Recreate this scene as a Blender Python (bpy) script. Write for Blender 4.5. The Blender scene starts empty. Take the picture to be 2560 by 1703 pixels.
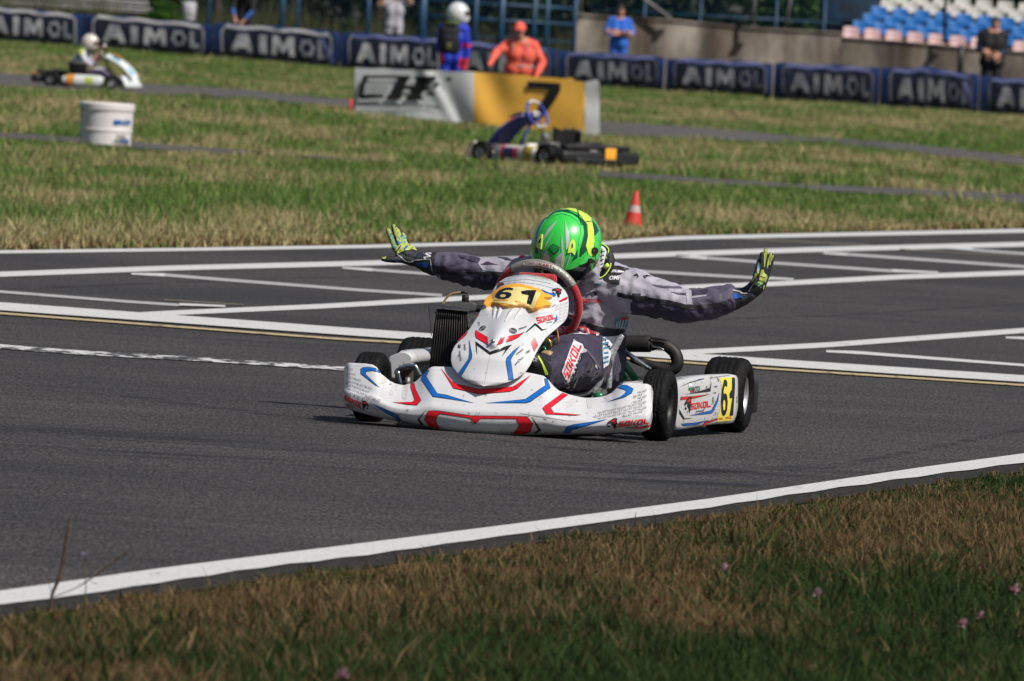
import bpy, bmesh, math, random
import numpy as np
from mathutils import Vector, Matrix
from mathutils.bvhtree import BVHTree
from mathutils.geometry import tessellate_polygon

R = math.radians
random.seed(7); rng = np.random.default_rng(7)
SC = bpy.context.scene; COL = SC.collection
# ------------------------------------------------------------ camera
FPX = 20400.0; CZ = 1.435; ROLL = R(3.2)
PITCH = math.atan(748 * math.cos(ROLL) / FPX)
FW = Vector((0, math.cos(PITCH), -math.sin(PITCH)))
R0 = Vector((1, 0, 0)); U0 = Vector((0, math.sin(PITCH), math.cos(PITCH)))
CR = R0 * math.cos(ROLL) + U0 * math.sin(ROLL)
CU = U0 * math.cos(ROLL) - R0 * math.sin(ROLL)
CAMP = Vector((0, 0, CZ))
cam_d = bpy.data.cameras.new('camera'); cam = bpy.data.objects.new('camera', cam_d); COL.objects.link(cam)
m = Matrix((CR, CU, -FW)).transposed().to_4x4(); m.translation = CAMP
cam.matrix_world = m
cam_d.sensor_width = 36; cam_d.lens = 36 * FPX / 2560
cam_d.clip_start = 1; cam_d.clip_end = 4000
cam_d.dof.use_dof = True; cam_d.dof.focus_distance = 30.2; cam_d.dof.aperture_fstop = 11.5
SC.camera = cam
# ------------------------------------------------------------ sky and sun
SUN = Vector((0.56, -0.50, 0.84)).normalized()
w = bpy.data.worlds.new('World'); SC.world = w; w.use_nodes = True
nt = w.node_tree; bg = nt.nodes['Background']
sky = nt.nodes.new('ShaderNodeTexSky'); sky.sky_type = 'NISHITA'; sky.sun_disc = False
sky.sun_elevation = math.asin(SUN.z); sky.sun_rotation = math.atan2(SUN.x, SUN.y)
sky.dust_density = 2.0; sky.air_density = 1.0
nt.links.new(sky.outputs[0], bg.inputs[0]); bg.inputs[1].default_value = 0.060
sl = bpy.data.lights.new('sun', 'SUN'); sl.energy = 4.75; sl.angle = R(0.5); sl.color = (1, 0.955, 0.89)
so = bpy.data.objects.new('sun', sl); COL.objects.link(so)
so.rotation_euler = SUN.to_track_quat('Z', 'Y').to_euler()
SC.view_settings.view_transform = 'Standard'; SC.view_settings.look = 'None'
SC.view_settings.exposure = 0.0; SC.view_settings.gamma = 1.0
SC.cycles.max_bounces = 6; SC.cycles.transparent_max_bounces = 8

# ------------------------------------------------------------ helpers
def ray(px, py):
    return FW * FPX + CR * (px - 1280) - CU * (py - 851.5)
def at(px, py, d):
    """point seen at pixel (2560 wide photo) at ground distance d"""
    v = ray(px, py); return CAMP + v * (d / v.y)
def sm(a, b, x):
    t = min(1, max(0, (x - a) / (b - a))); return t * t * (3 - 2 * t)
def zt(x, y):
    x = max(-45, min(45, x))
    k = sm(150, 210, y)
    return max(.02, min(.24, .10 - .03 * x)) * sm(95, 125, y) * (1 - k) + (0.37 - 0.015 * x + 0.0003 * x * x) * k
def zt_np(x, y):
    x = np.clip(x, -45, 45)
    def s(a, b, v):
        t = np.clip((v - a) / (b - a), 0, 1); return t * t * (3 - 2 * t)
    k = s(150, 210, y)
    return np.clip(.10 - .03 * x, .02, .24) * s(95, 125, y) * (1 - k) + (0.37 - 0.015 * x + 0.0003 * x * x) * k
def ground(px, py):
    v = ray(px, py); v = v / v.y
    d = 8.0
    while d < 600:
        p = CAMP + v * d
        if p.z < zt(p.x, p.y): break
        d *= 1.01
    a, b = d / 1.01, d
    for _ in range(30):
        c = (a + b) / 2; p = CAMP + v * c
        if p.z < zt(p.x, p.y): b = c
        else: a = c
    p = CAMP + v * b; return Vector((p.x, p.y, zt(p.x, p.y)))
def project_np(P):
    Q = P - np.array(CAMP)
    f = Q @ np.array(FW); r = Q @ np.array(CR); u = Q @ np.array(CU)
    return 1280 + FPX * r / f, 851.5 - FPX * u / f
def vnoise(x, y, seed=0):
    xi = np.floor(x).astype(np.int64); yi = np.floor(y).astype(np.int64)
    fx = x - xi; fy = y - yi; fx = fx * fx * (3 - 2 * fx); fy = fy * fy * (3 - 2 * fy)
    def h(a, b):
        n = (a * 374761393 + b * 668265263 + seed * 982451653) & 0xffffffff
        n = ((n ^ (n >> 13)) * 1274126177) & 0xffffffff
        return ((n ^ (n >> 16)) & 0xffff) / 65535.0
    return (h(xi, yi) * (1 - fx) + h(xi + 1, yi) * fx) * (1 - fy) + (h(xi, yi + 1) * (1 - fx) + h(xi + 1, yi + 1) * fx) * fy

def lin(c):
    return tuple(((v / 255) / 12.92 if v / 255 <= 0.04045 else ((v / 255 + 0.055) / 1.055) ** 2.4) for v in c)
MATS = {}
def mat(name, col, rough=0.6, metal=0.0, col2=None, nscale=8.0, bump=0.0, bscale=60.0, coat=0.0, spec=0.5,
        detail=4.0, contrast=(0.35, 0.65), trans=0.0, sheen=0.0, dirt=None, dscale=30.0, dlev=(0.62, 0.7), stretch=None, sub=0.0):
    if name in MATS: return MATS[name]
    m = bpy.data.materials.new(name); m.use_nodes = True; n = m.node_tree; p = n.nodes['Principled BSDF']
    p.inputs['Base Color'].default_value = (*col, 1); p.inputs['Roughness'].default_value = rough
    p.inputs['Metallic'].default_value = metal; p.inputs['Coat Weight'].default_value = coat
    p.inputs['Coat Roughness'].default_value = 0.08
    p.inputs['Specular IOR Level'].default_value = spec
    if trans: p.inputs['Transmission Weight'].default_value = trans
    if sheen: p.inputs['Sheen Weight'].default_value = sheen
    tc = n.nodes.new('ShaderNodeTexCoord')
    src = tc.outputs['Object']
    if stretch:
        mp = n.nodes.new('ShaderNodeMapping'); mp.inputs['Scale'].default_value = stretch
        n.links.new(src, mp.inputs[0]); src = mp.outputs[0]
    cur = None
    def mix(fac, a, b):
        x = n.nodes.new('ShaderNodeMix'); x.data_type = 'RGBA'
        n.links.new(fac, x.inputs[0])
        if isinstance(a, tuple): x.inputs[6].default_value = (*a, 1)
        else: n.links.new(a, x.inputs[6])
        x.inputs[7].default_value = (*b, 1)
        return x.outputs[2]
    def nz(scale, lo, hi, det=4.0):
        t = n.nodes.new('ShaderNodeTexNoise'); t.inputs['Scale'].default_value = scale; t.inputs['Detail'].default_value = det
        n.links.new(src, t.inputs['Vector'])
        r = n.nodes.new('ShaderNodeMapRange'); r.inputs[1].default_value = lo; r.inputs[2].default_value = hi
        n.links.new(t.outputs[0], r.inputs[0]); return r.outputs[0], t.outputs[0]
    if col2 is not None:
        f, _ = nz(nscale, *contrast, detail); cur = mix(f, col, col2)
    if dirt is not None:
        f, _ = nz(dscale, *dlev, 6.0); cur = mix(f, cur if cur is not None else col, dirt)
    if cur is not None: n.links.new(cur, p.inputs['Base Color'])
    if bump:
        _, t = nz(bscale, 0, 1, 3.0)
        b = n.nodes.new('ShaderNodeBump'); b.inputs['Strength'].default_value = bump; b.inputs['Distance'].default_value = 0.01
        n.links.new(t, b.inputs['Height']); n.links.new(b.outputs[0], p.inputs['Normal'])
    MATS[name] = m; return m

def tag(o, label=None, cat=None, group=None, kind=None):
    if label: o['label'] = label
    if cat: o['category'] = cat
    if group: o['group'] = group
    if kind: o['kind'] = kind
    return o
def empty(name, loc=(0, 0, 0), rz=0.0, label=None, cat=None, group=None):
    o = bpy.data.objects.new(name, None); COL.objects.link(o); o.location = loc; o.rotation_euler = (0, 0, rz)
    o.empty_display_size = 0.1
    return tag(o, label, cat, group)

class PB:
    """collects geometry for ONE mesh object; several material slots"""
    def __init__(s): s.v = []; s.f = []; s.m = []; s.mats = []; s.sm = []
    def mi(s, m):
        if m not in s.mats: s.mats.append(m)
        return s.mats.index(m)
    def add(s, vs, fs, m, smooth=True, M=None):
        b = len(s.v); k = s.mi(m)
        if M is not None: vs = [M @ Vector(v) for v in vs]
        s.v += [tuple(v) for v in vs]
        for f in fs: s.f.append(tuple(b + i for i in f)); s.m.append(k); s.sm.append(smooth)
        return s
    def grid(s, rows, m, closeu=False, closev=False, smooth=True, flip=False, M=None):
        nr = len(rows); nc = len(rows[0]); vs = [p for r in rows for p in r]; fs = []
        for i in range(nr - (0 if closev else 1)):
            for j in range(nc - (0 if closeu else 1)):
                a = i * nc + j; b = i * nc + (j + 1) % nc; c = ((i + 1) % nr) * nc + (j + 1) % nc; d = ((i + 1) % nr) * nc + j
                fs.append((a, b, c, d) if not flip else (d, c, b, a))
        return s.add(vs, fs, m, smooth, M)
    def box(s, c, size, m, bev=0.0, M=None, rot=None):
        bm = bmesh.new(); bmesh.ops.create_cube(bm, size=1)
        for v in bm.verts: v.co = Vector((v.co.x * size[0], v.co.y * size[1], v.co.z * size[2]))
        if bev > 0: bmesh.ops.bevel(bm, geom=list(bm.edges), offset=min(bev, min(size) * 0.45), segments=2, affect='EDGES', profile=0.5)
        T = Matrix.Translation(Vector(c))
        if rot is not None: T = T @ rot.to_matrix().to_4x4() if hasattr(rot, 'to_matrix') else T @ rot
        if M is not None: T = M @ T
        bm.verts.index_update()
        s.add([T @ v.co for v in bm.verts], [[v.index for v in f.verts] for f in bm.faces], m, bev > 0); bm.free(); return s
    def tube(s, pts, rad, m, seg=12, cap=True, smooth=True, spline=0, M=None, flat=None):
        pts = [Vector(p) for p in pts]
        rad = list(rad) if hasattr(rad, '__len__') else [rad] * len(pts)
        if spline:
            P, Q = [], []
            for i in range(len(pts) - 1):
                p0 = pts[max(0, i - 1)]; p1 = pts[i]; p2 = pts[i + 1]; p3 = pts[min(len(pts) - 1, i + 2)]
                for k in range(spline):
                    t = k / spline
                    P.append(0.5 * ((2 * p1) + (p2 - p0) * t + (2 * p0 - 5 * p1 + 4 * p2 - p3) * t * t + (3 * p1 - p0 - 3 * p2 + p3) * t ** 3))
                    Q.append(rad[i] * (1 - t) + rad[i + 1] * t)
            P.append(pts[-1]); Q.append(rad[-1]); pts, rad = P, Q
        n = len(pts); tang = []
        for i in range(n):
            t = pts[min(n - 1, i + 1)] - pts[max(0, i - 1)]; tang.append(t.normalized() if t.length > 1e-9 else Vector((0, 0, 1)))
        up = Vector((0, 0, 1)) if abs(tang[0].z) < 0.9 else Vector((1, 0, 0))
        rows = []; nx = tang[0].cross(up).normalized()
        for i in range(n):
            nx = (nx - tang[i] * nx.dot(tang[i])).normalized(); ny = tang[i].cross(nx)
            rows.append([pts[i] + (nx * math.cos(a) + ny * math.sin(a) * (flat or 1)) * rad[i] for a in [2 * math.pi * k / seg for k in range(seg)]])
        b = len(s.v); s.grid(rows, m, closeu=True, smooth=smooth, M=M)
        if cap:
            k = s.mi(m)
            s.f.append(tuple(b + j for j in range(seg))[::-1]); s.m.append(k); s.sm.append(False)
            s.f.append(tuple(b + (n - 1) * seg + j for j in range(seg))); s.m.append(k); s.sm.append(False)
        return s
    def lathe(s, prof, m, seg=48, M=None, axis='X', smooth=True, mod=None):
        rows = []
        for k in range(seg):
            a = 2 * math.pi * k / seg; row = []
            for j, (r, t) in enumerate(prof):
                if mod: r = r + mod(j, k)
                if axis == 'X': row.append(Vector((t, r * math.cos(a), r * math.sin(a))))
                else: row.append(Vector((r * math.cos(a), r * math.sin(a), t)))
            rows.append(row)
        return s.grid(rows, m, closev=True, smooth=smooth, M=M, flip=(axis != 'X'))
    def build(s, name, parent=None, label=None, cat=None, group=None, kind=None, weld=False):
        me = bpy.data.meshes.new(name); me.from_pydata(s.v, [], s.f)
        for m in s.mats: me.materials.append(m)
        me.polygons.foreach_set('material_index', s.m); me.polygons.foreach_set('use_smooth', s.sm)
        me.update()
        o = bpy.data.objects.new(name, me); COL.objects.link(o)
        if parent: o.parent = parent
        return tag(o, label, cat, group, kind)

def resample(pts, n):
    pts = [Vector((p[0], p[1], 0)) for p in pts]; L = [0]
    for a, b in zip(pts, pts[1:]): L.append(L[-1] + (b - a).length)
    out = []
    for i in range(n):
        s = L[-1] * i / (n - 1)
        for k in range(len(L) - 1):
            if s <= L[k + 1] + 1e-9: break
        t = (s - L[k]) / max(1e-9, L[k + 1] - L[k]); p = pts[k].lerp(pts[k + 1], t); out.append((p.x, p.y))
    return out
def interp(tab, x):
    if x <= tab[0][0]: return tab[0][1]
    for (a, b), (c, d) in zip(tab, tab[1:]):
        if x <= c: return b + (d - b) * (x - a) / max(1e-9, c - a)
    return tab[-1][1]

# ---- flat lettering
_tc = {}
def text2d(s, bold=0.0):
    """(verts, faces) of the built-in font scaled to the unit box"""
    k = (s, bold)
    if k in _tc: return _tc[k]
    cu = bpy.data.curves.new('t', 'FONT'); cu.body = s; cu.size = 1; cu.offset = bold; cu.fill_mode = 'FRONT'; cu.resolution_u = 3
    o = bpy.data.objects.new('t', cu); COL.objects.link(o); bpy.context.view_layer.update()
    me = bpy.data.meshes.new_from_object(o.evaluated_get(bpy.context.evaluated_depsgraph_get()))
    vs = [(v.co.x, v.co.y) for v in me.vertices]; fs = [tuple(p.vertices) for p in me.polygons]
    bpy.data.objects.remove(o); bpy.data.curves.remove(cu); bpy.data.meshes.remove(me)
    x0 = min(v[0] for v in vs); x1 = max(v[0] for v in vs); y0 = min(v[1] for v in vs); y1 = max(v[1] for v in vs)
    vs = [((x - x0) / (x1 - x0), (y - y0) / (y1 - y0)) for x, y in vs]
    _tc[k] = (vs, fs); return _tc[k]
def poly2d(loops):
    if not isinstance(loops[0][0], (list, tuple)): loops = [loops]
    pl = [[Vector((p[0], p[1], 0)) for p in l] for l in loops]
    fs = [tuple(t) for t in tessellate_polygon(pl)]
    return [(p.x, p.y) for l in pl for p in l], fs
def join2d(parts):
    V, F = [], []
    for v, f in parts: b = len(V); V += v; F += [tuple(b + i for i in t) for t in f]
    return V, F
def block_word(word):
    G = {'S': [[(0, 1), (.9, 1), (.9, .79), (.22, .79), (.22, .61), (.9, .61), (.9, 0), (0, 0), (0, .21), (.68, .21), (.68, .4), (0, .4)]],
         'O': [[(0, 0), (0, 1), (.9, 1), (.9, 0)], [(.24, .22), (.66, .22), (.66, .78), (.24, .78)]],
         'K1': [[(0, 0), (0, 1), (.24, 1), (.24, 0)]], 'K2': [[(.72, 1), (1.0, 1), (.6, .5), (1.0, 0), (.72, 0), (.34, .5)]],
         'L': [[(0, 0), (0, 1), (.24, 1), (.24, .22), (.9, .22), (.9, 0)]]}
    out = []; x = 0
    for c in word:
        for key in (['K1', 'K2'] if c == 'K' else [c]):
            v, f = poly2d(G[key]); out.append(([(a + x, b) for a, b in v], f))
        x += 1.08
    v, f = join2d(out); W = x - 0.18
    return [(a / W, b) for a, b in v], f
def quadmap(sh, q):
    """unit box shape -> pixel quad q = TL, TR, BR, BL"""
    TL, TR, BR, BL = [Vector(p) for p in q]; v, f = sh; out = []
    for a, b in v:
        p = BL.lerp(BR, a).lerp(TL.lerp(TR, a), b); out.append((p.x, p.y))
    return out, f
def zc(pts, ox, oy, s):
    """crop coordinates -> photo pixels"""
    if isinstance(pts[0][0], (list, tuple)): return [zc(l, ox, oy, s) for l in pts]
    return [(ox + x / s, oy + y / s) for x, y in pts]
def lay(pb, shape, mt, bvh, tf, off=0.0012, g=5.0, thick=0.0, back=0.0):
    """lays a flat shape (photo pixels) onto a modelled surface as a sticker; tf: world->local matrix"""
    if isinstance(shape, list): shape = poly2d(shape)
    v, f = shape
    bm = bmesh.new(); bv = [bm.verts.new((a, b, 0)) for a, b in v]
    for t in f:
        try: bm.faces.new([bv[i] for i in t])
        except ValueError: pass
    bmesh.ops.remove_doubles(bm, verts=bm.verts, dist=1e-4)
    xs = [a for a, b in v]; ys = [b for a, b in v]
    for lo, hi, ax in ((min(xs), max(xs), 0), (min(ys), max(ys), 1)):
        k = math.floor(lo / g) + 1
        while k * g < hi:
            co = Vector((k * g, 0, 0)) if ax == 0 else Vector((0, k * g, 0)); no = Vector((1, 0, 0)) if ax == 0 else Vector((0, 1, 0))
            bmesh.ops.bisect_plane(bm, geom=list(bm.verts) + list(bm.edges) + list(bm.faces), plane_co=co, plane_no=no, dist=1e-5)
            k += 1
    bmesh.ops.triangulate(bm, faces=list(bm.faces))
    o = tf @ CAMP; P = []; ok = []
    R3 = tf.to_3x3()
    bm.verts.index_update()
    for q in bm.verts:
        d = (R3 @ ray(q.co.x, q.co.y)).normalized()
        h, nrm, idx, dist = bvh.ray_cast(o, d)
        if h is None: P.append(None)
        else:
            if nrm.dot(d) > 0: nrm = -nrm
            P.append((h, nrm, d))
    med = sorted((h - o).length for h, _, _ in [p for p in P if p]) if any(P) else []
    if not med: bm.free(); return pb
    vs = []; idm = {}
    for i, p in enumerate(P):
        if p: idm[i] = len(vs); vs.append(p[0] + p[1] * off - p[2] * 0.0004)
    fs = []
    for fc in bm.faces:
        ids = [q.index for q in fc.verts]
        if all(i in idm for i in ids):
            t = [idm[i] for i in ids]
            if max((vs[t[0]] - vs[t[1]]).length, (vs[t[1]] - vs[t[2]]).length, (vs[t[2]] - vs[t[0]]).length) < 0.05 + g * med[len(med) // 2] / FPX * 3.5: fs.append(t)
    if fs:
        n = (vs[fs[0][1]] - vs[fs[0][0]]).cross(vs[fs[0][2]] - vs[fs[0][0]])
        if n.dot(P[0][2] if P[0] else Vector((0, 1, 0))) > 0: fs = [t[::-1] for t in fs]
        if thick:
            nv = len(vs); inn = [vs[idm[i]] - P[i][1] * thick for i in sorted(idm, key=lambda k: idm[k])]
            E = {}
            for t in fs:
                for a, b in ((t[0], t[1]), (t[1], t[2]), (t[2], t[0])): E[(a, b)] = 1
            side = [(b, a, a + nv, b + nv) for (a, b) in E if (b, a) not in E]
            pb.add(vs + inn, fs + side, mt, False)
        else: pb.add(vs, fs, mt, True)
    bm.free(); return pb
def bvh_of(pb):
    return BVHTree.FromPolygons([Vector(v) for v in pb.v], pb.f)
# ============================================================ SETTING
# soil under the grass: one sheet to the horizon
def soil_mat():
    m = bpy.data.materials.new('soil'); m.use_nodes = True; n = m.node_tree; p = n.nodes['Principled BSDF']
    p.inputs['Roughness'].default_value = 1; p.inputs['Specular IOR Level'].default_value = 0.1
    g = n.nodes.new('ShaderNodeNewGeometry')
    a = n.nodes.new('ShaderNodeTexNoise'); a.inputs['Scale'].default_value = 0.7; a.inputs['Detail'].default_value = 8
    n.links.new(g.outputs['Position'], a.inputs['Vector'])
    r = n.nodes.new('ShaderNodeValToRGB'); r.color_ramp.elements[0].position = .35; r.color_ramp.elements[0].color = (.035, .05, .016, 1)
    r.color_ramp.elements[1].position = .65; r.color_ramp.elements[1].color = (.10, .08, .04, 1)
    n.links.new(a.outputs[0], r.inputs[0]); n.links.new(r.outputs[0], p.inputs['Base Color']); return m
SOIL = soil_mat()
ys = [-40, 0, 10, 15, 18, 20, 22, 25, 30, 40, 50, 60, 75, 90] + list(range(94, 240, 4)) + [250, 270, 300, 400, 700, 1500, 3500]
xs = [-1500, -300, -100, -60] + list(range(-45, -18, 3)) + list(range(-18, 19)) + list(range(21, 46, 3)) + [60, 100, 300, 1500]
gp = PB(); gp.grid([[Vector((x, y, zt(x, y) - 0.012)) for x in xs] for y in ys], SOIL)
gp.build('ground', kind='structure')

def asphalt(name, base, light, dark, seam=0):
    m = bpy.data.materials.new(name); m.use_nodes = True; n = m.node_tree; p = n.nodes['Principled BSDF']; L = n.links
    g = n.nodes.new('ShaderNodeNewGeometry'); pos = g.outputs['Position']
    def noise(sc, det=2, st=None, rough=.5):
        t = n.nodes.new('ShaderNodeTexNoise'); t.inputs['Scale'].default_value = sc; t.inputs['Detail'].default_value = det
        t.inputs['Roughness'].default_value = rough
        if st:
            mp = n.nodes.new('ShaderNodeMapping'); mp.inputs['Scale'].default_value = st[:3]; mp.inputs['Rotation'].default_value = (0, 0, R(st[3]))
            L.new(pos, mp.inputs[0]); L.new(mp.outputs[0], t.inputs['Vector'])
        else: L.new(pos, t.inputs['Vector'])
        return t.outputs[0]
    def ramp(v, a, b, ca, cb):
        r = n.nodes.new('ShaderNodeValToRGB'); e = r.color_ramp.elements; e[0].position = a; e[0].color = (*ca, 1); e[1].position = b; e[1].color = (*cb, 1)
        L.new(v, r.inputs[0]); return r.outputs[0]
    def mul(a, b, fac=1.0):
        x = n.nodes.new('ShaderNodeMix'); x.data_type = 'RGBA'; x.blend_type = 'MULTIPLY'; x.inputs[0].default_value = fac
        L.new(a, x.inputs[6]); L.new(b, x.inputs[7]); return x.outputs[2]
    c = ramp(noise(105, 2, rough=.8), .40, .60, dark, light)
    c = mul(c, ramp(noise(.45, 6), .3, .7, (.70, .70, .71), (1.25, 1.23, 1.21)))
    c = mul(c, ramp(noise(1.6, 6, (.5, 2.6, 1, 20)), .35, .7, (.78, .78, .78), (1.14, 1.14, 1.14)))
    c = mul(c, ramp(noise(22, 3, rough=.8), .36, .62, (.70, .70, .71), (1.28, 1.26, 1.24)))
    c = mul(c, ramp(noise(82, 3, (1, .15, 1, 0), rough=.8), .38, .62, (.40, .40, .41), (1.75, 1.71, 1.68)))
    v = n.nodes.new('ShaderNodeTexVoronoi'); v.inputs['Scale'].default_value = 26; L.new(pos, v.inputs['Vector'])
    r = n.nodes.new('ShaderNodeMapRange'); r.inputs[1].default_value = .14; r.inputs[2].default_value = .07; L.new(v.outputs['Distance'], r.inputs[0])
    x = n.nodes.new('ShaderNodeMix'); x.data_type = 'RGBA'; L.new(r.outputs[0], x.inputs[0]); L.new(c, x.inputs[6]); x.inputs[7].default_value = (*[k * 2.0 for k in light], 1)
    L.new(x.outputs[2], p.inputs['Base Color'])
    p.inputs['Roughness'].default_value = .82; p.inputs['Specular IOR Level'].default_value = .35
    b = n.nodes.new('ShaderNodeBump'); b.inputs['Strength'].default_value = 1; b.inputs['Distance'].default_value = .009
    L.new(noise(85, 3, rough=.75), b.inputs['Height']); L.new(b.outputs[0], p.inputs['Normal'])
    return m
ASPH = asphalt('race_asphalt', (.045,) * 3, (.090, .086, .087), (.006, .0056, .0062))
ASPHF = asphalt('old_asphalt', (.09,) * 3, (.115, .11, .11), (.065, .063, .065))
ASPHE = mat('crumbled_edge', (.004, .0035, .0035), 1, col2=(.034, .028, .022), nscale=28, contrast=(.42, .7), bump=1, bscale=80)

def extend(P, n0, n1):
    a = P[0] + (P[0] - P[1]).normalized() * n0; b = P[-1] + (P[-1] - P[-2]).normalized() * n1
    return [a] + P + [b]
def extend2(A, B, n0, n1):
    k = min(6, len(A) - 1); d0 = ((A[0] + B[0]) - (A[k] + B[k])).normalized(); d1 = ((A[-1] + B[-1]) - (A[-1 - k] + B[-1 - k])).normalized()
    return [A[0] + d0 * n0] + A + [A[-1] + d1 * n1], [B[0] + d0 * n0] + B + [B[-1] + d1 * n1]
def ribbon(name, up, lo, mt, z, n=40, ext=(0, 0), kind='structure', **kw):
    """surface lying on the ground between two traced edges"""
    A = [ground(*p) for p in resample(up, n)]; B = [ground(*p) for p in resample(lo, n)]
    if ext != (0, 0):
        A, B = extend2(A, B, *ext)
    rows = []
    for a, b in zip(A, B):
        k = max(2, int((a - b).length / 3) + 1) if (a - b).length > 6 else 2
        rows.append([a.lerp(b, t / 8) for t in range(9)])
    rows = [[Vector((p.x, p.y, zt(p.x, p.y) + z)) for p in r] for r in rows]
    pb = PB(); pb.grid(rows, mt); return pb.build(name, kind=kind, **kw)
def offs(pts, dy): return [(x, y + dy) for x, y in pts]

FAR_EDGE = [(0, 627.5), (458, 621), (900, 613.5), (1326, 602), (1440, 602), (1504, 606), (1580, 598), (1700, 591), (2065, 583), (2560, 572.5)]
NEAR_UP = [(0, 1480.6), (191, 1454), (420, 1421.5), (649, 1393), (900, 1362), (1500, 1285), (1770, 1250), (2040, 1210), (2309, 1170), (2560, 1136)]
NEAR_LO = [(0, 1515), (191, 1492), (420, 1456.6), (649, 1422.6), (900, 1393), (1500, 1309), (1770, 1272), (2040, 1230), (2309, 1192), (2560, 1158.5)]
EDGE_LO = [(x, y + 26 - 10 * x / 2560) for x, y in NEAR_LO]
# asphalt: extended past the frame on both sides
fa = [ground(x, y - 1.5) for x, y in resample(FAR_EDGE, 40)]; na = [ground(*p) for p in resample(NEAR_LO, 40)]
fa = extend(fa, 15, 25); 
nb = [ground(*p) for p in resample(EDGE_LO, 40)]; na, nb = extend2(na, nb, 12, 25)
pb = PB(); pb.grid([[na[i].lerp(fa[i], t / 10) + Vector((0, 0, .0)) for t in range(11)] for i in range(42)], ASPH)
pb.grid([[nb[i] + Vector((0, 0, -.006)), na[i]] for i in range(42)], ASPHE)
pb.build('race_track', kind='structure')

def paint(name, wear=0.5, col=(.60, .60, .59), sc=14.0, lo=.25):
    m = bpy.data.materials.new(name); m.use_nodes = True; n = m.node_tree; p = n.nodes['Principled BSDF']; L = n.links
    g = n.nodes.new('ShaderNodeNewGeometry')
    mp = n.nodes.new('ShaderNodeMapping'); mp.inputs['Scale'].default_value = (1, .35, 1); L.new(g.outputs['Position'], mp.inputs[0])
    t = n.nodes.new('ShaderNodeTexNoise'); t.inputs['Scale'].default_value = sc; t.inputs['Detail'].default_value = 8; t.inputs['Roughness'].default_value = .7
    L.new(mp.outputs[0], t.inputs['Vector'])
    r = n.nodes.new('ShaderNodeMapRange'); r.inputs[1].default_value = lo; r.inputs[2].default_value = lo + .08; L.new(t.outputs[0], r.inputs[0])
    t2 = n.nodes.new('ShaderNodeTexNoise'); t2.inputs['Scale'].default_value = 70; t2.inputs['Detail'].default_value = 4; L.new(g.outputs['Position'], t2.inputs['Vector'])
    r2 = n.nodes.new('ShaderNodeValToRGB'); r2.color_ramp.elements[0].position = .3; r2.color_ramp.elements[0].color = (*[c * .78 for c in col], 1)
    r2.color_ramp.elements[1].position = .6; r2.color_ramp.elements[1].color = (*col, 1); L.new(t2.outputs[0], r2.inputs[0])
    x = n.nodes.new('ShaderNodeMix'); x.data_type = 'RGBA'; L.new(r.outputs[0], x.inputs[0]); x.inputs[6].default_value = (.05, .048, .05, 1); L.new(r2.outputs[0], x.inputs[7])
    L.new(x.outputs[2], p.inputs['Base Color']); p.inputs['Roughness'].default_value = .7
    b = n.nodes.new('ShaderNodeBump'); b.inputs['Strength'].default_value = .5; b.inputs['Distance'].default_value = .004
    L.new(t2.outputs[0], b.inputs['Height']); L.new(b.outputs[0], p.inputs['Normal'])
    return m
PW = paint('white_road_paint', lo=.30, sc=11); PWW = paint('worn_white_road_paint', lo=.47, sc=9); PWF = paint('faded_white_road_paint', col=(.42, .41, .41), lo=.33)
PY = paint('faded_yellow_road_paint', col=(.50, .38, .22), lo=.36); PYF = paint('very_faded_yellow_road_paint', col=(.16, .13, .09), lo=.4)
def mark(pts, w0, mt, w1=None, z=.004, name='painted_line', n=30, ext=(0, 0)):
    w1 = w1 if w1 is not None else w0; N = len(pts)
    up = [(x, y - (w0 + (w1 - w0) * i / (N - 1)) / 2) for i, (x, y) in enumerate(pts)]
    lo = [(x, y + (w0 + (w1 - w0) * i / (N - 1)) / 2) for i, (x, y) in enumerate(pts)]
    A = [ground(*p) for p in resample(up, n)]; B = [ground(*p) for p in resample(lo, n)]
    if ext != (0, 0): A, B = extend2(A, B, *ext)
    pb = PB(); pb.grid([[Vector((a.x, a.y, z)), Vector((b.x, b.y, z))] for a, b in zip(A, B)], mt)
    return pb.build(name, kind='structure')
EW = [(x, y + 4 + 1.5 * x / 2560) for x, y in FAR_EDGE]
mark(EW, 7.5, PW, 9.5, n=60, ext=(10, 20))
pbl = PB(); A, B = extend2([ground(*p) for p in resample(NEAR_UP, 40)], [ground(x, y + 1.5 * math.sin(x * .05)) for x, y in resample(NEAR_LO, 40)], 8, 20)
pbl.grid([[Vector((a.x, a.y, .004)), Vector((b.x, b.y, .004))] for a, b in zip(A, B)], PW); pbl.build('painted_line', kind='structure')
mark([(0, 687.5), (420, 672), (900, 660), (1516, 643), (1700, 636), (2065, 624.5), (2560, 612)], 12.5, PW, 12, ext=(10, 20))
mark([(328, 686), (412, 689)], 4, PW, 8.2); mark([(412, 689), (496, 696), (900, 727), (1105, 740)], 7.5, PWF, 6.5)
mark([(0, 731), (320, 756), (440, 764), (455, 764.8)], 6.5, PWF, 6, ext=(10, 0)); mark([(448, 764.5), (563, 769)], 6, PW, 4.5, z=.008)
mark([(856, 671), (930, 676)], 3.5, PW, 7.5); mark([(930, 676), (1052, 685), (1500, 715)], 6.5, PWF, 7)
mark([(1330, 662), (1589, 679), (1900, 697)], 7, PWF, 7); mark([(1900, 697.5), (1984, 701)], 7, PW, 4, z=.008)
mark([(1690, 641), (1766, 646.5)], 5, PW, 8); mark([(1766, 646.5), (1893, 656), (2229, 679)], 7, PWF, 7); mark([(2229, 679.5), (2345, 684)], 7, PW, 4, z=.008)
mark([(2058, 634), (2116, 637)], 4, PW, 7); mark([(2116, 637), (2560, 668)], 7, PWF, 7, ext=(0, 15))
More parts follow.
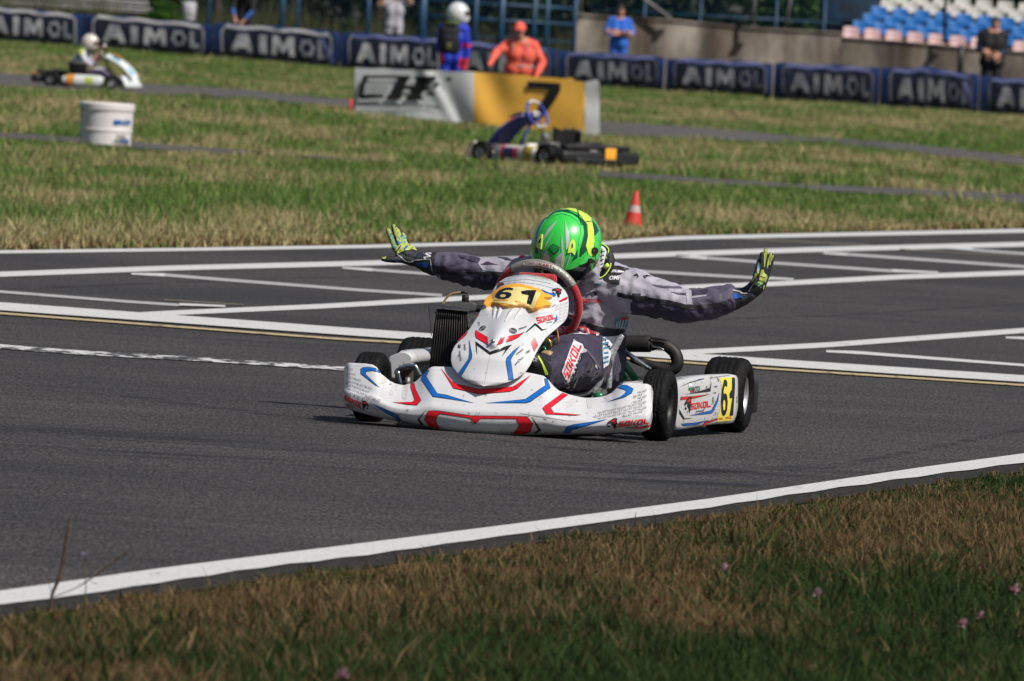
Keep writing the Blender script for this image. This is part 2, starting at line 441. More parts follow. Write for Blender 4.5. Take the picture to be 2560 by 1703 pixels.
mark([(2364, 622), (2430, 626)], 4, PW, 6, z=.008); mark([(2430, 626), (2560, 635.5)], 6, PWF, 6, ext=(0, 15))
mark([(1864, 599), (2174, 614)], 4, PYF, 4); mark([(2250, 625), (2560, 641)], 3.5, PYF, 3.5)
mark([(410, 751), (608, 764)], 3.5, PYF, 3.5)
# the thick line, and the two lines that fork off it
mark([(0, 769.5), (420, 800), (900, 835), (1077, 847), (1700, 894), (1960, 912), (2560, 951)], 20, PW, 17, z=.008, n=60, ext=(8, 20))
mark([(344, 789), (412, 785), (840, 766), (900, 762), (1215, 744.5), (1700, 720.5), (1919, 712), (2247, 694), (2560, 683)], 11.5, PW, 12, ext=(0, 20))
mark([(1630, 887), (1700, 883.5), (2065, 864.5), (2560, 828)], 12, PW, 12.5, ext=(0, 20))
mark([(2065, 880), (2145, 883.5)], 5, PW, 8); mark([(2145, 883.5), (2560, 915)], 7.5, PW, 6, ext=(0, 15)); mark([(2514, 845.5), (2560, 847)], 4, PW, 7, ext=(0, 4))
mark([(0, 786), (840, 850), (1007, 859.5), (1700, 908), (1890, 922.5), (2560, 966)], 4.6, PY, 4.6, z=.006, n=60, ext=(8, 20))
mark([(0, 868), (191, 883), (496, 900), (649, 910), (900, 926.5), (960, 930)], 11, PWW, 9, ext=(8, 0))
# rubber laid down by tyres
def rubber():
    m = bpy.data.materials.new('tyre_rubber_marks'); m.use_nodes = True; n = m.node_tree; L = n.links; p = n.nodes['Principled BSDF']
    p.inputs['Base Color'].default_value = (.022, .022, .024, 1); p.inputs['Roughness'].default_value = .6
    t = n.nodes.new('ShaderNodeTexNoise'); t.inputs['Scale'].default_value = 1.6; t.inputs['Detail'].default_value = 6
    g = n.nodes.new('ShaderNodeNewGeometry'); mp = n.nodes.new('ShaderNodeMapping'); mp.inputs['Scale'].default_value = (.7, 3, 1)
    L.new(g.outputs['Position'], mp.inputs[0]); L.new(mp.outputs[0], t.inputs['Vector'])
    r = n.nodes.new('ShaderNodeMapRange'); r.inputs[1].default_value = .4; r.inputs[2].default_value = .75; r.inputs[4].default_value = .55; L.new(t.outputs[0], r.inputs[0])
    tr = n.nodes.new('ShaderNodeBsdfTransparent'); x = n.nodes.new('ShaderNodeMixShader')
    L.new(r.outputs[0], x.inputs[0]); L.new(tr.outputs[0], x.inputs[1]); L.new(p.outputs[0], x.inputs[2]); L.new(x.outputs[0], n.nodes['Material Output'].inputs[0]); return m
RB = rubber()
for pts, w0 in (([(0, 1075), (500, 1100), (1000, 1140), (1500, 1172), (2200, 1190)], 26), ([(0, 1118), (600, 1150), (1200, 1190), (1900, 1215)], 16),
                ([(300, 990), (900, 1065), (1500, 1130)], 9), ([(1700, 800), (2100, 790), (2560, 760)], 6), ([(0, 725), (600, 700), (1000, 690)], 5), ([(1560, 1190), (2100, 1165), (2560, 1075)], 14)):
    mark(pts, w0, RB, w0 * .7, z=.0022, name='tyre_mark')
# the two roads farther back
A_UP = [(0, 334), (193, 345), (347, 359), (474, 369), (860, 394), (1200, 416), (1600, 437), (1984, 462), (2364, 478), (2560, 488)]
A_LO = [(0, 346.6), (193, 359), (347, 374), (474, 381), (860, 401), (1200, 424), (1600, 451), (1984, 475), (2364, 497), (2560, 514)]
B_UP = [(0, 184), (365, 212), (547, 221), (860, 250), (1180, 278), (1503, 305), (1755, 321), (2030, 344), (2259, 360), (2560, 394)]
B_LO = [(0, 215), (365, 237), (547, 245), (860, 270), (1180, 300), (1503, 339), (1755, 350), (2030, 362), (2259, 380), (2560, 415)]
ribbon('service_road', A_UP, A_LO, ASPHF, .012, n=50, ext=(20, 20))
ribbon('back_straight', B_UP, B_LO, ASPHF, .015, n=60, ext=(20, 20))

# ------------------------------------------------------------ grass
def grass_mat(name, rough=.75):
    m = bpy.data.materials.new(name); m.use_nodes = True; n = m.node_tree; p = n.nodes['Principled BSDF']
    a = n.nodes.new('ShaderNodeAttribute'); a.attribute_name = 'blade_colour'; n.links.new(a.outputs['Color'], p.inputs['Base Color'])
    p.inputs['Roughness'].default_value = rough; p.inputs['Specular IOR Level'].default_value = .2
    tr = n.nodes.new('ShaderNodeBsdfTranslucent'); n.links.new(a.outputs['Color'], tr.inputs[0])
    x = n.nodes.new('ShaderNodeMixShader'); x.inputs[0].default_value = .3
    n.links.new(p.outputs[0], x.inputs[1]); n.links.new(tr.outputs[0], x.inputs[2]); n.links.new(x.outputs[0], n.nodes['Material Output'].inputs[0]); return m
GRASS = grass_mat('grass_blades')
def blades(name, P, h, wd, colr, lean=.35, seg=2, label=None, cat=None, kind='stuff'):
    n = len(P); a = rng.uniform(0, 2 * np.pi, n); dx = np.cos(a); dy = np.sin(a)
    b = rng.uniform(0, 2 * np.pi, n); ln = rng.uniform(.0, lean, n) * h; lx = np.cos(b) * ln; ly = np.sin(b) * ln
    base = np.stack([P[:, 0], P[:, 1], P[:, 2]], 1)
    o = np.stack([dx * wd / 2, dy * wd / 2, 0 * dx], 1)
    tip = base + np.stack([lx, ly, h], 1)
    if seg == 1:
        V = np.stack([base - o, base + o, tip], 1).reshape(-1, 3); k = 3
        idx = np.arange(n * 3, dtype=np.int32); starts = np.arange(n, dtype=np.int32) * 3; tot = np.full(n, 3, np.int32)
    else:
        mid = base + np.stack([lx * .35, ly * .35, h * .55], 1)
        V = np.stack([base - o, base + o, mid + o * .8, mid - o * .8, tip], 1).reshape(-1, 3); k = 5
        q = (np.arange(n) * 5)[:, None]
        idx = np.concatenate([q + np.array([[0, 1, 2, 3]]), q + np.array([[3, 2, 4]])], 1).astype(np.int32).reshape(-1)
        starts = (np.arange(n)[:, None] * 7 + np.array([[0, 4]])).astype(np.int32).reshape(-1); tot = np.tile(np.array([4, 3], np.int32), n)
    me = bpy.data.meshes.new(name); me.vertices.add(len(V)); me.vertices.foreach_set('co', V.astype(np.float32).reshape(-1))
    me.loops.add(len(idx)); me.loops.foreach_set('vertex_index', idx); me.polygons.add(len(starts))
    me.polygons.foreach_set('loop_start', starts); me.polygons.foreach_set('loop_total', tot)
    ca = me.attributes.new('blade_colour', 'FLOAT_COLOR', 'POINT')
    C = np.concatenate([colr, np.ones((n, 1))], 1); ca.data.foreach_set('color', np.repeat(C, k, 0).astype(np.float32).reshape(-1))
    me.materials.append(GRASS); me.update(calc_edges=True); me.validate()
    ob = bpy.data.objects.new(name, me); COL.objects.link(ob); return tag(ob, label, cat, kind=kind)
def blob(px, py, L):
    s = np.zeros_like(px)
    for x, y, sx, sy, k in L: s += k * np.exp(-((px - x) / sx) ** 2 - ((py - y) / sy) ** 2)
    return s
def colours(g, n, green, tan, green2, tan2):
    j = rng.uniform(0, 1, (n, 1)); isg = (rng.uniform(0, 1, n) < g)[:, None]
    G = np.array(green) * (1 - j) + np.array(green2) * j; T = np.array(tan) * (1 - j) + np.array(tan2) * j
    return np.where(isg, G, T) * rng.uniform(.78, 1.20, (n, 1))
ax = lambda L: (np.array([p[0] for p in L], float), np.array([p[1] for p in L], float))
# near grass
N = 420000
d = rng.uniform(16.2, 31, N); x = rng.uniform(-1, 1, N) * (d * .078 + .35)
P = np.stack([x, d, np.zeros(N)], 1); px, py = project_np(P)
ex, ey = ax(EDGE_LO); el = np.interp(px, ex, ey); el = np.where(px < 0, el + (0 - px) * .14, el); el = np.where(px > 2560, el - (px - 2560) * .135, el)
edge = py - el - 6
rag = (vnoise(x * 9, d * 5, 3) - .45) * 30 + (vnoise(x * 26, d * 9, 33) - .5) * 16
k = edge > rag
P = P[k]; px = px[k]; py = py[k]; edge = edge[k]; x = P[:, 0]; d = P[:, 1]
g = .20 + blob(px, py, [(1500, 1760, 700, 120, .9), (2300, 1560, 520, 150, .85), (2450, 1700, 700, 130, .6), (1150, 1640, 300, 60, .35), (2500, 1240, 260, 60, .5), (2050, 1250, 120, 25, .6),
                         (450, 1540, 260, 30, .25), (0, 1530, 60, 30, .3), (600, 1700, 600, 30, .3)])
g += (vnoise(x * 4, d * 4, 1) - .5) * 1.25 + (vnoise(x * 14, d * 14, 2) - .5) * .5
nn = len(P); thin = vnoise(x * 5, d * 3, 9)
col = colours(np.clip(g, .04, .97), nn, (.009, .024, .006), (.100, .060, .027), (.045, .078, .017), (.215, .148, .072))
h = (rng.gamma(4, .0080, nn) * (0.5 + .8 * thin) + .008) * np.clip(.38 + edge / 170, .38, 1.0)
h += np.where(g > .6, .012, 0) * np.clip(edge / 120, 0, 1)
st = rng.uniform(0, 1, nn) < .004; h[st] *= 2.0
wdn = rng.uniform(.0024, .0062, nn); wl_ = (rng.uniform(0, 1, nn) < .012) & (g > .5); wdn[wl_] = rng.uniform(.007, .013, wl_.sum()); h[wl_] *= 1.35
blades('near_grass', P, h, wdn, col, 1.15, 2)
# far grass: between the race track and the barrier
N = 640000
u = rng.uniform(0, 1, N); d = 1 / (1 / 47. - u * (1 / 47. - 1 / 232.)) ; d = np.where(rng.uniform(0, 1, N) < .45, rng.uniform(60, 232, N), d)
x = rng.uniform(-1, 1, N) * (d * .073 + 1.5); P = np.stack([x, d, zt_np(x, d)], 1); px, py = project_np(P)
BAR = [(0, 104), (226, 122), (511, 140.5), (817, 171), (1100, 191), (1424, 215), (1645, 224), (1915, 243), (2213, 270), (2560, 293)]
def lin_at(L, px): a, b = ax(L); return np.interp(px, a, b)
k = (py < lin_at(FAR_EDGE, px) - 2 + (vnoise(x * 3, d * .6, 5) - .5) * 3) & (py > lin_at(BAR, px) - 6)
r1 = (vnoise(x * 2, d * .5, 6) - .5) * 7
cov = vnoise(x * 1.3, d * .15, 61) + np.where((px > 620) & (px < 1500), .3, -.28) > .62
k &= ~(~cov & (py > lin_at(A_UP, px) + r1) & (py < lin_at(A_LO, px) + r1)); k &= ~((py > lin_at(B_UP, px) + r1) & (py < lin_at(B_LO, px) - r1))
P = P[k]; px = px[k]; py = py[k]; x = P[:, 0]; d = P[:, 1]; nn = len(P)
g = .57 + blob(px, py, [(1250, 490, 420, 60, .55), (1900, 500, 420, 35, .40), (700, 480, 250, 40, .3), (1100, 330, 200, 22, .25), (2300, 368, 400, 17, .9), (1900, 335, 250, 8, .6), (350, 130, 500, 22, .5), (800, 175, 500, 16, .6), (1600, 230, 400, 16, .6), (2100, 400, 400, 20, -.1),
                         (500, 600, 1200, 16, -.4), (2000, 560, 900, 25, -.45), (1400, 585, 900, 12, -.3), (300, 320, 400, 18, -.3), (600, 265, 500, 14, -.3), (2000, 300, 600, 10, -.35), (1900, 425, 500, 10, -.3), (80, 560, 500, 60, -.12), (200, 170, 400, 12, -.35),
                         (1600, 290, 300, 10, -.3), (1900, 455, 500, 8, .4), (400, 385, 300, 12, -.2)])
g += (vnoise(x * 1.1, d * .28, 11) - .5) * 1.5 + (vnoise(x * 4, d * .9, 12) - .5) * .5
col = colours(np.clip(g, .05, .95), nn, (.065, .150, .030), (.29, .245, .110), (.180, .250, .060), (.48, .41, .21))
edgef = lin_at(FAR_EDGE, px) - py
br = rng.uniform(0, 1, nn) < np.clip(.5 - edgef / 30, 0, .5); col[br] = np.array([.17, .085, .035]) * rng.uniform(.5, 1.2, (br.sum(), 1))
tall = vnoise(x * .9, d * .25, 15); h = (rng.gamma(4, .012, nn) + .015) * (.5 + 1.0 * tall) * np.where(edgef < 25, .7, 1)
h *= np.where((np.abs(py - lin_at(A_LO, px)) < 25) & (py > lin_at(A_LO, px)), .5, 1); h *= np.where((py > lin_at(B_LO, px)) & (py < lin_at(B_LO, px) + 12), .5, 1)
h = np.where(blob(px, py, [(2300, 368, 400, 17, .9)]) > .3, h * 1.2, h)
blades('far_grass', P, h, rng.uniform(.007, .019, nn) * (.7 + d / 110), col, 1.0, 1)
# ============================================================ THE RACING KART
KO = ground(1281, 1077); PSI = R(12.5)
KM = Matrix.Translation(KO) @ Matrix.Rotation(-PSI, 4, 'Z'); KI = KM.inverted()
def kp(px, py, yl):
    """kart space point (x across, y backwards, z up) seen at pixel px, py at kart depth yl"""
    o = KI @ CAMP; d = KI.to_3x3() @ ray(px, py); t = (yl - o.y) / d.y; return o + d * t
PLW = mat('white_bodywork', (.62, .62, .635), .22, coat=.6, spec=.5, dirt=(.30, .27, .24), dscale=42, dlev=(.66, .74))
PLG = mat('white_bodywork_worn', (.54, .54, .545), .35, coat=.25, dirt=(.10, .085, .07), dscale=30, dlev=(.61, .70))
RED = mat('red_vinyl', (.72, .010, .022), .3, coat=.3); BLU = mat('blue_vinyl', (.010, .13, .48), .3, coat=.3)
BLK = mat('black_vinyl', (.012, .013, .016), .35, coat=.2); ORG = mat('orange_plate', (.86, .40, .045), .4, coat=.15)
YEL = mat('pale_yellow_plate', (.80, .66, .26), .4, coat=.15); YL2 = mat('yellow_side_plate', (.78, .66, .09), .4, coat=.15)
GRY = mat('grey_print', (.42, .42, .43), .4); GRL = mat('shade_grey_plastic', (.56, .56, .56), .35, coat=.2); GRN = mat('green_print', (.01, .22, .08), .4)
RUB = mat('tyre_rubber', (.005, .005, .0055), .65, spec=.14, col2=(.009, .009, .009), nscale=25, bump=.5, bscale=90, dirt=(.017, .016, .015), dscale=14, dlev=(.55, .8))
PBK = mat('black_plastic', (.012, .012, .013), .5, bump=.1, bscale=200); MTL = mat('brushed_metal', (.55, .55, .56), .28, 1.0)
CHR = mat('chromed_tube', (.75, .75, .77), .12, 1.0); SILV = mat('magnesium_rim', (.50, .50, .51), .42, .8)
GRF = mat('green_frame_paint', (.005, .16, .065), .3, coat=.4); RDS = mat('red_suede', (.34, .004, .010), .75, col2=(.46, .006, .016), nscale=60, sheen=.4, bump=.3, bscale=300)
SLV = mat('silver_leather', (.30, .285, .26), .40, .25, bump=.25, bscale=160); EXH = mat('exhaust_black', (.009, .0085, .008), .6, col2=(.03, .026, .022), nscale=20, contrast=(.5, .75))
FIB = mat('fibreglass_seat', (.55, .56, .57), .25, .5, bump=.35, bscale=90); BRN = mat('brown_panel', (.11, .085, .07), .6)
ALU = mat('cast_aluminium', (.23, .225, .22), .5, .7, bump=.3, bscale=120, dirt=(.05, .05, .05), dscale=20); RAD = mat('radiator_black', (.006, .006, .007), .6, spec=.2); FIN = mat('radiator_fin', (.075, .07, .065), .5, .5)
HOS = mat('tan_hose', (.36, .24, .11), .5, coat=.2)
ANTI = mat('dark_void', (.006, .006, .007), .9)

kart = empty('racing_kart', KO, -PSI, 'white racing kart number 61 with red and blue stripes, under the driver with outstretched arms', 'go-kart')

# ---- front fairing
TOP = [(860, 922), (864.6, 911), (872, 907), (891, 908), (913, 909), (931.6, 911.8), (942, 919), (950, 933), (959, 940), (974, 952.5), (987.6, 959), (1009.7, 963.5), (1020, 960), (1031.8, 958.4), (1043.6, 950), (1057, 936), (1069, 924.5), (1077.6, 917.7), (1086, 916.3), (1126.8, 917.4), (1313, 930.7), (1328, 933), (1358.5, 939.4), (1371.6, 951.3), (1382.4, 964.3), (1395.4, 976), (1421.4, 986), (1449.6, 992.5), (1464.8, 995), (1490.8, 993.6), (1512.5, 990.3), (1529.8, 981.6), (1542.8, 968.6), (1555.9, 959), (1568.9, 956), (1592.7, 958), (1618.7, 960), (1627.4, 964.3), (1631, 975)]
BOT = [(860, 1003), (861, 1009), (870.5, 1022), (890.9, 1028), (924.9, 1037.3), (958.8, 1045), (989, 1051), (1009.7, 1053.5), (1060.6, 1064.5), (1099.7, 1074), (1128.5, 1079), (1179.4, 1085), (1240, 1087.4), (1300, 1087), (1343.4, 1086), (1408.4, 1085.7), (1473.5, 1083.6), (1538.5, 1080.3), (1603.6, 1078), (1623, 1070.5), (1629, 1052), (1631, 1040)]
def plan(x): return -.375 + (max(0, abs(x) - .16) ** 1.7) * .36
def prof(v, px, side):
    u = [(0, .02), (.08, -.008), (.2, -.022), (.34, -.020), (.42, -.004), (.7, .05), (1, .115)]
    a = interp(u, v)
    return a * (1 - .45 * side) if a > 0 else a
cols = [860.3, 861.5, 864.5, 868, 872] + [872 + (1618 - 872) * i / 150 for i in range(1, 150)] + [1618, 1623, 1627, 1629.6, 1631]
rows = []
def bp(px, v):
    t = interp(TOP, px); b = interp(BOT, px); py = b + (t - b) * v
    xl = (px - 1281) / 680; s = min(1, abs(xl) / .5) ** 2
    y = plan(xl) + prof(v, px, s)
    # rounded end; side lobe flutes are only painted on as grey shade
    e = min(px - 860, 1631 - px)
    if e < 16: y += .03 * (1 - e / 16) ** 2
    return kp(px, py, y)
NV = 26
for px in cols:
    r = [bp(px, v / NV) for v in range(NV + 1)]
    b0, t0 = r[0], r[-1]
    lk = max(.0, min(1, (1629 - px) / 130)); r = [b0 + Vector((0, .004 + .156 * lk, .012)), b0 + Vector((0, .003 + .067 * lk, -.004)), b0 + Vector((0, .002 + .018 * lk, -.004))] + r + [t0 + Vector((0, .010, -.001)), t0 + Vector((0, .018, -.012)), t0 + Vector((0, .022, -.045))]
    rows.append(r)
L0 = [p + Vector((.006, .02, 0)) for p in rows[0]]; L1 = [p + Vector((.02, .06, 0)) for p in rows[0]]; L2 = [p + Vector((.035, .10, 0)) for p in rows[0]]
M0 = [p + Vector((-.006, .015, 0)) for p in rows[-1]]; M1 = [p + Vector((-.025, .03, 0)) for p in rows[-1]]; M2 = [p + Vector((-.05, .035, 0)) for p in rows[-1]]
fair = PB(); fair.grid([L2, L1, L0] + rows + [M0, M1, M2], PLW, flip=True)
fb = bvh_of(fair)
R3c = lambda P: zc(P, 1300, 780, 4.612); R4c = lambda P: zc(P, 840, 860, 5.8925); Bc = lambda P: zc(P, 840, 480, 2.45); Z1 = lambda P: zc(P, 1100, 640, 4.6105); Z2 = lambda P: zc(P, 1280, 500, 5.2265); Z5 = lambda P: zc(P, 1660, 860, 6.2714); T2 = lambda P: zc(P, 1320, 480, 2.45)
def st(P, m, off=.0012, g=4, pb=None, bv=None): return lay(pb or fair, P, m, bv or fb, KI, off, g)
def outlined(P, m, **k):
    """vinyl stripe with the thin black edge of the livery"""
    cx = sum(p[0] for p in P) / len(P); cy = sum(p[1] for p in P) / len(P); n = len(P); area = sum(P[i][0] * P[(i + 1) % n][1] - P[(i + 1) % n][0] * P[i][1] for i in range(n)); sg = 1 if area > 0 else -1
    Q = []
    for i in range(n):
        a = Vector(P[i - 1]); b = Vector(P[i]); c = Vector(P[(i + 1) % n]); d1 = (b - a).normalized(); d2 = (c - b).normalized()
        nn_ = Vector((d1.y + d2.y, -d1.x - d2.x)) * sg
        nn_ = nn_.normalized() * 1.3 if nn_.length > .01 else Vector((0, 0)); Q.append((P[i][0] + nn_.x, P[i][1] + nn_.y))
    st(Q, BLK, .0009, **k); st(P, m, .0017, **k)
outlined(R4c([(1130, 578), (1150, 582), (1165, 660), (1250, 830), (1190, 900), (1060, 893), (840, 864), (1130, 861), (1165, 822), (1103, 640), (1105, 595)]), RED)
outlined(R4c([(1355, 385), (1372, 390), (1325, 480), (1490, 735), (1620, 755), (2030, 872), (1600, 797), (1430, 775), (1265, 520), (1280, 460)]), BLU)
outlined(Bc([(643, 1080), (710, 1165), (735, 1178), (880, 1212), (1085, 1195), (1195, 1122), (1110, 1205), (1065, 1222), (880, 1238), (720, 1202)]), RED)
outlined(Bc([(1277, 1146), (1290, 1143), (1312, 1200), (1190, 1285), (1160, 1292), (915, 1294), (1160, 1272), (1175, 1262), (1285, 1185)]), BLU)
outlined(R3c([(490, 940), (550, 958), (352, 1105), (385, 1165), (700, 1188), (640, 1193), (305, 1180), (262, 1112), (290, 1085)]), RED)
outlined(R3c([(1150, 845), (1230, 850), (1305, 887), (1285, 935), (1200, 985), (1000, 1040), (1165, 983), (1215, 940), (1228, 908), (1112, 866)]), BLU)
outlined(R3c([(497, 1390), (545, 1325), (610, 1303), (1000, 1240), (830, 1288), (650, 1343), (592, 1362), (575, 1390)]), BLU)
outlined(R4c([(370, 372), (400, 352), (480, 348), (580, 362), (625, 400), (645, 425), (540, 392), (440, 405), (435, 450), (640, 640), (590, 610), (372, 440)]), BLU)
outlined(R4c([(520, 872), (700, 953), (915, 1055), (960, 1132), (905, 1128), (872, 1085), (740, 1012), (640, 942)]), BLU)
st(R3c([(132, 1197), (245, 1365), (190, 1398), (155, 1394), (207, 1360)]), BLK); st(R4c([(1340, 962), (1262, 1040), (1230, 1110), (1298, 1200), (1245, 1180), (1200, 1112)]), BLK)
outlined(Bc([(565, 1343), (620, 1341), (830, 1372), (1000, 1374), (1170, 1377), (1205, 1420), (1190, 1468), (1150, 1481), (1087, 1481), (1125, 1430), (1105, 1389), (885, 1387), (852, 1420), (825, 1385), (640, 1357), (622, 1367), (608, 1400), (633, 1450), (572, 1433), (542, 1395)]), RED)
# recess shade of the side lobe flutes, painted as grey patches
for P in ([(650, 520), (700, 470), (782, 525), (700, 580), (610, 580)], [(835, 610), (910, 575), (935, 600), (880, 690), (840, 755), (782, 750), (800, 690)], [(1000, 620), (1060, 592), (1085, 600), (1060, 700), (1045, 800), (1010, 818), (975, 790), (975, 700)]): st(R4c(P), GRL, .0010)
for P in ([(770, 1000), (850, 1000), (890, 1015), (830, 1100), (790, 1118), (775, 1070)], [(575, 1010), (640, 975), (690, 985), (600, 1080), (520, 1130)], [(960, 990), (1060, 945), (1000, 1005)], [(930, 1045), (1010, 1000), (1040, 1010)]): st(R3c(P), GRL, .0010)
st(R3c([(0, 1163), (200, 1190), (560, 1250), (800, 1258), (560, 1258), (180, 1200), (0, 1172)]), GRL, .0008)
def sokol(tf, q, pb, bv, jq=None, m=RED, g=4, off=.0022):
    st(quadmap(block_word('SOKOL'), q), m, off, g, pb, bv)
    if jq: st(quadmap(text2d('JUNIOR', .03), jq), BLK, off, g, pb, bv)
def falcon(q, pb, bv, off=.0024):
    body = poly2d([(0, .62), (.18, .78), (.62, 1), (1, .98), (.93, .72), (1, .5), (.82, .42), (.9, .18), (.74, .22), (.8, 0), (.62, .16), (.55, .38), (.36, .5), (.5, .62), (.25, .62), (.1, .5)])
    st(quadmap(body, q), BLK, off, 4, pb, bv)
    st(quadmap(poly2d([(.3, .72), (.66, .9), (.86, .86), (.7, .7)]), q), RED, off + .0007, 4, pb, bv)
    st(quadmap(poly2d([(.62, .6), (.9, .66), (.78, .56)]), q), RED, off + .0007, 4, pb, bv)
    st(quadmap(poly2d([(.0, .42), (.2, .44), (.3, .3), (.12, .26)]), q), BLK, off, 4, pb, bv)
sokol(None, R3c([(1150, 1262), (1495, 1228), (1485, 1285), (1112, 1330)]), fair, fb, R3c([(1218, 1325), (1370, 1312), (1362, 1332), (1210, 1345)]))
falcon(R3c([(1005, 1235), (1122, 1225), (1130, 1355), (1000, 1362)]), fair, fb)
st(R3c([(1390, 1325), (1510, 1295), (1490, 1320), (1420, 1338), (1250, 1350)]), RED, .002)
sokol(None, R4c([(135, 750), (405, 878), (378, 955), (123, 820)]), fair, fb, R4c([(175, 868), (282, 915), (275, 938), (168, 888)]))
falcon(R4c([(500, 850), (392, 830), (380, 975), (470, 1000)]), fair, fb)
st(R4c([(118, 850), (125, 880), (200, 915), (280, 940), (190, 930), (122, 898)]), RED, .002)
# fine grey lettering pattern of the livery
for k in range(11):
    y0 = 850 + k * 33
    for j in range(6):
        x0 = 850 + j * 115 + (k % 2) * 50; x1 = x0 + 105
        if x1 > 1515: continue
        f = lambda x, y: (x, y + (1510 - x) * .23)
        lo = f(x0, y0)[1]
        if lo > 1235 - (x0 - 850) * .12 or (y0 < 990 and x0 < 1300 + (990 - y0) * .1) or (x0 < 1000 and lo < 1085): continue
        st(quadmap(text2d('MKART', .02), R3c([f(x0, y0), f(x1, y0), f(x1, y0 + 25), f(x0, y0 + 25)])), GRY, .0016, 12)
for k in range(8):
    for j in range(5):
        x0 = 150 + j * 120 + (k % 2) * 40; x1 = x0 + 110; y0 = 330 + k * 58
        f = lambda x, y: (x, y + (x - 150) * (.30 + .02 * k))
        if (k < 2 and x0 > 300) or (k < 5 and x0 > 260 + k * 60) or x1 > 760: continue
        st(quadmap(text2d('MKART', .02), R4c([f(x0, y0), f(x1, y0), f(x1, y0 + 38), f(x0, y0 + 38)])), GRY, .0016, 12)
# chips and rubber picked up on the low front
for k in range(90):
    px = random.uniform(1060, 1330); py = random.uniform(1030, 1082); s_ = random.uniform(.4, 1.2); a = random.uniform(0, 6.3); e = random.uniform(1, 3)
    st([(px + s_ * e * math.cos(a), py + s_ * e * math.sin(a)), (px - s_ * math.sin(a) * .7, py + s_ * math.cos(a) * .7), (px - s_ * e * math.cos(a), py - s_ * e * math.sin(a)), (px + s_ * math.sin(a) * .7, py - s_ * math.cos(a) * .7)], BLK, .0026, 8)
for k in range(60):
    px = random.uniform(870, 1620); py = random.uniform(990, 1075); s_ = random.uniform(.4, .9)
    st([(px - s_, py), (px, py - s_), (px + s_, py), (px, py + s_)], BLK, .0026, 8)
fair.build('front_fairing', kart)

# ---- nose panel
LP = [(1208.4, 966), (1186.8, 961), (1160.7, 948), (1141.2, 930.6), (1130.4, 915.5), (1126.5, 900.3), (1128.2, 883), (1134.7, 867.7), (1145.5, 852.6), (1158.6, 837.4), (1171.6, 824.4), (1184.6, 804.8), (1193.3, 789.7), (1202, 774.5), (1210.6, 761.5), (1222, 745), (1230.1, 731.1), (1234.5, 720.3), (1247.5, 705), (1264.8, 694), (1286.5, 688), (1308, 686)]
RP = [(1208.4, 966), (1241, 963.8), (1273.5, 954.5), (1295.2, 943.7), (1312.5, 930.6), (1323.4, 915.5), (1336.4, 889.4), (1349.4, 865.6), (1364.6, 843.9), (1379.8, 830.9), (1395, 817.9), (1410.2, 804.8), (1417.8, 791.8), (1420.3, 774.5), (1421, 755), (1418.8, 739.8), (1412.3, 726.8), (1397, 711.6), (1377.6, 699.6), (1356, 692), (1332, 687.3), (1308, 686)]
NR = 90; A = resample(LP, NR); B = resample(RP, NR); rows = []
def ndep(px, py, u, v):
    y = interp([(0, -.372), (.12, -.362), (.3, -.318), (.5, -.215), (.8, .02), (1, .15)], v) + (.010 + .078 * min(1, v / .6) ** 1.3) * abs(u) ** 2.2
    # beak running down to the fixing screw
    ax_, ay, bx, by = 1270, 770, 1236, 858
    t = ((px - ax_) * (bx - ax_) + (py - ay) * (by - ay)) / ((bx - ax_) ** 2 + (by - ay) ** 2); tt = max(0, min(1, t))
    dd = math.hypot(px - ax_ - (bx - ax_) * tt, py - ay - (by - ay) * tt); wd = 40 - 26 * tt
    y -= .030 * math.exp(-(dd / wd) ** 2)
    # shelf under the number plate
    s = (py - (762 + (px - 1290) * .09)) / 10; 
    if -3 < s < 6 and 1216 < px < 1345: y += .034 * math.exp(-((s - .8) / 2.4) ** 2) * min(1, (px - 1216) / 20, (1345 - px) / 20)
    y -= .012 * math.exp(-(((px - 1352) / 34) ** 2 + ((py - 785) / 16) ** 2))
    return y
for i in range(NR):
    r = []; n = 48
    for j in range(n + 1):
        u = -1 + 2 * j / n; uu = math.sin(u * math.pi / 2) * .5 + u * .5; t = (uu + 1) / 2
        px = A[i][0] + (B[i][0] - A[i][0]) * t; py = A[i][1] + (B[i][1] - A[i][1]) * t
        r.append(kp(px, py, ndep(px, py, uu, i / (NR - 1))))
    c = r[n // 2]
    r = [c.lerp(r[0], .93) + Vector((0, .035, 0)), r[0] + Vector((0, .008, 0))] + r + [r[-1] + Vector((0, .008, 0)), c.lerp(r[-1], .93) + Vector((0, .035, 0))]
    rows.append(r)
nose = PB(); nose.grid(rows, PLW, flip=False); nbv = bvh_of(nose)
nk = dict(pb=nose, bv=nbv)
outlined(Z1([(337, 965), (368, 1140), (362, 1185), (243, 1390), (208, 1362), (335, 1185), (342, 1120)]), BLU, **nk)
outlined(Z1([(928, 1030), (830, 1160), (812, 1200), (845, 1422), (795, 1430), (764, 1215), (774, 1175), (850, 1095)]), BLU, **nk)
st(Z1([(410, 985), (575, 1105), (780, 1035), (830, 1022), (708, 1168), (757, 1080), (575, 1142), (425, 1030), (433, 1150), (418, 1090)]), BLK, **nk)
outlined(Z1([(414, 860), (545, 940), (552, 1028), (420, 945), (408, 900)]), RED, **nk)
outlined(Z1([(652, 1030), (700, 952), (780, 932), (925, 902), (978, 874), (900, 938), (830, 973), (690, 1014)]), RED, **nk)
outlined(Z1([(322, 872), (303, 905), (196, 1012), (212, 975), (270, 917)]), RED, **nk)
outlined(Z1([(1090, 938), (1126, 1035), (1085, 1102), (1050, 995)]), RED, **nk)
st(Z1([(985, 880), (1095, 776), (1122, 790), (1180, 848), (1242, 838), (1172, 866), (1098, 803), (1000, 882)]), BLK, **nk)
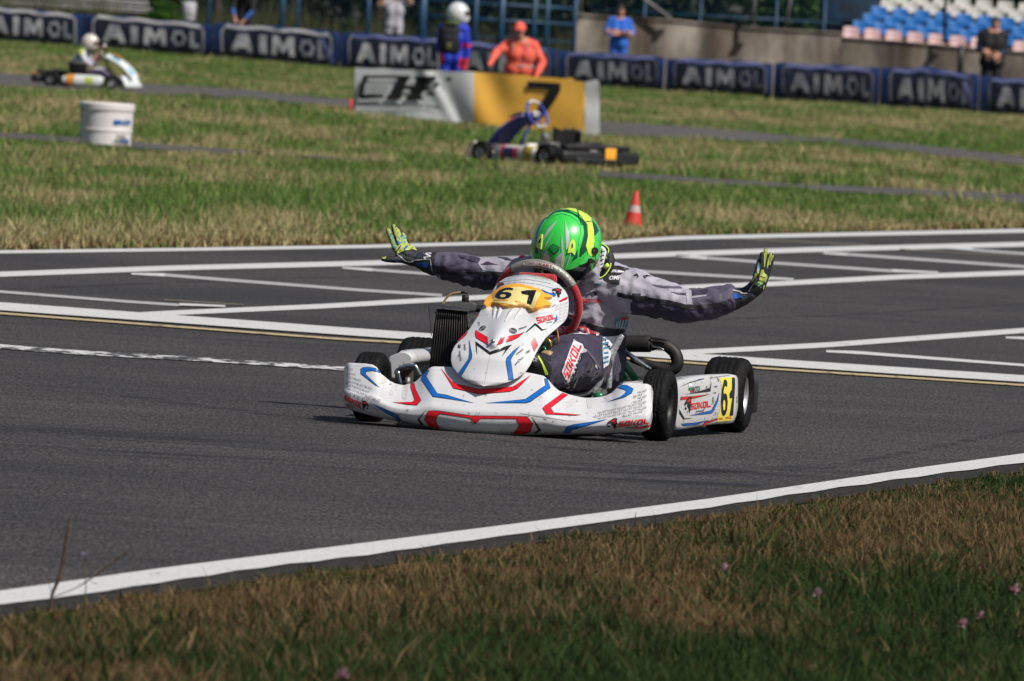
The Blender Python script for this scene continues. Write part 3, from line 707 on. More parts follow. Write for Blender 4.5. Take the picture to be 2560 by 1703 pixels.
outlined(Z1([(1346, 682), (1350, 738), (1268, 812), (1322, 772), (1333, 722)]), BLU, **nk)
outlined(Z1([(1165, 387), (1262, 432), (1333, 437), (1328, 465), (1272, 465), (1222, 430)]), BLU, **nk)
outlined(Z1([(1372, 520), (1463, 473), (1463, 496), (1387, 528)]), RED, **nk); outlined(Z1([(1278, 596), (1335, 552), (1308, 578)]), RED, **nk)
outlined(Z1([(600, 395), (628, 425), (612, 440), (600, 415)]), RED, **nk)
outlined(Z1([(640, 322), (650, 330), (622, 372), (618, 360)]), BLU, **nk)
falcon(Z1([(1280, 350), (1405, 390), (1385, 500), (1300, 470)]), nose, nbv); falcon(Z1([(765, 295), (680, 310), (640, 385), (710, 400)]), nose, nbv)
sokol(None, Z1([(1112, 712), (1318, 672), (1328, 728), (1128, 785)]), nose, nbv, Z1([(1222, 768), (1292, 755), (1290, 772), (1220, 786)]))
st(quadmap(block_word('OL'), Z1([(440, 690), (470, 640), (460, 680), (420, 735)])), RED, .0022, 4, **nk)
for s_, q in (('OMP', [(985, 1105), (1035, 1078), (1042, 1105), (995, 1135)]), ('OMP', [(245, 1025), (240, 1068), (205, 1062), (212, 1020)]), ('CORNELIUS', [(875, 1130), (955, 1068), (960, 1085), (882, 1148)]), ('RACING', [(920, 1190), (955, 1162), (960, 1180), (925, 1208)]), ('WARREN', [(860, 1250), (895, 1212), (900, 1228), (868, 1266)]), ('SNIZHKART', [(905, 840), (1000, 808), (1003, 826), (908, 858)]), ('OMP', [(225, 1030), (222, 1060), (210, 1058), (213, 1030)])):
    st(quadmap(text2d(s_, .03), Z1(q)), BLK, .0022, 5, **nk)
def ring2d(cx, cy, a, b, t, rot=0, n=20):
    o_, i_ = [], []
    for k in range(n):
        c, s_ = math.cos(6.2832 * k / n), math.sin(6.2832 * k / n); cr, sr = math.cos(rot), math.sin(rot)
        o_.append((cx + a * c * cr - b * s_ * sr, cy + a * c * sr + b * s_ * cr)); i_.append((cx + (a - t) * c * cr - (b - t) * s_ * sr, cy + (a - t) * c * sr + (b - t) * s_ * cr))
    v = o_ + i_; f = []
    for k in range(n): j = (k + 1) % n; f += [(k, j, n + j), (k, n + j, n + k)]
    return v, f
for cx, cy, a, b, r in ((843, 866, 46, 30, .25), (493, 836, 44, 24, -.5)):
    for s_ in (1, .68): v, f = ring2d(cx, cy, a * s_, b * s_, 6, r); st((Z1(v), f), BLK, .0022, 8, **nk)
    st(quadmap(text2d('CRG', .03), Z1([(cx - 18, cy - 8), (cx + 18, cy - 8), (cx + 18, cy + 10), (cx - 18, cy + 10)])), BLK, .0022, 8, **nk)
for s_, q in (('QUADRAPP', [(298, 1018), (302, 1104), (284, 1104), (276, 1018)]), ('RACING', [(250, 1160), (252, 1212), (236, 1212), (232, 1160)]), ('WARREN', [(238, 1095), (242, 1142), (228, 1142), (222, 1095)]), ('CENTURY', [(460, 768), (462, 812), (446, 806), (436, 762)])):
    v, f = text2d(s_, .03); v = [(1 - b_, a_) for a_, b_ in v]
    TL, TR, BR, BL = Z1(q); st(quadmap((v, f), (BL, BR, TR, TL)), BLK, .0022, 5, **nk)
v, f = ring2d(912, 1210, 16, 16, 6); st((Z1(v), f), BLK, .0022, 8, **nk); v, f = ring2d(228, 1150, 14, 14, 6); st((Z1(v), f), BLK, .0022, 8, **nk)
# grey outlined brick lettering near the rim
for k in range(6):
    for j in range(3):
        x0 = 1330 + j * 50 - k * 4; y0 = 570 + k * 38
        if x0 + 44 > 1475 or (k == 3 and j == 0) or (k == 2 and j == 0): continue
        st(quadmap(text2d('ZOO'), Z1([(x0, y0 - j * 14), (x0 + 44, y0 - 12 - j * 14), (x0 + 44, y0 + 14 - j * 14), (x0, y0 + 26 - j * 14)])), GRY, .0016, 12, **nk)
for q in ([(800, 240), (805, 345)], [(870, 225), (865, 345)], [(1000, 225), (950, 345)], [(1120, 235), (1050, 375)], [(1200, 255), (1120, 400)], [(700, 300), (1000, 270), (1280, 320)], [(660, 340), (900, 300), (1150, 330), (1380, 400)]):
    q = Z1(q)
    for (a_, b_), (c_, d_) in zip(q, q[1:]):
        n_ = Vector((b_ - d_, c_ - a_)).normalized() * .45; st([(a_ + n_.x, b_ + n_.y), (c_ + n_.x, d_ + n_.y), (c_ - n_.x, d_ - n_.y), (a_ - n_.x, b_ - n_.y)], GRY, .0014, 8, **nk)
st(Z1([(575, 1142), (582, 1142), (515, 1500), (508, 1500)]), GRL, .0010, 8, **nk)
for k in range(22):
    px = random.uniform(1140, 1330); py = random.uniform(840, 950); s_ = random.uniform(.3, .8); st([(px - s_, py), (px, py - s_), (px + s_, py), (px, py + s_)], BLK, .0026, 8, **nk)
no = nose.build('nose_panel', kart)
def onto(px, py, bv, off=0.0):
    o = KI @ CAMP; d = (KI.to_3x3() @ ray(px, py)).normalized(); h, n_, _, _ = bv.ray_cast(o, d)
    if h is None: return None
    if n_.dot(d) > 0: n_ = -n_
    return h + n_ * off
# fins of the grille
rib = PB()
for (a_, b_), (c_, d_) in (((640, 606), (612, 722)), ((697, 614), (655, 728)), ((835, 626), (746, 748)), ((945, 616), (856, 722))):
    p0 = Z1([(a_, b_)])[0]; p1 = Z1([(c_, d_)])[0]; pts = []
    for k in range(7):
        t = k / 6; h = onto(p0[0] + (p1[0] - p0[0]) * t, p0[1] + (p1[1] - p0[1]) * t, nbv, -.001 - .004 * t)
        if h: pts.append(h)
    rib.tube(pts, [.0095 * (1 - .45 * k / len(pts)) for k in range(len(pts))], PLW, seg=10)
rib.build('grille_fin', no)
sc = PB(); h = onto(*Z1([(615, 990)])[0], nbv, .002)
sc.add(*(lambda b: ([h + Vector((.009 * math.sin(p) * math.cos(t), -.006 * math.cos(p), .009 * math.sin(p) * math.sin(t))) for p in [.01, .5, 1.0, 1.5, 2.2] for t in [6.2832 * k / 14 for k in range(14)]], [(i * 14 + j, i * 14 + (j + 1) % 14, (i + 1) * 14 + (j + 1) % 14, (i + 1) * 14 + j) for i in range(4) for j in range(14)]))(0), MTL); sc.build('screw', no)
PLATE = [(525, 590), (545, 520), (600, 480), (650, 430), (740, 378), (850, 356), (930, 354), (1060, 387), (1150, 420), (1190, 455), (1285, 490), (1280, 505), (1182, 512), (1275, 580), (1265, 600), (1200, 605), (1085, 645), (1060, 640), (1000, 605), (900, 592), (830, 600), (780, 605), (740, 600), (690, 577), (640, 562), (590, 577), (535, 600)]
plate = PB(); lay(plate, Z1(PLATE), ORG, nbv, KI, .014, 5, thick=.016); pbv = bvh_of(plate)
st(Z1([(640, 445), (740, 382), (850, 360), (930, 358), (1060, 391), (1148, 424), (1165, 432), (1072, 612), (990, 585), (830, 560), (600, 532)]), YEL, .0012, 4, plate, pbv)
six = [(.98, .93), (.75, 1), (.45, .97), (.15, .75), (0, .38), (.05, .12), (.28, 0), (.6, 0), (.85, .12), (.97, .35), (.88, .55), (.62, .62), (.4, .58), (.36, .66), (.5, .78), (.7, .82), (.93, .78)]
sixh = [(.34, .16), (.27, .3), (.36, .42), (.55, .43), (.66, .33), (.6, .18), (.45, .13)]
st(quadmap(poly2d([six, sixh]), Z1([(672, 366), (858, 372), (822, 505), (628, 492)])), BLK, .0024, 3, plate, pbv)
st(quadmap(poly2d([(.42, .98), (1, 1), (1, 0), (.55, 0), (.58, .62), (.1, .66), (.02, .86)]), Z1([(930, 392), (1112, 400), (1055, 565), (930, 535)])), BLK, .0024, 3, plate, pbv)
for q in ([(628, 508), (790, 504), (786, 520), (612, 522)], [(872, 516), (1022, 568), (1016, 584), (866, 532)]): st(quadmap(block_word('SOKOL'), Z1(q)), mat('orange_print', (.7, .2, .03), .5), .002, 5, plate, pbv)
plate.build('number_plate', kart)

# ---- wheels
def wheel(c, r, wd, rimm, name='wheel', rimr=.064, deep=.02, parent=kart, detail=1):
    M = Matrix.Translation(Vector(c))
    hub = PB(); hub.lathe([(.0, wd * .32), (.03, wd * .32), (.034, wd * .2), (.012, -wd * .3), (0, -wd * .3)], rimm, 24, M); h_ = hub.build(name, parent)
    t = PB(); hw = wd / 2
    pr = [(rimr, hw * .78), (rimr + .012, hw * .93), (r * .72, hw * 1.06), (r * .86, hw * 1.0), (r * .95, hw * .86), (r * .985, hw * .66)]
    top = [(r, hw * k) for k in (.5, .42, .34, .18, .1, .02, -.02, -.1, -.18, -.34, -.42, -.5)]
    pr = pr + top + [(a, -b) for a, b in pr[::-1]]
    n = 72 if detail else 28
    def md(j, k):
        if not (5 <= j <= len(pr) - 6): return 0
        if j in (7, 10, 13, 16): return -.004
        return -.0045 if (k + j * 2) % 6 == 0 else 0
    t.lathe(pr, RUB, n, M, mod=md if detail else None); t.build('tyre', h_)
    q = PB(); q.lathe([(rimr, -hw * .8), (rimr - .006, -hw * .7), (rimr - .006, hw * .1), (rimr - .02, hw * .25), (rimr - .02, hw * .2 - deep * .2), (.03, hw * .22)], rimm, 40, M)
    q.lathe([(rimr + .004, hw * .84), (rimr - .003, hw * .80), (rimr - .008, hw * .55), (rimr - .010, hw * .1)], rimm, 40, M); q.build('rim', h_)
    return h_
wheel((-.545, 0, .128), .130, .10, PBK); wheel((.545, 0, .131), .131, .098, PBK)
wheel((-.60, 1.04, .142), .143, .155, SILV, rimr=.068); wheel((.60, 1.04, .142), .143, .155, SILV, rimr=.070)

# ---- side pods
def pod(side):
    pb = PB(); TP = Z5([(185, 630), (300, 572), (500, 522), (800, 490), (1080, 481), (1140, 498), (1160, 540)]); BTm = Z5([(185, 1335), (300, 1337), (500, 1302), (830, 1252), (1080, 1240), (1120, 1200), (1160, 1000)])
    rows = []
    for i in range(33):
        t = i / 32; px = 1689.5 + (1845 - 1689.5) * t; ty = interp(TP, px); by = interp(BTm, px); r = []
        yl = .20 + .66 * t ** .9
        for k in range(19):
            v = k / 18; py = by + (ty - by) * v; p = kp(px, py, yl); p.x -= .035 * (2 * v - 1) ** 4 * 0; p = kp(px, py, yl + .03 * (2 * v - 1) ** 4); r.append(p)
        a, b = r[0], r[-1]
        r = [a + Vector((-.10, 0, .004)), a + Vector((-.02, 0, -.004))] + r + [b + Vector((-.02, .005, .002)), b + Vector((-.09, .01, -.006)), b + Vector((-.10, .01, -.03))]
        rows.append(r)
    f0 = [p + Vector((-.012, .0, 0)) for p in rows[0]]; f1 = [p + Vector((-.05, .01, 0)) for p in rows[0]]; f2 = [p + Vector((-.12, .05, 0)) for p in rows[0]]
    e1 = [p + Vector((-.01, .012, 0)) for p in rows[-1]]; e2 = [p + Vector((-.05, .016, 0)) for p in rows[-1]]
    pb.grid([f2, f1, f0] + rows + [e1, e2], PLG, flip=True); return pb
pr = pod(1); pv = bvh_of(pr); pk = dict(pb=pr, bv=pv)
st(Z5([(868, 540), (930, 528), (1085, 520), (1100, 560), (1105, 800), (1085, 1100), (1060, 1195), (830, 1222), (830, 1180), (880, 1000), (905, 760), (895, 620)]), YL2, **pk)
st(quadmap(poly2d([six, sixh]), Z5([(890, 545), (985, 560), (1000, 1090), (885, 1145)])), BLK, .0024, 4, **pk)
st(quadmap(poly2d([(.42, 1), (.92, 1), (.98, .82), (.66, 0), (.10, 0), (.50, .46), (.08, .46), (.02, .58), (.44, .70)]), Z5([(1020, 530), (1110, 530), (1110, 1115), (1010, 1125)])), BLK, .0024, 4, **pk)
for q in ([(855, 1155), (920, 1150), (915, 1180), (848, 1188)], [(962, 1140), (1060, 1130), (1055, 1165), (955, 1172)]): st(quadmap(block_word('SOKOL'), Z5(q)), MATS['orange_print'], .002, 5, **pk)
sokol(None, Z5([(430, 930), (715, 885), (728, 985), (398, 1035)]), pr, pv, Z5([(495, 1045), (628, 1030), (618, 1065), (486, 1082)])); falcon(Z5([(300, 850), (430, 825), (420, 1095), (330, 1100)]), pr, pv)
outlined(Z5([(265, 835), (470, 825), (720, 788), (600, 815), (470, 848), (258, 878)]), RED, **pk)
outlined(Z5([(862, 760), (830, 880), (745, 1045), (560, 1090), (400, 1122), (560, 1105), (735, 1085), (775, 1050), (838, 900)]), BLU, **pk)
outlined(Z5([(275, 1252), (480, 1240), (700, 1195), (500, 1262), (300, 1282)]), BLU, **pk); outlined(Z5([(595, 1288), (640, 1230), (840, 1165), (840, 1180), (665, 1240), (640, 1285)]), RED, **pk)
st(Z5([(235, 1020), (320, 1165), (460, 1160), (300, 1183), (235, 1090)]), BLK, **pk)
st(Z5([(742, 590), (725, 745), (560, 765), (310, 795), (520, 750), (630, 715), (710, 690)]), BLK, **pk)
st(Z5([(240, 680), (400, 600), (620, 540), (630, 550), (400, 612)]), BLK, **pk); st(Z5([(500, 560), (625, 540), (590, 555)]), BLU, **pk)
for m_, y0 in ((mat('white_print', (.8, .8, .8), .4), 625), (GRN, 685), (RED, 730)): st(Z5([(378, y0), (425, y0 - 5), (440, y0 + 40), (385, y0 + 45)]) if m_ is not RED else Z5([(400, 730), (440, 725), (425, 775)]), m_, .002, 6, **pk)
st(quadmap(text2d('KROTOV', .02), Z5([(432, 675), (560, 655), (560, 740), (438, 765)])), BLK, .0026, 5, **pk)
for q, s_ in (([(722, 528), (1020, 488), (1020, 498), (722, 542)], 'M. KRAVTSOV'), ([(780, 658), (832, 655), (832, 675), (782, 682)], 'OMP'), ([(765, 758), (815, 755), (815, 772), (768, 776)], 'OMP')): st(quadmap(text2d(s_, .03), Z5(q)), BLK, .0022, 5, **pk)
v, f = ring2d(765, 880, 14, 52, 6); st((Z5(v), f), BLK, .0022, 8, **pk)
for k in range(7): st(Z5([(740, 900 + k * 45), (885, 890 + k * 40), (885, 893 + k * 40), (740, 904 + k * 45)]), GRY, .0014, 12, **pk)
pr.build('side_pod', kart)
# the pod on the engine side, seen end-on
S4 = lambda P, yl: [kp(*p, yl) for p in R4c(P)]
pod2 = PB(); ring = [(762, 205), (800, 175), (915, 130), (960, 95), (1060, 100), (1130, 135), (1170, 180), (1172, 235), (1150, 290), (1060, 300), (960, 335), (905, 375), (880, 440), (868, 560), (812, 555), (805, 400), (800, 300)]
def loop(dy, sh, yl): 
    c = kp(*R4c([(960, 250)])[0], yl)
    return [c + (p - c) * sh + Vector((0, dy, 0)) for p in S4(ring, yl)]
pod2.grid([loop(-.022, .78, .22), loop(-.014, .90, .22), loop(0, .95, .22), loop(.01, 1.0, .22), loop(.1, 1.02, .22), loop(.5, .98, .22)], PLG, closeu=True)
vs = loop(-.022, .78, .22); pod2.add(vs, [tuple(t) for t in tessellate_polygon([vs])], PLG); pod2.build('side_pod', kart)
bar = PB(); bar.tube(S4([(905, 385), (960, 350), (1130, 318), (1185, 350), (1250, 470)], .20), .0085, CHR, spline=6); bar.tube(S4([(905, 375), (925, 450), (955, 570), (970, 640)], .20), .0075, CHR); bar.build('side_bumper_bar', kart)
pan = PB(); q = S4([(930, 400), (1130, 370), (1130, 640), (990, 640)], .30); pan.add(q + [p + Vector((0, .01, 0)) for p in q], [(0, 1, 2, 3), (7, 6, 5, 4), (0, 4, 5, 1), (1, 5, 6, 2), (2, 6, 7, 3), (3, 7, 4, 0)], BRN, False)
pan.tube([kp(*R4c([(1055, 490)])[0], .28), kp(*R4c([(1055, 640)])[0], .28)], .012, ALU); pan.build('chain_guard', kart)

# ---- radiator
Z8 = lambda P, yl: [kp(*p, yl) for p in zc(P, 1020, 700, 6.03)]
def slab(pb, P, yl, th, m, f=Z8, bv_=0):
    a = f(P, yl); n = len(a); b = [p + Vector((0, th, 0)) for p in a]; T = [tuple(t) for t in tessellate_polygon([a])]
    pb.add(a + b, T + [tuple(n + i for i in t[::-1]) for t in T] + [(i, n + i, n + (i + 1) % n, (i + 1) % n) for i in range(n)], m, False); return pb
rad = PB(); slab(rad, [(430, 440), (890, 450), (900, 760), (905, 1420), (310, 1420), (345, 1000)], .46, .035, RAD)
for k in range(14):
    x0 = 445 + k * 33; x1 = 340 + k * 40
    pts = Z8([(x0, 470), ((x0 + x1) / 2 + 8, 900), (x1, 1400)], .457); rad.tube(pts, .0009, FIN, seg=5)
ro = rad.build('radiator', kart)
tk = PB(); slab(tk, [(425, 430), (470, 372), (740, 322), (955, 345), (993, 380), (995, 460), (890, 475)], .45, .05, ALU); slab(tk, [(890, 450), (985, 440), (985, 560), (950, 700), (905, 720)], .455, .045, ALU); tk.build('header_tank', ro)
cp = PB(); a_ = Z8([(862, 322)], .475)[0]; b_ = Z8([(862, 225)], .475)[0]; cp.lathe([(0, 0), (.0135, 0), (.0135, .022), (.011, .025), (0, .025)], PBK, 16, Matrix.Translation(a_ + Vector((0, 0, -.002))), axis='Z'); cp.tube(Z8([(800, 190), (850, 185), (895, 200)], .475), .005, PBK); cp.build('filler_cap', ro)
hs = PB(); hs.tube(Z8([(525, 370), (560, 300), (620, 235), (700, 200), (800, 188)], .475), .0042, HOS, spline=6); hs.build('overflow_hose', ro)
h2 = PB(); h2.tube(Z8([(975, 430), (1060, 435), (1200, 440)], .50), .0135, PBK, spline=4); h2.build('coolant_hose', ro)
clr = mat('clear_shield', (.85, .87, .9), .08, trans=1.0, spec=.5); clr.node_tree.nodes['Principled BSDF'].inputs['IOR'].default_value = 1.05
def wire(pb, P, yl, m, r=.0022, f=Z8, **k): return pb.tube(f(P, yl), r, m, seg=8, **k)
sh = PB(); P_ = [(310, 378), (885, 430), (893, 460), (430, 448), (380, 520), (352, 850), (335, 640)]; slab(sh, P_, .44, .002, clr)
wire(sh, [(352, 840), (308, 385), (330, 374), (880, 428), (890, 460)], .438, mat('shield_edge', (.03, .03, .06), .3), .0013); sh.tube(Z8([(430, 470), (405, 490)], .44), .004, PBK); sh.build('plastic_shield', ro)

# ---- steering wheel
sw = PB(); C0 = kp(1345, 757, .36)
a_ = .1585; b_ = .147; tl = R(8)
def swp(t):
    x = a_ * math.cos(t); z = b_ * math.sin(t); return C0 + Vector((x * math.cos(tl) + z * math.sin(tl), -z * .42, z * math.cos(tl) - x * math.sin(tl) * 1.0))
N_ = 120; seg = []
for k in range(N_ + 1):
    t = 2 * math.pi * k / N_; seg.append((t, swp(t)))
def arc(t0, t1, r, m, n=40): sw.tube([swp(t0 + (t1 - t0) * k / n) for k in range(n + 1)], r, m, seg=18, cap=True)
arc(R(38), R(134),   .0165, SLV); arc(R(-215), R(39), .0152, RDS, 90); arc(R(133), R(146), .0161, RDS, 6)
so_ = sw.build('steering_wheel', kart)
sp = PB(); cc = C0 + Vector((0, .03, 0))
for t in (R(-12), R(192), R(-90)): sp.tube([swp(t), cc], [.014, .02], RDS, seg=10, flat=.3)
sp.box(cc + Vector((-.01, -.02, .085)), (.15, .03, .05), RDS, .015); sp.lathe([(0, -.03), (.04, -.03), (.045, 0), (0, .02)], RDS, 20, Matrix.Translation(cc) @ Matrix.Rotation(R(90), 4, 'Z')); sp.build('spokes', so_)
cl = PB(); cl.tube([cc, kp(1290, 870, .1), kp(1255, 960, -.1)], .011, MTL); cl.build('steering_column', kart)
swb = bvh_of(sw); tgb = PB()
lay(tgb, Z1([(950, 75), (965, 62), (1130, 58), (1318, 100), (1308, 162), (1130, 118), (944, 118)]), BLK, swb, KI, .0006, 3)
lay(tgb, Z1([(954, 80), (968, 68), (1130, 64), (1312, 104), (1303, 156), (1130, 112), (952, 110)]), mat('badge_silver', (.55, .52, .47), .35, .3), swb, KI, .0012, 3)
DRD = mat('dark_red_print', (.22, .006, .03), .5)
for s_, q in (('TONY', [(975, 72), (1100, 74), (1092, 104), (972, 100)]), ('//', [(1104, 72), (1138, 76), (1126, 114), (1092, 108)]), ('KART', [(1144, 76), (1300, 108), (1290, 142), (1138, 108)])):
    lay(tgb, quadmap(text2d(s_, .015), Z1(q)), DRD, swb, KI, .0019, 3)
tgb.build('badge', so_)

# ---- seat, frame tubes, exhaust, rear
R3p = lambda P, yl: [kp(*p, yl) for p in R3c(P)]
seat = PB()
def srow(P, y0, y1): return None
rim_pts = R3p([(1185, 268), (1140, 330), (1075, 450), (1030, 600), (1025, 760), (1028, 880)], .60)
seat.tube(rim_pts, [.006, .010, .011, .011, .010, .007], FIB, seg=12, spline=6, flat=1.3)
seat.tube(R3p([(925, 655), (945, 700), (900, 830), (820, 920), (700, 955), (580, 955)], .50), [.007, .012, .014, .011, .008, .006], FIB, seg=12, spline=6)
# shell behind and beneath the driver
rows = []
for i in range(15):
    t = -1 + 2 * i / 14; r = []
    for k in range(12):
        s_ = k / 11; z = .06 + .30 * max(0, s_ - .35) / .65; y = .45 + .45 * min(1, s_ / .5) + .10 * max(0, s_ - .5)
        r.append(Vector((.04 + .165 * math.sin(t * math.pi / 2) * (1 - .1 * s_), y - .12 * (1 - math.cos(t * math.pi / 2)) * s_ , z + .10 * t * t * (1 - s_ * .3))))
    rows.append(r)
seat.grid(rows, FIB); seat.build('seat', kart)
fr = PB()
for pts, r_ in (([(1090, 480), (1205, 790)], .013), ([(1090, 480), (1200, 600), (1345, 790)], .014)): fr.tube(R3p(pts, .86), r_, GRF)
fr.tube(R3p([(1115, 400), (1300, 520), (1505, 668)], .84), .0095, CHR)
fr.tube([Vector((.33, -.05, .05)), Vector((.36, .3, .05)), Vector((.33, .7, .05)), Vector((.30, 1.15, .06))], .015, GRF, spline=4); fr.tube([Vector((-.33, -.05, .05)), Vector((-.33, .7, .05)), Vector((-.28, 1.15, .06))], .015, GRF, spline=4)
fr.tube([Vector((-.33, -.05, .05)), Vector((-.2, -.22, .05)), Vector((.2, -.22, .05)), Vector((.33, -.05, .05))], .013, GRF, spline=4)
fr.tube(R3p([(850, 972), (960, 965)], .35), .012, GRF)
fr.build('frame', kart)
fl = PB(); fl.box((0, .22, .038), (.62, .95, .006), ALU); fl.build('floor_tray', kart)
axl = PB(); axl.tube([Vector((-.55, 1.04, .142)), Vector((.55, 1.04, .142))], .02, MTL); axl.build('rear_axle', kart)
for s_ in (-1, 1):
    fx = PB(); fx.tube([Vector((s_ * .30, 0, .12)), Vector((s_ * .50, 0, .128))], .014, ALU); fx.tube([Vector((s_ * .10, .05, .14)), Vector((s_ * .40, .06, .125)), Vector((s_ * .46, .0, .125))], .006, CHR); fx.build('stub_axle', kart)
ex = PB(); E = .96
ex.tube(R3p([(1080, 355), (1130, 362), (1200, 366), (1490, 368), (1510, 372)], E), [.02, .03, .0325, .0325, .026], EXH, seg=22, spline=4)
ex.tube(R3p([(1490, 372), (1600, 360), (1700, 395), (1790, 480), (1815, 590), (1760, 660), (1640, 650), (1500, 610), (1280, 540)], E), [.020, .022, .023, .024, .024, .024, .022, .018, .014], EXH, seg=18, spline=8)
ex.tube(R3p([(1505, 300), (1600, 310), (1690, 330)], E - .03), .0045, EXH, spline=3); ex.tube(R3p([(1510, 402), (1600, 410), (1660, 440)], E - .025), .0035, MTL, spline=3); ex.build('exhaust', kart)
rb = PB(); rb.box((0, 1.235, .13), (1.30, .07, .10), PBK, .02); rb.box((.655, 1.235, .13), (.035, .10, .125), PBK, .012); rb.box((-.655, 1.235, .13), (.035, .10, .125), PBK, .012); rb.build('rear_bumper', kart)
en = PB(); en.box((-.26, .86, .17), (.16, .2, .2), ALU, .02); en.lathe([(0, 0), (.06, 0), (.065, .02), (.065, .1), (.05, .12), (0, .12)], ALU, 20, Matrix.Translation(Vector((-.26, .78, .26))), axis='Z')
for k in range(5): en.box((-.26, .86, .10 + k * .03), (.18, .22, .006), ALU)
en.build('engine', kart)
# brake parts and pipes in the gap beside the nose
bk = PB(); g_ = mat('brass_fitting', (.55, .33, .06), .3, .9)
bk.box(kp(1362, 868, .18), (.07, .05, .06), PBK, .01); bk.tube([kp(1352, 840, .15), kp(1372, 850, .14), kp(1378, 868, .14)], .0045, g_, spline=4); bk.tube([kp(1392, 822, .2), kp(1396, 850, .18), kp(1390, 870, .2)], .003, mat('amber_pipe', (.35, .12, .02), .4), spline=4)
bk.tube([kp(1345, 880, .16), kp(1360, 868, .14), kp(1366, 890, .14)], .005, GRF, spline=4); bk.lathe([(.012, -.01), (.03, -.01), (.03, .01), (.012, .01)], ALU, 20, Matrix.Translation(kp(1368, 876, .22))); bk.box(kp(1368, 893, .1), (.05, .05, .05), HOS, .015); bk.build('brake_caliper', kart)
bp_ = PB(); bp_.tube([Vector((-.2, -.04, .16)), Vector((-.1, -.06, .22)), Vector((.02, -.06, .22)), Vector((.06, -.04, .16))], .009, CHR, spline=4); bp_.build('pedal_bar', kart)
# ============================================================ PEOPLE
from mathutils import noise as MN
def capsule(pb, pts, rad, m, seg=16, spline=5):
    """closed tapered limb with round ends (source for the joined body)"""
    P = [Vector(p) for p in pts]; r0, r1 = rad[0], rad[-1]
    a = (P[0] - P[1]).normalized(); b = (P[-1] - P[-2]).normalized()
    pre = [P[0] + a * r0 * .98, P[0] + a * r0 * .85, P[0] + a * r0 * .5]; post = [P[-1] + b * r1 * .5, P[-1] + b * r1 * .85, P[-1] + b * r1 * .98]
    Q, RR = [], []
    for i in range(len(P) - 1):
        p0 = P[max(0, i - 1)]; p1 = P[i]; p2 = P[i + 1]; p3 = P[min(len(P) - 1, i + 2)]
        for k in range(spline):
            t = k / spline; Q.append(0.5 * ((2 * p1) + (p2 - p0) * t + (2 * p0 - 5 * p1 + 4 * p2 - p3) * t * t + (3 * p1 - p0 - 3 * p2 + p3) * t ** 3)); tt = t * t * (3 - 2 * t); RR.append(rad[i] * (1 - tt) + rad[i + 1] * tt)
    Q.append(P[-1]); RR.append(rad[-1])
    pb.tube(pre + Q + post, [r0 * .18, r0 * .53, r0 * .87] + RR + [r1 * .87, r1 * .53, r1 * .18], m, seg=seg)
def ellips(pb, c, ax_, m, M=None, nu=16, nv=12):
    rows = [[Vector(c) + ((M @ Vector((ax_[0] * math.sin(p) * math.cos(t), ax_[1] * math.sin(p) * math.sin(t), ax_[2] * math.cos(p)))) if M else Vector((ax_[0] * math.sin(p) * math.cos(t), ax_[1] * math.sin(p) * math.sin(t), ax_[2] * math.cos(p)))) for t in [2 * math.pi * k / nu for k in range(nu)]] for p in [.02 + (math.pi - .04) * j / nv for j in range(nv + 1)]]
    b = len(pb.v); pb.grid(rows, m, closeu=True); k = pb.mi(m)
    pb.f.append(tuple(b + j for j in range(nu))); pb.m.append(k); pb.sm.append(True); pb.f.append(tuple(b + nv * nu + j for j in range(nu))[::-1]); pb.m.append(k); pb.sm.append(True)
def fuse(pb, voxel, smooth=6, fold=0.0, fscale=14.0, fold2=0.0, f2=40.0):
    """joins all overlapping pieces into one continuous skin; returns PB-like verts/faces"""
    o = pb.build('tmp'); bm = bmesh.new(); bm.from_mesh(o.data); bmesh.ops.recalc_face_normals(bm, faces=bm.faces); bm.to_mesh(o.data); bm.free()
    md = o.modifiers.new('r', 'REMESH'); md.mode = 'VOXEL'; md.voxel_size = voxel
    ms = o.modifiers.new('s', 'SMOOTH'); ms.iterations = smooth; ms.factor = .5
    bpy.context.view_layer.update(); me = bpy.data.meshes.new_from_object(o.evaluated_get(bpy.context.evaluated_depsgraph_get()))
    V = [v.co.copy() for v in me.vertices]; N = [v.normal.copy() for v in me.vertices]; F = [tuple(p.vertices) for p in me.polygons]; FN = [p.normal.copy() for p in me.polygons]; FC = [p.center.copy() for p in me.polygons]
    bpy.data.objects.remove(o)
    if fold:
        for i, v in enumerate(V):
            a = MN.noise(v * fscale); b = 1 - abs(MN.noise(v * fscale * 1.7 + Vector((5, 1, 3)))) * 2; c = MN.noise(v * f2)
            V[i] = v + N[i] * (fold * (a * .6 + b * .6) + fold2 * c)
    bpy.data.meshes.remove(me); return V, F, FN, FC
def fused(pb, V, F, FN, FC, pick):
    b = len(pb.v); pb.v += [tuple(v) for v in V]
    for f, n_, c in zip(F, FN, FC): pb.f.append(tuple(b + i for i in f)); pb.m.append(pb.mi(pick(c, n_))); pb.sm.append(True)
    return pb

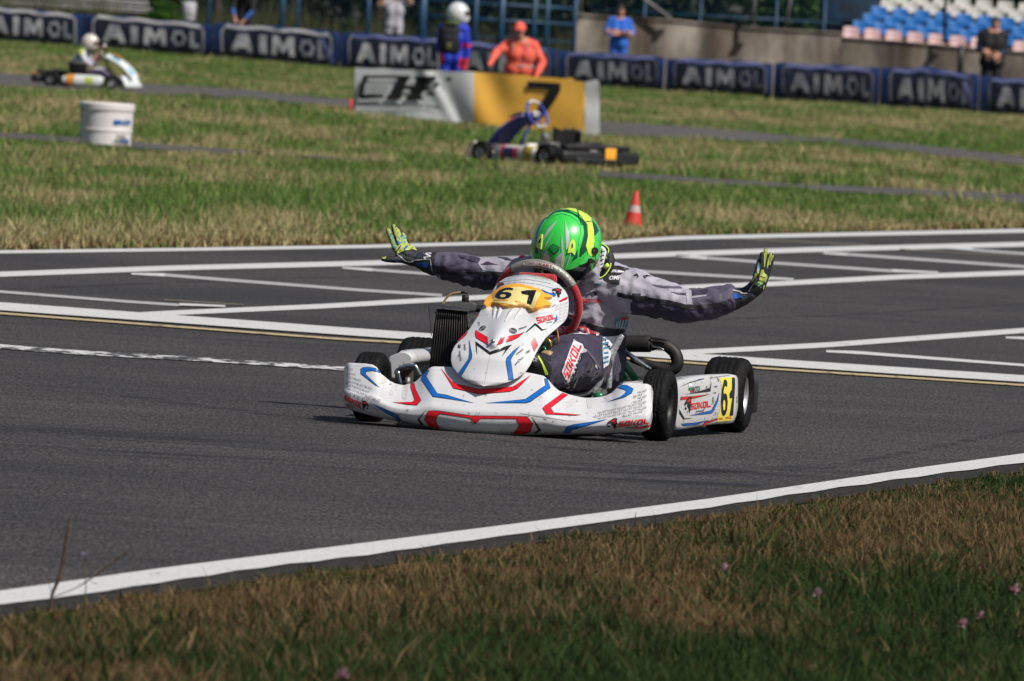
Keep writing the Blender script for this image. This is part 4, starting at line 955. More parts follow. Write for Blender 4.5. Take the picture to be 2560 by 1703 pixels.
SGR = mat('suit_grey', (.30, .275, .34), .72, col2=(.40, .375, .43), nscale=9, bump=.55, bscale=24, sheen=.2)
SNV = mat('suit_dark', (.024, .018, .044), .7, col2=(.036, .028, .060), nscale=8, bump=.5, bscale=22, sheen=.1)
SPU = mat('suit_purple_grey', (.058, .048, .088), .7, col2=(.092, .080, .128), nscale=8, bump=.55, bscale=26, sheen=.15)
SBK = mat('suit_black', (.010, .010, .013), .65, bump=.2, bscale=300); SWH = mat('suit_white', (.62, .61, .64), .7, bump=.2, bscale=300); SRD = mat('suit_red', (.66, .02, .035), .6); SBL = mat('suit_blue', (.03, .20, .34), .6)
drv = empty('person', KO, -PSI, 'racing driver in green helmet and grey suit sitting in kart 61, arms spread wide', 'person')
b = PB(); K = kp; X = SGR
capsule(b, [K(1475, 905, .82), K(1480, 850, .82), K(1468, 770, .77), K(1462, 712, .72)], [.135, .125, .135, .11], X)
capsule(b, [K(1505, 860, .80), K(1508, 790, .77), K(1500, 725, .73)], [.085, .09, .085], X); capsule(b, [K(1440, 870, .80), K(1425, 790, .76), K(1415, 720, .72)], [.085, .09, .085], X)
capsule(b, [K(1362, 690, .68), K(1400, 690, .69), K(1470, 695, .70), K(1540, 715, .71), K(1575, 728, .71)], [.068, .072, .085, .078, .078], X)
capsule(b, [K(1556, 722, .71), K(1590, 731, .71), K(1630, 742, .71), K(1667, 752, .70), K(1712, 765, .69), K(1769, 759, .70), K(1806, 751, .71), K(1818, 748, .71)], [.080, .082, .074, .070, .062, .057, .053, .050], X)
capsule(b, [K(1350, 690, .67), K(1305, 688, .66), K(1250, 686, .66), K(1207, 683, .66), K(1166, 676, .67), K(1126, 667, .68), K(1106, 663, .70)], [.072, .070, .060, .056, .057, .051, .046], X)
capsule(b, [K(1485, 915, .80), K(1452, 908, .55), K(1420, 898, .30), K(1388, 922, .14), K(1355, 930, .02)], [.115, .108, .090, .070, .048], X)
capsule(b, [K(1430, 925, .80), K(1370, 905, .55), K(1305, 890, .32), K(1288, 925, .14), K(1275, 945, .02)], [.11, .10, .078, .066, .048], X)
capsule(b, [K(1470, 700, .69), K(1462, 665, .62)], [.075, .065], X)
V, F, FN, FC = fuse(b, .0080, 3, .0115, 16, .0036, 34)
KR = KM
def tocs(c):
    w_ = KM @ c; Q = np.array([[w_.x, w_.y, w_.z]]); a_, b2 = project_np(Q); return float(a_[0]), float(b2[0])
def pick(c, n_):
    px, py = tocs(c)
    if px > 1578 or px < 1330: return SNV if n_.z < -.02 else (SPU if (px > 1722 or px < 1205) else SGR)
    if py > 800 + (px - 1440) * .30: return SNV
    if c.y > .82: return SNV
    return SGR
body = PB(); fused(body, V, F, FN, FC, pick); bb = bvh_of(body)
bo = lambda P, m, off=.0016, g=5: lay(body, P, m, bb, KI, off, g)
# sleeve graphics, right of the picture
bo(T2([(545, 612), (620, 630), (700, 640), (800, 655), (870, 664), (945, 684), (968, 690), (1010, 694), (1100, 688), (1215, 672), (1225, 700), (1100, 716), (1010, 722), (960, 718), (930, 708), (800, 682), (700, 668), (620, 655), (545, 640)]), SBK)
bo(T2([(968, 606), (1000, 602), (1008, 690), (972, 688)]), SGR, .0020); bo(T2([(1000, 604), (1108, 596), (1095, 628), (1005, 638)]), SNV, .0020); bo(T2([(1005, 640), (1095, 630), (1090, 640), (1005, 652)]), SGR, .0020)
bo(T2([(755, 567), (830, 575), (930, 580), (945, 592), (860, 590), (790, 582)]), SPU); bo(T2([(870, 612), (970, 622), (968, 634), (920, 628)]), SPU)
bo(T2([(705, 512), (730, 508), (760, 520), (740, 516), (715, 530)]), SBK); bo(T2([(645, 512), (668, 500), (680, 520), (660, 532), (670, 515), (655, 515)]), SBK)
bo(T2([(495, 450), (560, 455), (625, 474), (600, 480), (565, 510), (560, 568), (520, 565), (470, 545), (455, 520), (470, 500), (500, 480)]), SBK, .0022)
bo(quadmap(text2d('OMP', .04), T2([(500, 518), (572, 512), (566, 540), (494, 540)])), SWH, .0032, 4)
bo(T2([(462, 500), (520, 478), (590, 488), (590, 498), (520, 492), (465, 512)]), SWH, .0030)
bo(quadmap(text2d('RACING', .02), T2([(410, 562), (460, 550), (458, 565), (412, 578)])), SBL, .0024)
fl_ = poly2d([(0, .62), (.18, .78), (.62, 1), (1, .98), (.93, .72), (1, .5), (.82, .42), (.62, .16), (.55, .38), (.36, .5), (.5, .62), (.1, .5)])
bo(quadmap(fl_, T2([(365, 605), (430, 610), (405, 660), (365, 645)])), SNV, .0024)
bo(quadmap(block_word('SOKOL'), T2([(330, 655), (468, 657), (458, 676), (325, 680)])), SRD, .0026, 4); bo(quadmap(text2d('JUNIOR', .03), T2([(358, 680), (408, 682), (405, 690), (355, 690)])), SBK, .0026, 4)
bo(T2([(300, 792), (345, 796), (440, 822), (520, 838), (592, 842), (585, 862), (520, 880), (440, 862), (350, 828), (295, 818)]), SBK, .004)
bo(T2([(575, 772), (625, 765), (618, 790), (590, 835), (560, 832), (520, 826), (545, 790)]), SWH, .0024)
for k in range(5): x0 = 530 + k * 17; bo(T2([(x0 + 6, 778), (x0 + 14, 776), (x0 + 4, 828), (x0 - 4, 828)]), SBL, .0034)
bo(T2([(565, 772), (628, 764), (625, 778), (570, 784)]), SRD, .004)
bo(T2([(455, 890), (560, 878), (545, 900), (520, 940), (490, 1060), (460, 1080), (455, 1000)]), SWH, .0024)
for k in range(6): y0 = 900 + k * 28; bo(T2([(458, y0), (490, y0 - 8), (488, y0 + 6), (458, y0 + 12)]), SBL, .0034)
# lap and thigh lettering
kol = quadmap(block_word('OKOL'), R3c([(380, 165), (900, 165), (905, 265), (440, 215)]))
bo(R3c([(400, 168), (520, 160), (760, 175), (915, 232), (900, 280), (760, 262), (600, 255), (500, 240), (395, 215)]), SWH, .0026); bo(kol, SRD, .0036, 4)
bo(R3c([(620, 318), (650, 345), (718, 375), (735, 430), (560, 850), (510, 760), (478, 690), (500, 630), (560, 470)]), SWH, .0022)
sk = block_word('SOKOL'); bo(quadmap(sk, R3c([(492, 700), (622, 335), (708, 400), (540, 806)])), SRD, .0034, 4)
bo(quadmap(text2d('KIDS JUNIOR', .03), R3c([(556, 815), (700, 455), (735, 480), (588, 850)])), SBK, .0038, 4)
bo(R3c([(728, 418), (765, 440), (765, 462), (720, 470), (600, 680), (580, 700), (700, 500)]), SGR, .0030); bo(R3c([(860, 585), (885, 610), (890, 655), (868, 640)]), SWH); bo(R3c([(668, 740), (676, 750), (630, 870), (612, 875)]), SWH)
bo(R3c([(440, 895), (500, 895), (600, 820), (570, 880), (500, 930), (560, 935), (600, 880), (580, 960), (520, 945)]), SGR); bo(R3c([(770, 430), (850, 520), (930, 640), (915, 660), (830, 540), (760, 450)]), SPU, .0022)
# sleeve graphics, left of the picture
bo(Bc([(745, 388), (850, 398), (885, 410), (870, 436), (770, 405)]), SNV, .0022); bo(Bc([(885, 445), (925, 428), (1000, 450), (935, 448), (900, 452)]), SNV, .0022)
bo(Bc([(860, 398), (1000, 405), (1100, 396), (1200, 382), (1200, 420), (1090, 450), (1080, 480), (1020, 492), (900, 480), (870, 440), (885, 412)]), SGR)
bo(Bc([(980, 400), (1045, 402), (1090, 425), (1040, 420)]), SNV, .0024); bo(Bc([(1120, 385), (1150, 380), (1165, 384), (1145, 405), (1125, 418)]), SRD, .0024); bo(Bc([(1168, 390), (1182, 385), (1176, 405)]), SBL, .0024)
bo(Bc([(620, 470), (700, 490), (820, 492), (900, 488), (1020, 495), (1080, 488), (1080, 505), (1000, 515), (900, 505), (820, 508), (700, 508), (620, 490)]), SBK, .0024); bo(Bc([(625, 500), (640, 520), (650, 545), (632, 515)]), SWH, .0024)
bod = body.build('suit', drv)

# ---- helmet
HC = kp(1415, 618, .555); hf = Vector((-.22, -.80, -.50)).normalized(); hu = Vector((.06, -.5, .86)); hu = (hu - hf * hu.dot(hf)).normalized(); hx = hf.cross(hu).normalized()
if hx.x < 0: hx = -hx
HM = Matrix((hx, hf, hu)).transposed().to_4x4(); HM.translation = HC
HG = mat('helmet_green', (.030, .54, .06), .3, coat=.5, col2=(.045, .62, .09), nscale=6); HD = mat('helmet_dark_green', (.004, .075, .035), .22, coat=.8); HL = mat('helmet_lime', (.62, .85, .09), .3, coat=.6); HLG = mat('helmet_light_green', (.08, .66, .12), .22, coat=.8)
HS = mat('helmet_silver', (.50, .53, .56), .3, .2, coat=.6); HCr = mat('helmet_cream', (.66, .58, .34), .35, coat=.5); VIS = mat('visor', (.006, .006, .007), .06, spec=.7, coat=.6)
def hpt(th, ph, k=1.0):
    x = math.sin(ph) * math.sin(th); y = math.sin(ph) * math.cos(th); z = math.cos(ph)
    a_, b_, c_ = .1285, .150, .146
    # chin bar and rear spoiler
    f_ = max(0, y) ** 1.6 * max(0, min(1, (-z + .15) * 1.4)); b_ += .028 * f_; a_ -= .012 * max(0, -z) ** 2
    if z < 0: c_ = .162
    p = Vector((x * a_, y * b_, z * c_)) * k
    dome = max(0, z) * 0
    if y < -.2 and z > -.1: p.y -= .012 * math.exp(-((z - .25) / .25) ** 2) * min(1, (-y - .2) * 2)
    p.z = max(p.z, -.150)
    return HM @ p
rows = [[hpt(2 * math.pi * j / 72, .02 + (math.pi - .04) * i / 54) for j in range(72)] for i in range(55)]
hel = PB(); hel.grid(rows, HG, closeu=True); hb = bvh_of(hel); ho = lambda P, m, off=.0012, g=4: lay(hel, Z2(P) if isinstance(P, list) else P, m, hb, KI, off, g)
ho([(285, 640), (300, 520), (330, 380), (400, 265), (480, 165), (600, 128), (720, 130), (840, 190), (930, 260), (975, 330), (985, 480), (960, 600), (975, 660), (900, 740), (880, 740), (890, 640), (925, 520), (945, 420), (930, 330), (870, 240), (780, 180), (660, 152), (560, 162), (470, 215), (390, 320), (350, 420), (330, 560), (345, 700), (310, 700)], HD, .0010)
ho([(330, 580), (335, 480), (375, 350), (450, 235), (550, 180), (660, 160), (780, 190), (870, 260), (920, 340), (935, 430), (905, 520), (880, 600), (865, 580), (880, 510), (900, 430), (890, 350), (845, 270), (770, 210), (660, 182), (560, 200), (470, 250), (400, 350), (355, 470), (345, 580)], HLG, .0018)
ho([(452, 245), (475, 165), (500, 125), (590, 95), (718, 92), (850, 122), (945, 160), (1030, 240), (1062, 400), (1070, 520), (1062, 620), (1088, 660), (1030, 740), (990, 700), (962, 600), (988, 480), (984, 330), (930, 262), (870, 180), (740, 132), (600, 128), (520, 165)], HL, .0026)
ho([(1040, 262), (1090, 320), (1132, 405), (1072, 480), (1062, 400)], HD, .0022); ho([(1070, 485), (1135, 425), (1140, 440), (1075, 500)], HLG, .0030)
ho([(452, 242), (580, 150), (590, 155), (460, 250)], HD, .0034); ho([(845, 125), (858, 125), (880, 240), (905, 325), (960, 285), (1035, 278), (1035, 288), (965, 295), (905, 338), (870, 260)], HD, .0034)
ho([(600, 262), (520, 385), (430, 505), (398, 565), (408, 500), (470, 385)], HS, .0022); ho([(695, 270), (742, 430), (752, 570), (722, 645), (704, 655), (697, 420)], HS, .0022)
ho([(542, 425), (450, 600), (425, 650), (405, 760), (395, 800), (400, 700), (450, 560)], HS, .0022); ho([(650, 428), (672, 640), (690, 780), (662, 895), (600, 880), (560, 850), (565, 760), (648, 690), (643, 560)], HS, .0022)
ho([(405, 800), (415, 720), (440, 655), (470, 690), (500, 755), (500, 820), (440, 810)], HS, .0022); ho([(412, 795), (425, 720), (440, 680), (480, 740), (478, 812)], HCr, .0030); ho([(640, 870), (648, 720), (665, 730), (682, 780), (660, 880)], HCr, .0030)
ho([(490, 605), (540, 572), (628, 620), (600, 682), (543, 722), (482, 642)], HD, .0022); ho([(500, 608), (542, 582), (615, 622), (590, 665), (545, 695), (496, 640)], mat('helmet_mid_green', (.01, .24, .045), .22, coat=.8), .0030)
ho([(762, 690), (772, 700), (705, 900), (695, 898)], HS, .0022); ho([(350, 640), (358, 640), (375, 790), (365, 790)], HS, .0022)
ho([(860, 640), (800, 760), (780, 800), (860, 740), (850, 700)], HD, .0024)
ho([(880, 830), (1040, 640), (1060, 700), (1000, 780), (960, 820), (890, 850)], HLG, .0018); ho([(1072, 560), (1110, 540), (1135, 620), (1120, 760), (1095, 780), (1085, 700)], HLG, .0018)
ho([(1085, 780), (1130, 780), (1110, 890), (1060, 890)], HD, .0018); ho([(940, 1190), (905, 1130), (985, 1060), (1000, 1110)], HL, .0018)
hobj = hel.build('helmet', drv)
vis = PB(); lay(vis, Z2([(270, 770), (400, 812), (560, 862), (700, 915), (780, 905), (865, 868), (960, 822), (1012, 800), (1025, 880), (1030, 935), (985, 1040), (905, 1092), (760, 1130), (560, 1130), (320, 1030)]), VIS, hb, KI, .0035, 4, thick=.003); vis.build('visor', hobj)
for P, H_ in (([(392, 452), (402, 452), (403, 520), (388, 645), (345, 625), (334, 610), (350, 520)], [(372, 500), (382, 500), (374, 548), (345, 572), (346, 540)]), ([(785, 516), (800, 516), (820, 560), (820, 708), (808, 712), (772, 680), (735, 690), (722, 695), (735, 620), (755, 560)], [(782, 566), (796, 570), (796, 615), (780, 635), (776, 600)])):
    vn = PB(); lay(vn, Z2(P), HL, hb, KI, .006, 3, thick=.006); vb = bvh_of(vn); lay(vn, Z2(H_), SBK, vb, KI, .0010, 3); vn.build('vent', hobj)
def disc(cx, cy, r, m, off, n=18): return [(cx + r * math.cos(6.2832 * k / n), cy + r * math.sin(6.2832 * k / n)) for k in range(n)]
pv_ = PB(); lay(pv_, Z2([(x, y * 1.15 - 99) for x, y in disc(1068, 662, 38, 0, 0)]), PBK, hb, KI, .008, 3, thick=.008); lay(pv_, Z2([(x, y) for x, y in disc(1072, 664, 14, 0, 0)]), MTL, bvh_of(pv_), KI, .001, 3); pv_.build('visor_pivot', hobj)
pv_ = PB(); lay(pv_, Z2([(990, 770), (1020, 758), (1048, 775), (1075, 790), (1050, 812), (1010, 820), (990, 805)]), PBK, hb, KI, .009, 3, thick=.008); pv_.build('visor_latch', hobj)
# ---- neck brace
nb_ = PB(); NBP = [kp(*p) for p in ((1440, 620, .70), (1478, 614, .67), (1500, 618, .665), (1517, 631, .66), (1524, 652, .655), (1517, 674, .645), (1498, 690, .64), (1470, 700, .65), (1430, 705, .66))]
nb_.tube(NBP, [.012, .014, .017, .019, .020, .020, .018, .016, .012], SBK, seg=12, spline=5); nbo = nb_.build('neck_brace', drv)
n2 = PB(); n2.tube([kp(*p) for p in ((1500, 606, .645), (1521, 622, .645), (1517, 645, .64), (1527, 662, .635), (1512, 688, .62), (1490, 699, .615))], .0024, HL, seg=6, spline=5); n2.tube([kp(*p) for p in ((1502, 618, .64), (1510, 630, .635), (1501, 665, .62), (1490, 690, .61))], [.006, .010, .010, .006], SWH, seg=8, spline=5)
for k in range(5): n2.tube([kp(1499 + k * 1.0, 632 + k * 10, .612), kp(1512 - k * 1.5, 628 + k * 10, .612)], .0022, SBK, seg=5)
n2.tube([kp(1513, 668, .615), kp(1520, 662, .61)], .008, HL, seg=8); n2.build('piping', nbo)

# ---- gloves
GL = mat('glove_black', (.012, .013, .018), .6, bump=.4, bscale=250, col2=(.01, .045, .09), nscale=55, contrast=(.60, .66)); GY = mat('glove_lime', (.42, .48, .09), .6, bump=.3, bscale=250, col2=(.30, .36, .09), nscale=60); GT = mat('glove_teal_spatter', (.03, .20, .30), .6, col2=(.42, .52, .12), nscale=110, contrast=(.42, .58), bump=.3, bscale=250); GB = mat('glove_blue_print', (.008, .07, .30), .5)
C6 = lambda P: zc(P, 930, 540, 10.455); C7 = lambda P: zc(P, 1780, 600, 8.25)
def glove(fing, palm, cuff, f, yb, pickf):
    g = PB()
    for pts in palm: capsule(g, [kp(*f([p[:2]])[0], yb + p[3]) for p in pts], [p[2] for p in pts], GL, 14, 4)
    for pts in fing: capsule(g, [kp(*f([p[:2]])[0], yb + p[3]) for p in pts], [p[2] for p in pts], GL, 12, 4)
    V, F, FN, FC = fuse(g, .0022, 2, .0010, 60, .0004, 160); G = PB(); fused(G, V, F, FN, FC, pickf); return G
g1 = glove([[(600, 850, .0105, -.022), (520, 620, .0100, -.026), (450, 450, .0092, -.030), (425, 355, .0075, -.030)],
            [(700, 800, .0105, -.008), (650, 560, .0105, -.008), (590, 380, .0098, -.010), (552, 255, .0078, -.012)],
            [(810, 770, .0105, .010), (780, 600, .0102, .012), (715, 460, .0095, .012), (660, 320, .0078, .012)],
            [(930, 800, .0100, .026), (900, 660, .0094, .028), (850, 560, .0086, .030), (795, 460, .0072, .030)],
            [(760, 1120, .0165, -.020), (600, 1140, .0130, -.036), (440, 1140, .0112, -.044), (295, 1130, .0090, -.046)]],
           [[(1150, 1110, .024, 0), (900, 1000, .026, -.004), (720, 860, .020, -.008)], [(1150, 1110, .022, .012), (980, 930, .024, .016), (880, 830, .018, .020)], [(1050, 1160, .022, -.006), (800, 1090, .020, -.014), (680, 960, .014, -.016)],
            [(1100, 1120, .025, 0), (1300, 1180, .032, 0), (1450, 1225, .040, 0), (1640, 1260, .0455, 0)]], None, C6, .705, lambda c, n_: GL)
gb = bvh_of(g1); go = lambda P, m, off=.0010, g=3, pb=g1, bv=gb: lay(pb, P, m, bv, KI, off, g)
go(C6([(395, 330), (420, 312), (470, 350), (530, 470), (600, 700), (650, 790), (600, 850), (540, 850), (470, 720), (415, 560)]), GT)
go(C6([(400, 330), (425, 318), (480, 370), (460, 420), (470, 520), (430, 520), (405, 420)]), GY, .0018)
go(C6([(540, 210), (600, 240), (720, 370), (760, 470), (740, 700), (700, 740), (640, 600), (590, 480), (550, 330)]), GY, .0010); go(C6([(630, 520), (700, 560), (760, 500), (830, 560), (900, 640), (940, 720), (800, 740), (700, 745), (650, 640)]), GT, .0018)
go(C6([(780, 430), (830, 450), (890, 540), (910, 640), (860, 600), (800, 500)]), GT, .0012)
go(C6([(590, 890), (640, 810), (740, 745), (880, 720), (990, 735), (1070, 790), (1130, 860), (1165, 920), (1060, 880), (1000, 900), (850, 910), (740, 960), (680, 1000), (640, 940)]), GY, .0030)
go(C6([(740, 780), (760, 795), (660, 940), (620, 940), (700, 850)]), GL, .0042); go(C6([(830, 850), (880, 800), (950, 795), (900, 850), (860, 910), (845, 905)]), GB, .0042); go(C6([(990, 900), (1050, 830), (1070, 840), (1010, 900)]), GL, .0042)
go(C6([(255, 1110), (290, 1070), (370, 1065), (370, 1110), (320, 1130)]), GY, .0014); go(C6([(1160, 1260), (1220, 1220), (1300, 1215), (1480, 1240), (1470, 1340), (1400, 1350), (1300, 1310), (1180, 1280)]), GB, .0016)
for P in ([(1340, 990), (1400, 960), (1560, 1060), (1500, 1065), (1400, 1020)], [(1420, 975), (1470, 955), (1560, 985), (1550, 1010)], [(1340, 1080), (1530, 1060), (1540, 1080), (1400, 1090), (1420, 1130), (1370, 1130)]): go(C6(P), SWH, .0020)
for P in ([(990, 1205), (1100, 1150), (1520, 1125), (1540, 1140), (1110, 1168), (1010, 1215)], [(1520, 1135), (1540, 1130), (1580, 1430), (1560, 1440)], [(600, 940), (640, 980), (880, 1165), (1000, 1200), (985, 1212), (860, 1175), (620, 990)]): go(C6(P), GRY, .0024)
for k in range(14): x0 = random.uniform(720, 1300); y0 = random.uniform(960, 1120); s_ = random.uniform(5, 14); go(C6([(x0 - s_, y0), (x0, y0 - s_), (x0 + s_, y0), (x0, y0 + s_)]), random.choice([GY, GB, GB]), .0014)
g1.build('glove', drv)
g2 = glove([[(990, 680, .0100, -.018), (1010, 520, .0100, -.022), (1020, 400, .0092, -.025), (1030, 290, .0078, -.026)],
            [(1060, 690, .0105, -.004), (1085, 500, .0104, -.004), (1095, 350, .0098, -.006), (1105, 215, .0078, -.008)],
            [(1110, 720, .0105, .010), (1150, 540, .0102, .012), (1190, 400, .0095, .012), (1215, 295, .0078, .012)],
            [(1130, 760, .0100, .024), (1180, 600, .0094, .028), (1225, 450, .0086, .030), (1255, 325, .0072, .030)],
            [(900, 850, .0150, -.030), (920, 700, .0120, -.044), (950, 560, .0105, -.030), (968, 440, .0080, -.020)]],
           [[(720, 1100, .026, 0), (900, 950, .026, -.004), (1020, 760, .019, -.006)], [(760, 1150, .024, .010), (960, 960, .025, .014), (1080, 780, .017, .014)],
            [(760, 1120, .028, 0), (600, 1180, .036, 0), (450, 1215, .044, 0), (360, 1225, .0495, 0)]], None, C7, .715, lambda c, n_: GL)
gb2 = bvh_of(g2); g2o = lambda P, m, off=.0010: lay(g2, C7(P), m, gb2, KI, off, 3)
g2o([(1000, 612), (1060, 612), (1080, 690), (1130, 740), (1135, 800), (1100, 880), (1060, 850), (960, 825), (965, 760), (985, 700)], GY, .0026); g2o([(975, 738), (1080, 768), (1075, 778), (970, 748)], GL, .0036)
g2o([(1070, 220), (1100, 180), (1150, 210), (1130, 310), (1110, 420), (1090, 560), (1070, 560), (1065, 380)], GY); g2o([(1160, 380), (1205, 265), (1240, 265), (1215, 360), (1160, 540), (1130, 600), (1130, 520)], GY); g2o([(1235, 320), (1270, 310), (1262, 360), (1220, 440), (1195, 520), (1180, 510)], GY, .0014)
g2o([(870, 740), (890, 690), (935, 700), (900, 790), (850, 860), (820, 890), (830, 830)], GY, .0016); g2o([(935, 540), (960, 480), (975, 600), (960, 700), (930, 680)], GT); g2o([(1045, 950), (1085, 920), (1080, 990), (1050, 1030)], GY, .0014)
g2o([(890, 880), (960, 850), (1060, 860), (1050, 900), (960, 960), (900, 930)], GT, .0012); g2o([(380, 1180), (430, 1110), (530, 1100), (640, 1170), (620, 1205), (560, 1190), (500, 1215), (410, 1230)], GB, .0016)
for P in ([(290, 1030), (450, 1032), (580, 1060), (640, 1100), (730, 1095), (720, 1112), (620, 1112), (560, 1080), (430, 1048), (290, 1046)], [(305, 1050), (325, 1050), (335, 1200), (375, 1310), (355, 1315), (315, 1210)], [(750, 1060), (770, 1060), (940, 800), (925, 800)]): g2o(P, GRY, .0022)
g2o([(395, 1330), (460, 1370), (455, 1385), (400, 1350)], GY, .002)
for k in range(12): x0 = random.uniform(720, 1020); y0 = random.uniform(960, 1150); s_ = random.uniform(5, 11); g2o([(x0 - s_, y0), (x0, y0 - s_), (x0 + s_, y0), (x0, y0 + s_)], random.choice([GY, GB, GB]), .0014)
g2.build('glove', drv)
# ---- boots
for (hx_, hy_, tx, ty) in ((1352, 925, 1335, 905), (1275, 945, 1262, 925)):
    q = PB(); capsule(q, [kp(hx_ + 3, hy_ - 14, .05), kp(hx_, hy_, .01)], [.044, .046], SBK); capsule(q, [kp(hx_, hy_ + 6, .0), kp((hx_ + tx) / 2, (hy_ + ty) / 2, -.06), kp(tx, ty, -.11)], [.042, .042, .036], SBK)
    V, F, FN, FC = fuse(q, .006, 4); q = PB(); fused(q, V, F, FN, FC, lambda c, n_: SBK); qb = bvh_of(q)
    lay(q, R3c([(215, 505), (250, 560), (320, 700), (325, 725), (290, 725), (250, 600), (200, 510)]), HL, qb, KI, .001, 4)
    sv = []
    for k in range(10):
        a_ = -math.pi / 2 + k * math.pi / 5; r_ = 34 if k % 2 == 0 else 14; sv.append((170 + r_ * math.cos(a_), 548 + r_ * math.sin(a_)))
    si = [(170 + (x - 170) * .7, 548 + (y - 548) * .7) for x, y in sv]; lay(q, poly2d([R3c(sv), R3c(si)]), SWH, qb, KI, .0015, 3); q.build('boot', drv)
# ============================================================ BACKGROUND
I4 = Matrix.Identity(4)
def wbvh(pb): return bvh_of(pb)
def wl(pb, shape, m, bv, off=.01, g=10, **k): return lay(pb, shape, m, bv, I4, off * 1.6 + .008, g * .5, **k)
# ---- padded barrier with banners, section by section
NAVY = mat('barrier_navy', (.003, .012, .060), .45, col2=(.006, .026, .11), nscale=1.6, bump=.5, bscale=3.5); BNK = mat('banner_dark_navy', (.0015, .003, .010), .55, col2=(.003, .008, .026), nscale=2.5, bump=.4, bscale=5)
LIL = mat('barrier_sky_sheen', (.12, .13, .26), .5, col2=(.06, .075, .19), nscale=3); BGLL = mat('banner_pale_print', (.36, .36, .36), .5, col2=(.24, .25, .27), nscale=3); BGDL = mat('banner_mid_print', (.20, .21, .23), .5); BGL = mat('banner_light_print', (.20, .20, .205), .5, col2=(.13, .135, .15), nscale=3); BGD = mat('banner_grey_print', (.085, .09, .11), .5)
BTOP = [(-80, 12), (0, 18), (186, 35), (233, 36), (370, 48), (507, 60), (553, 60), (700, 68), (828, 80), (870, 82), (1095, 96), (1376, 123), (1410, 128), (1643, 142), (1682, 146), (1915, 157), (1952, 158), (2213, 170), (2330, 170), (2450, 188), (2470, 191), (2560, 199), (2700, 214)]
BBOT = [(-80, 98)] + BAR + [(2700, 305)]
SEC = [(-70, 211), (211, 532), (532, 852), (852, 1119), (1119, 1395), (1395, 1665), (1665, 1936), (1936, 2204), (2204, 2452), (2452, 2720)]
def bd(px): return 223 - 11 * px / 2560
where = ['cut off at the left edge', 'directly behind the moving white kart', 'under the crouching dark-clothed person', 'behind the left half of the white CHF banner', 'behind the white-helmeted driver and the orange marshal', 'in front of the man in the blue shirt', 'in front of the bare concrete wall', 'below the left end of the blue seats', 'below the middle of the grandstand seats', 'cut off at the right edge']
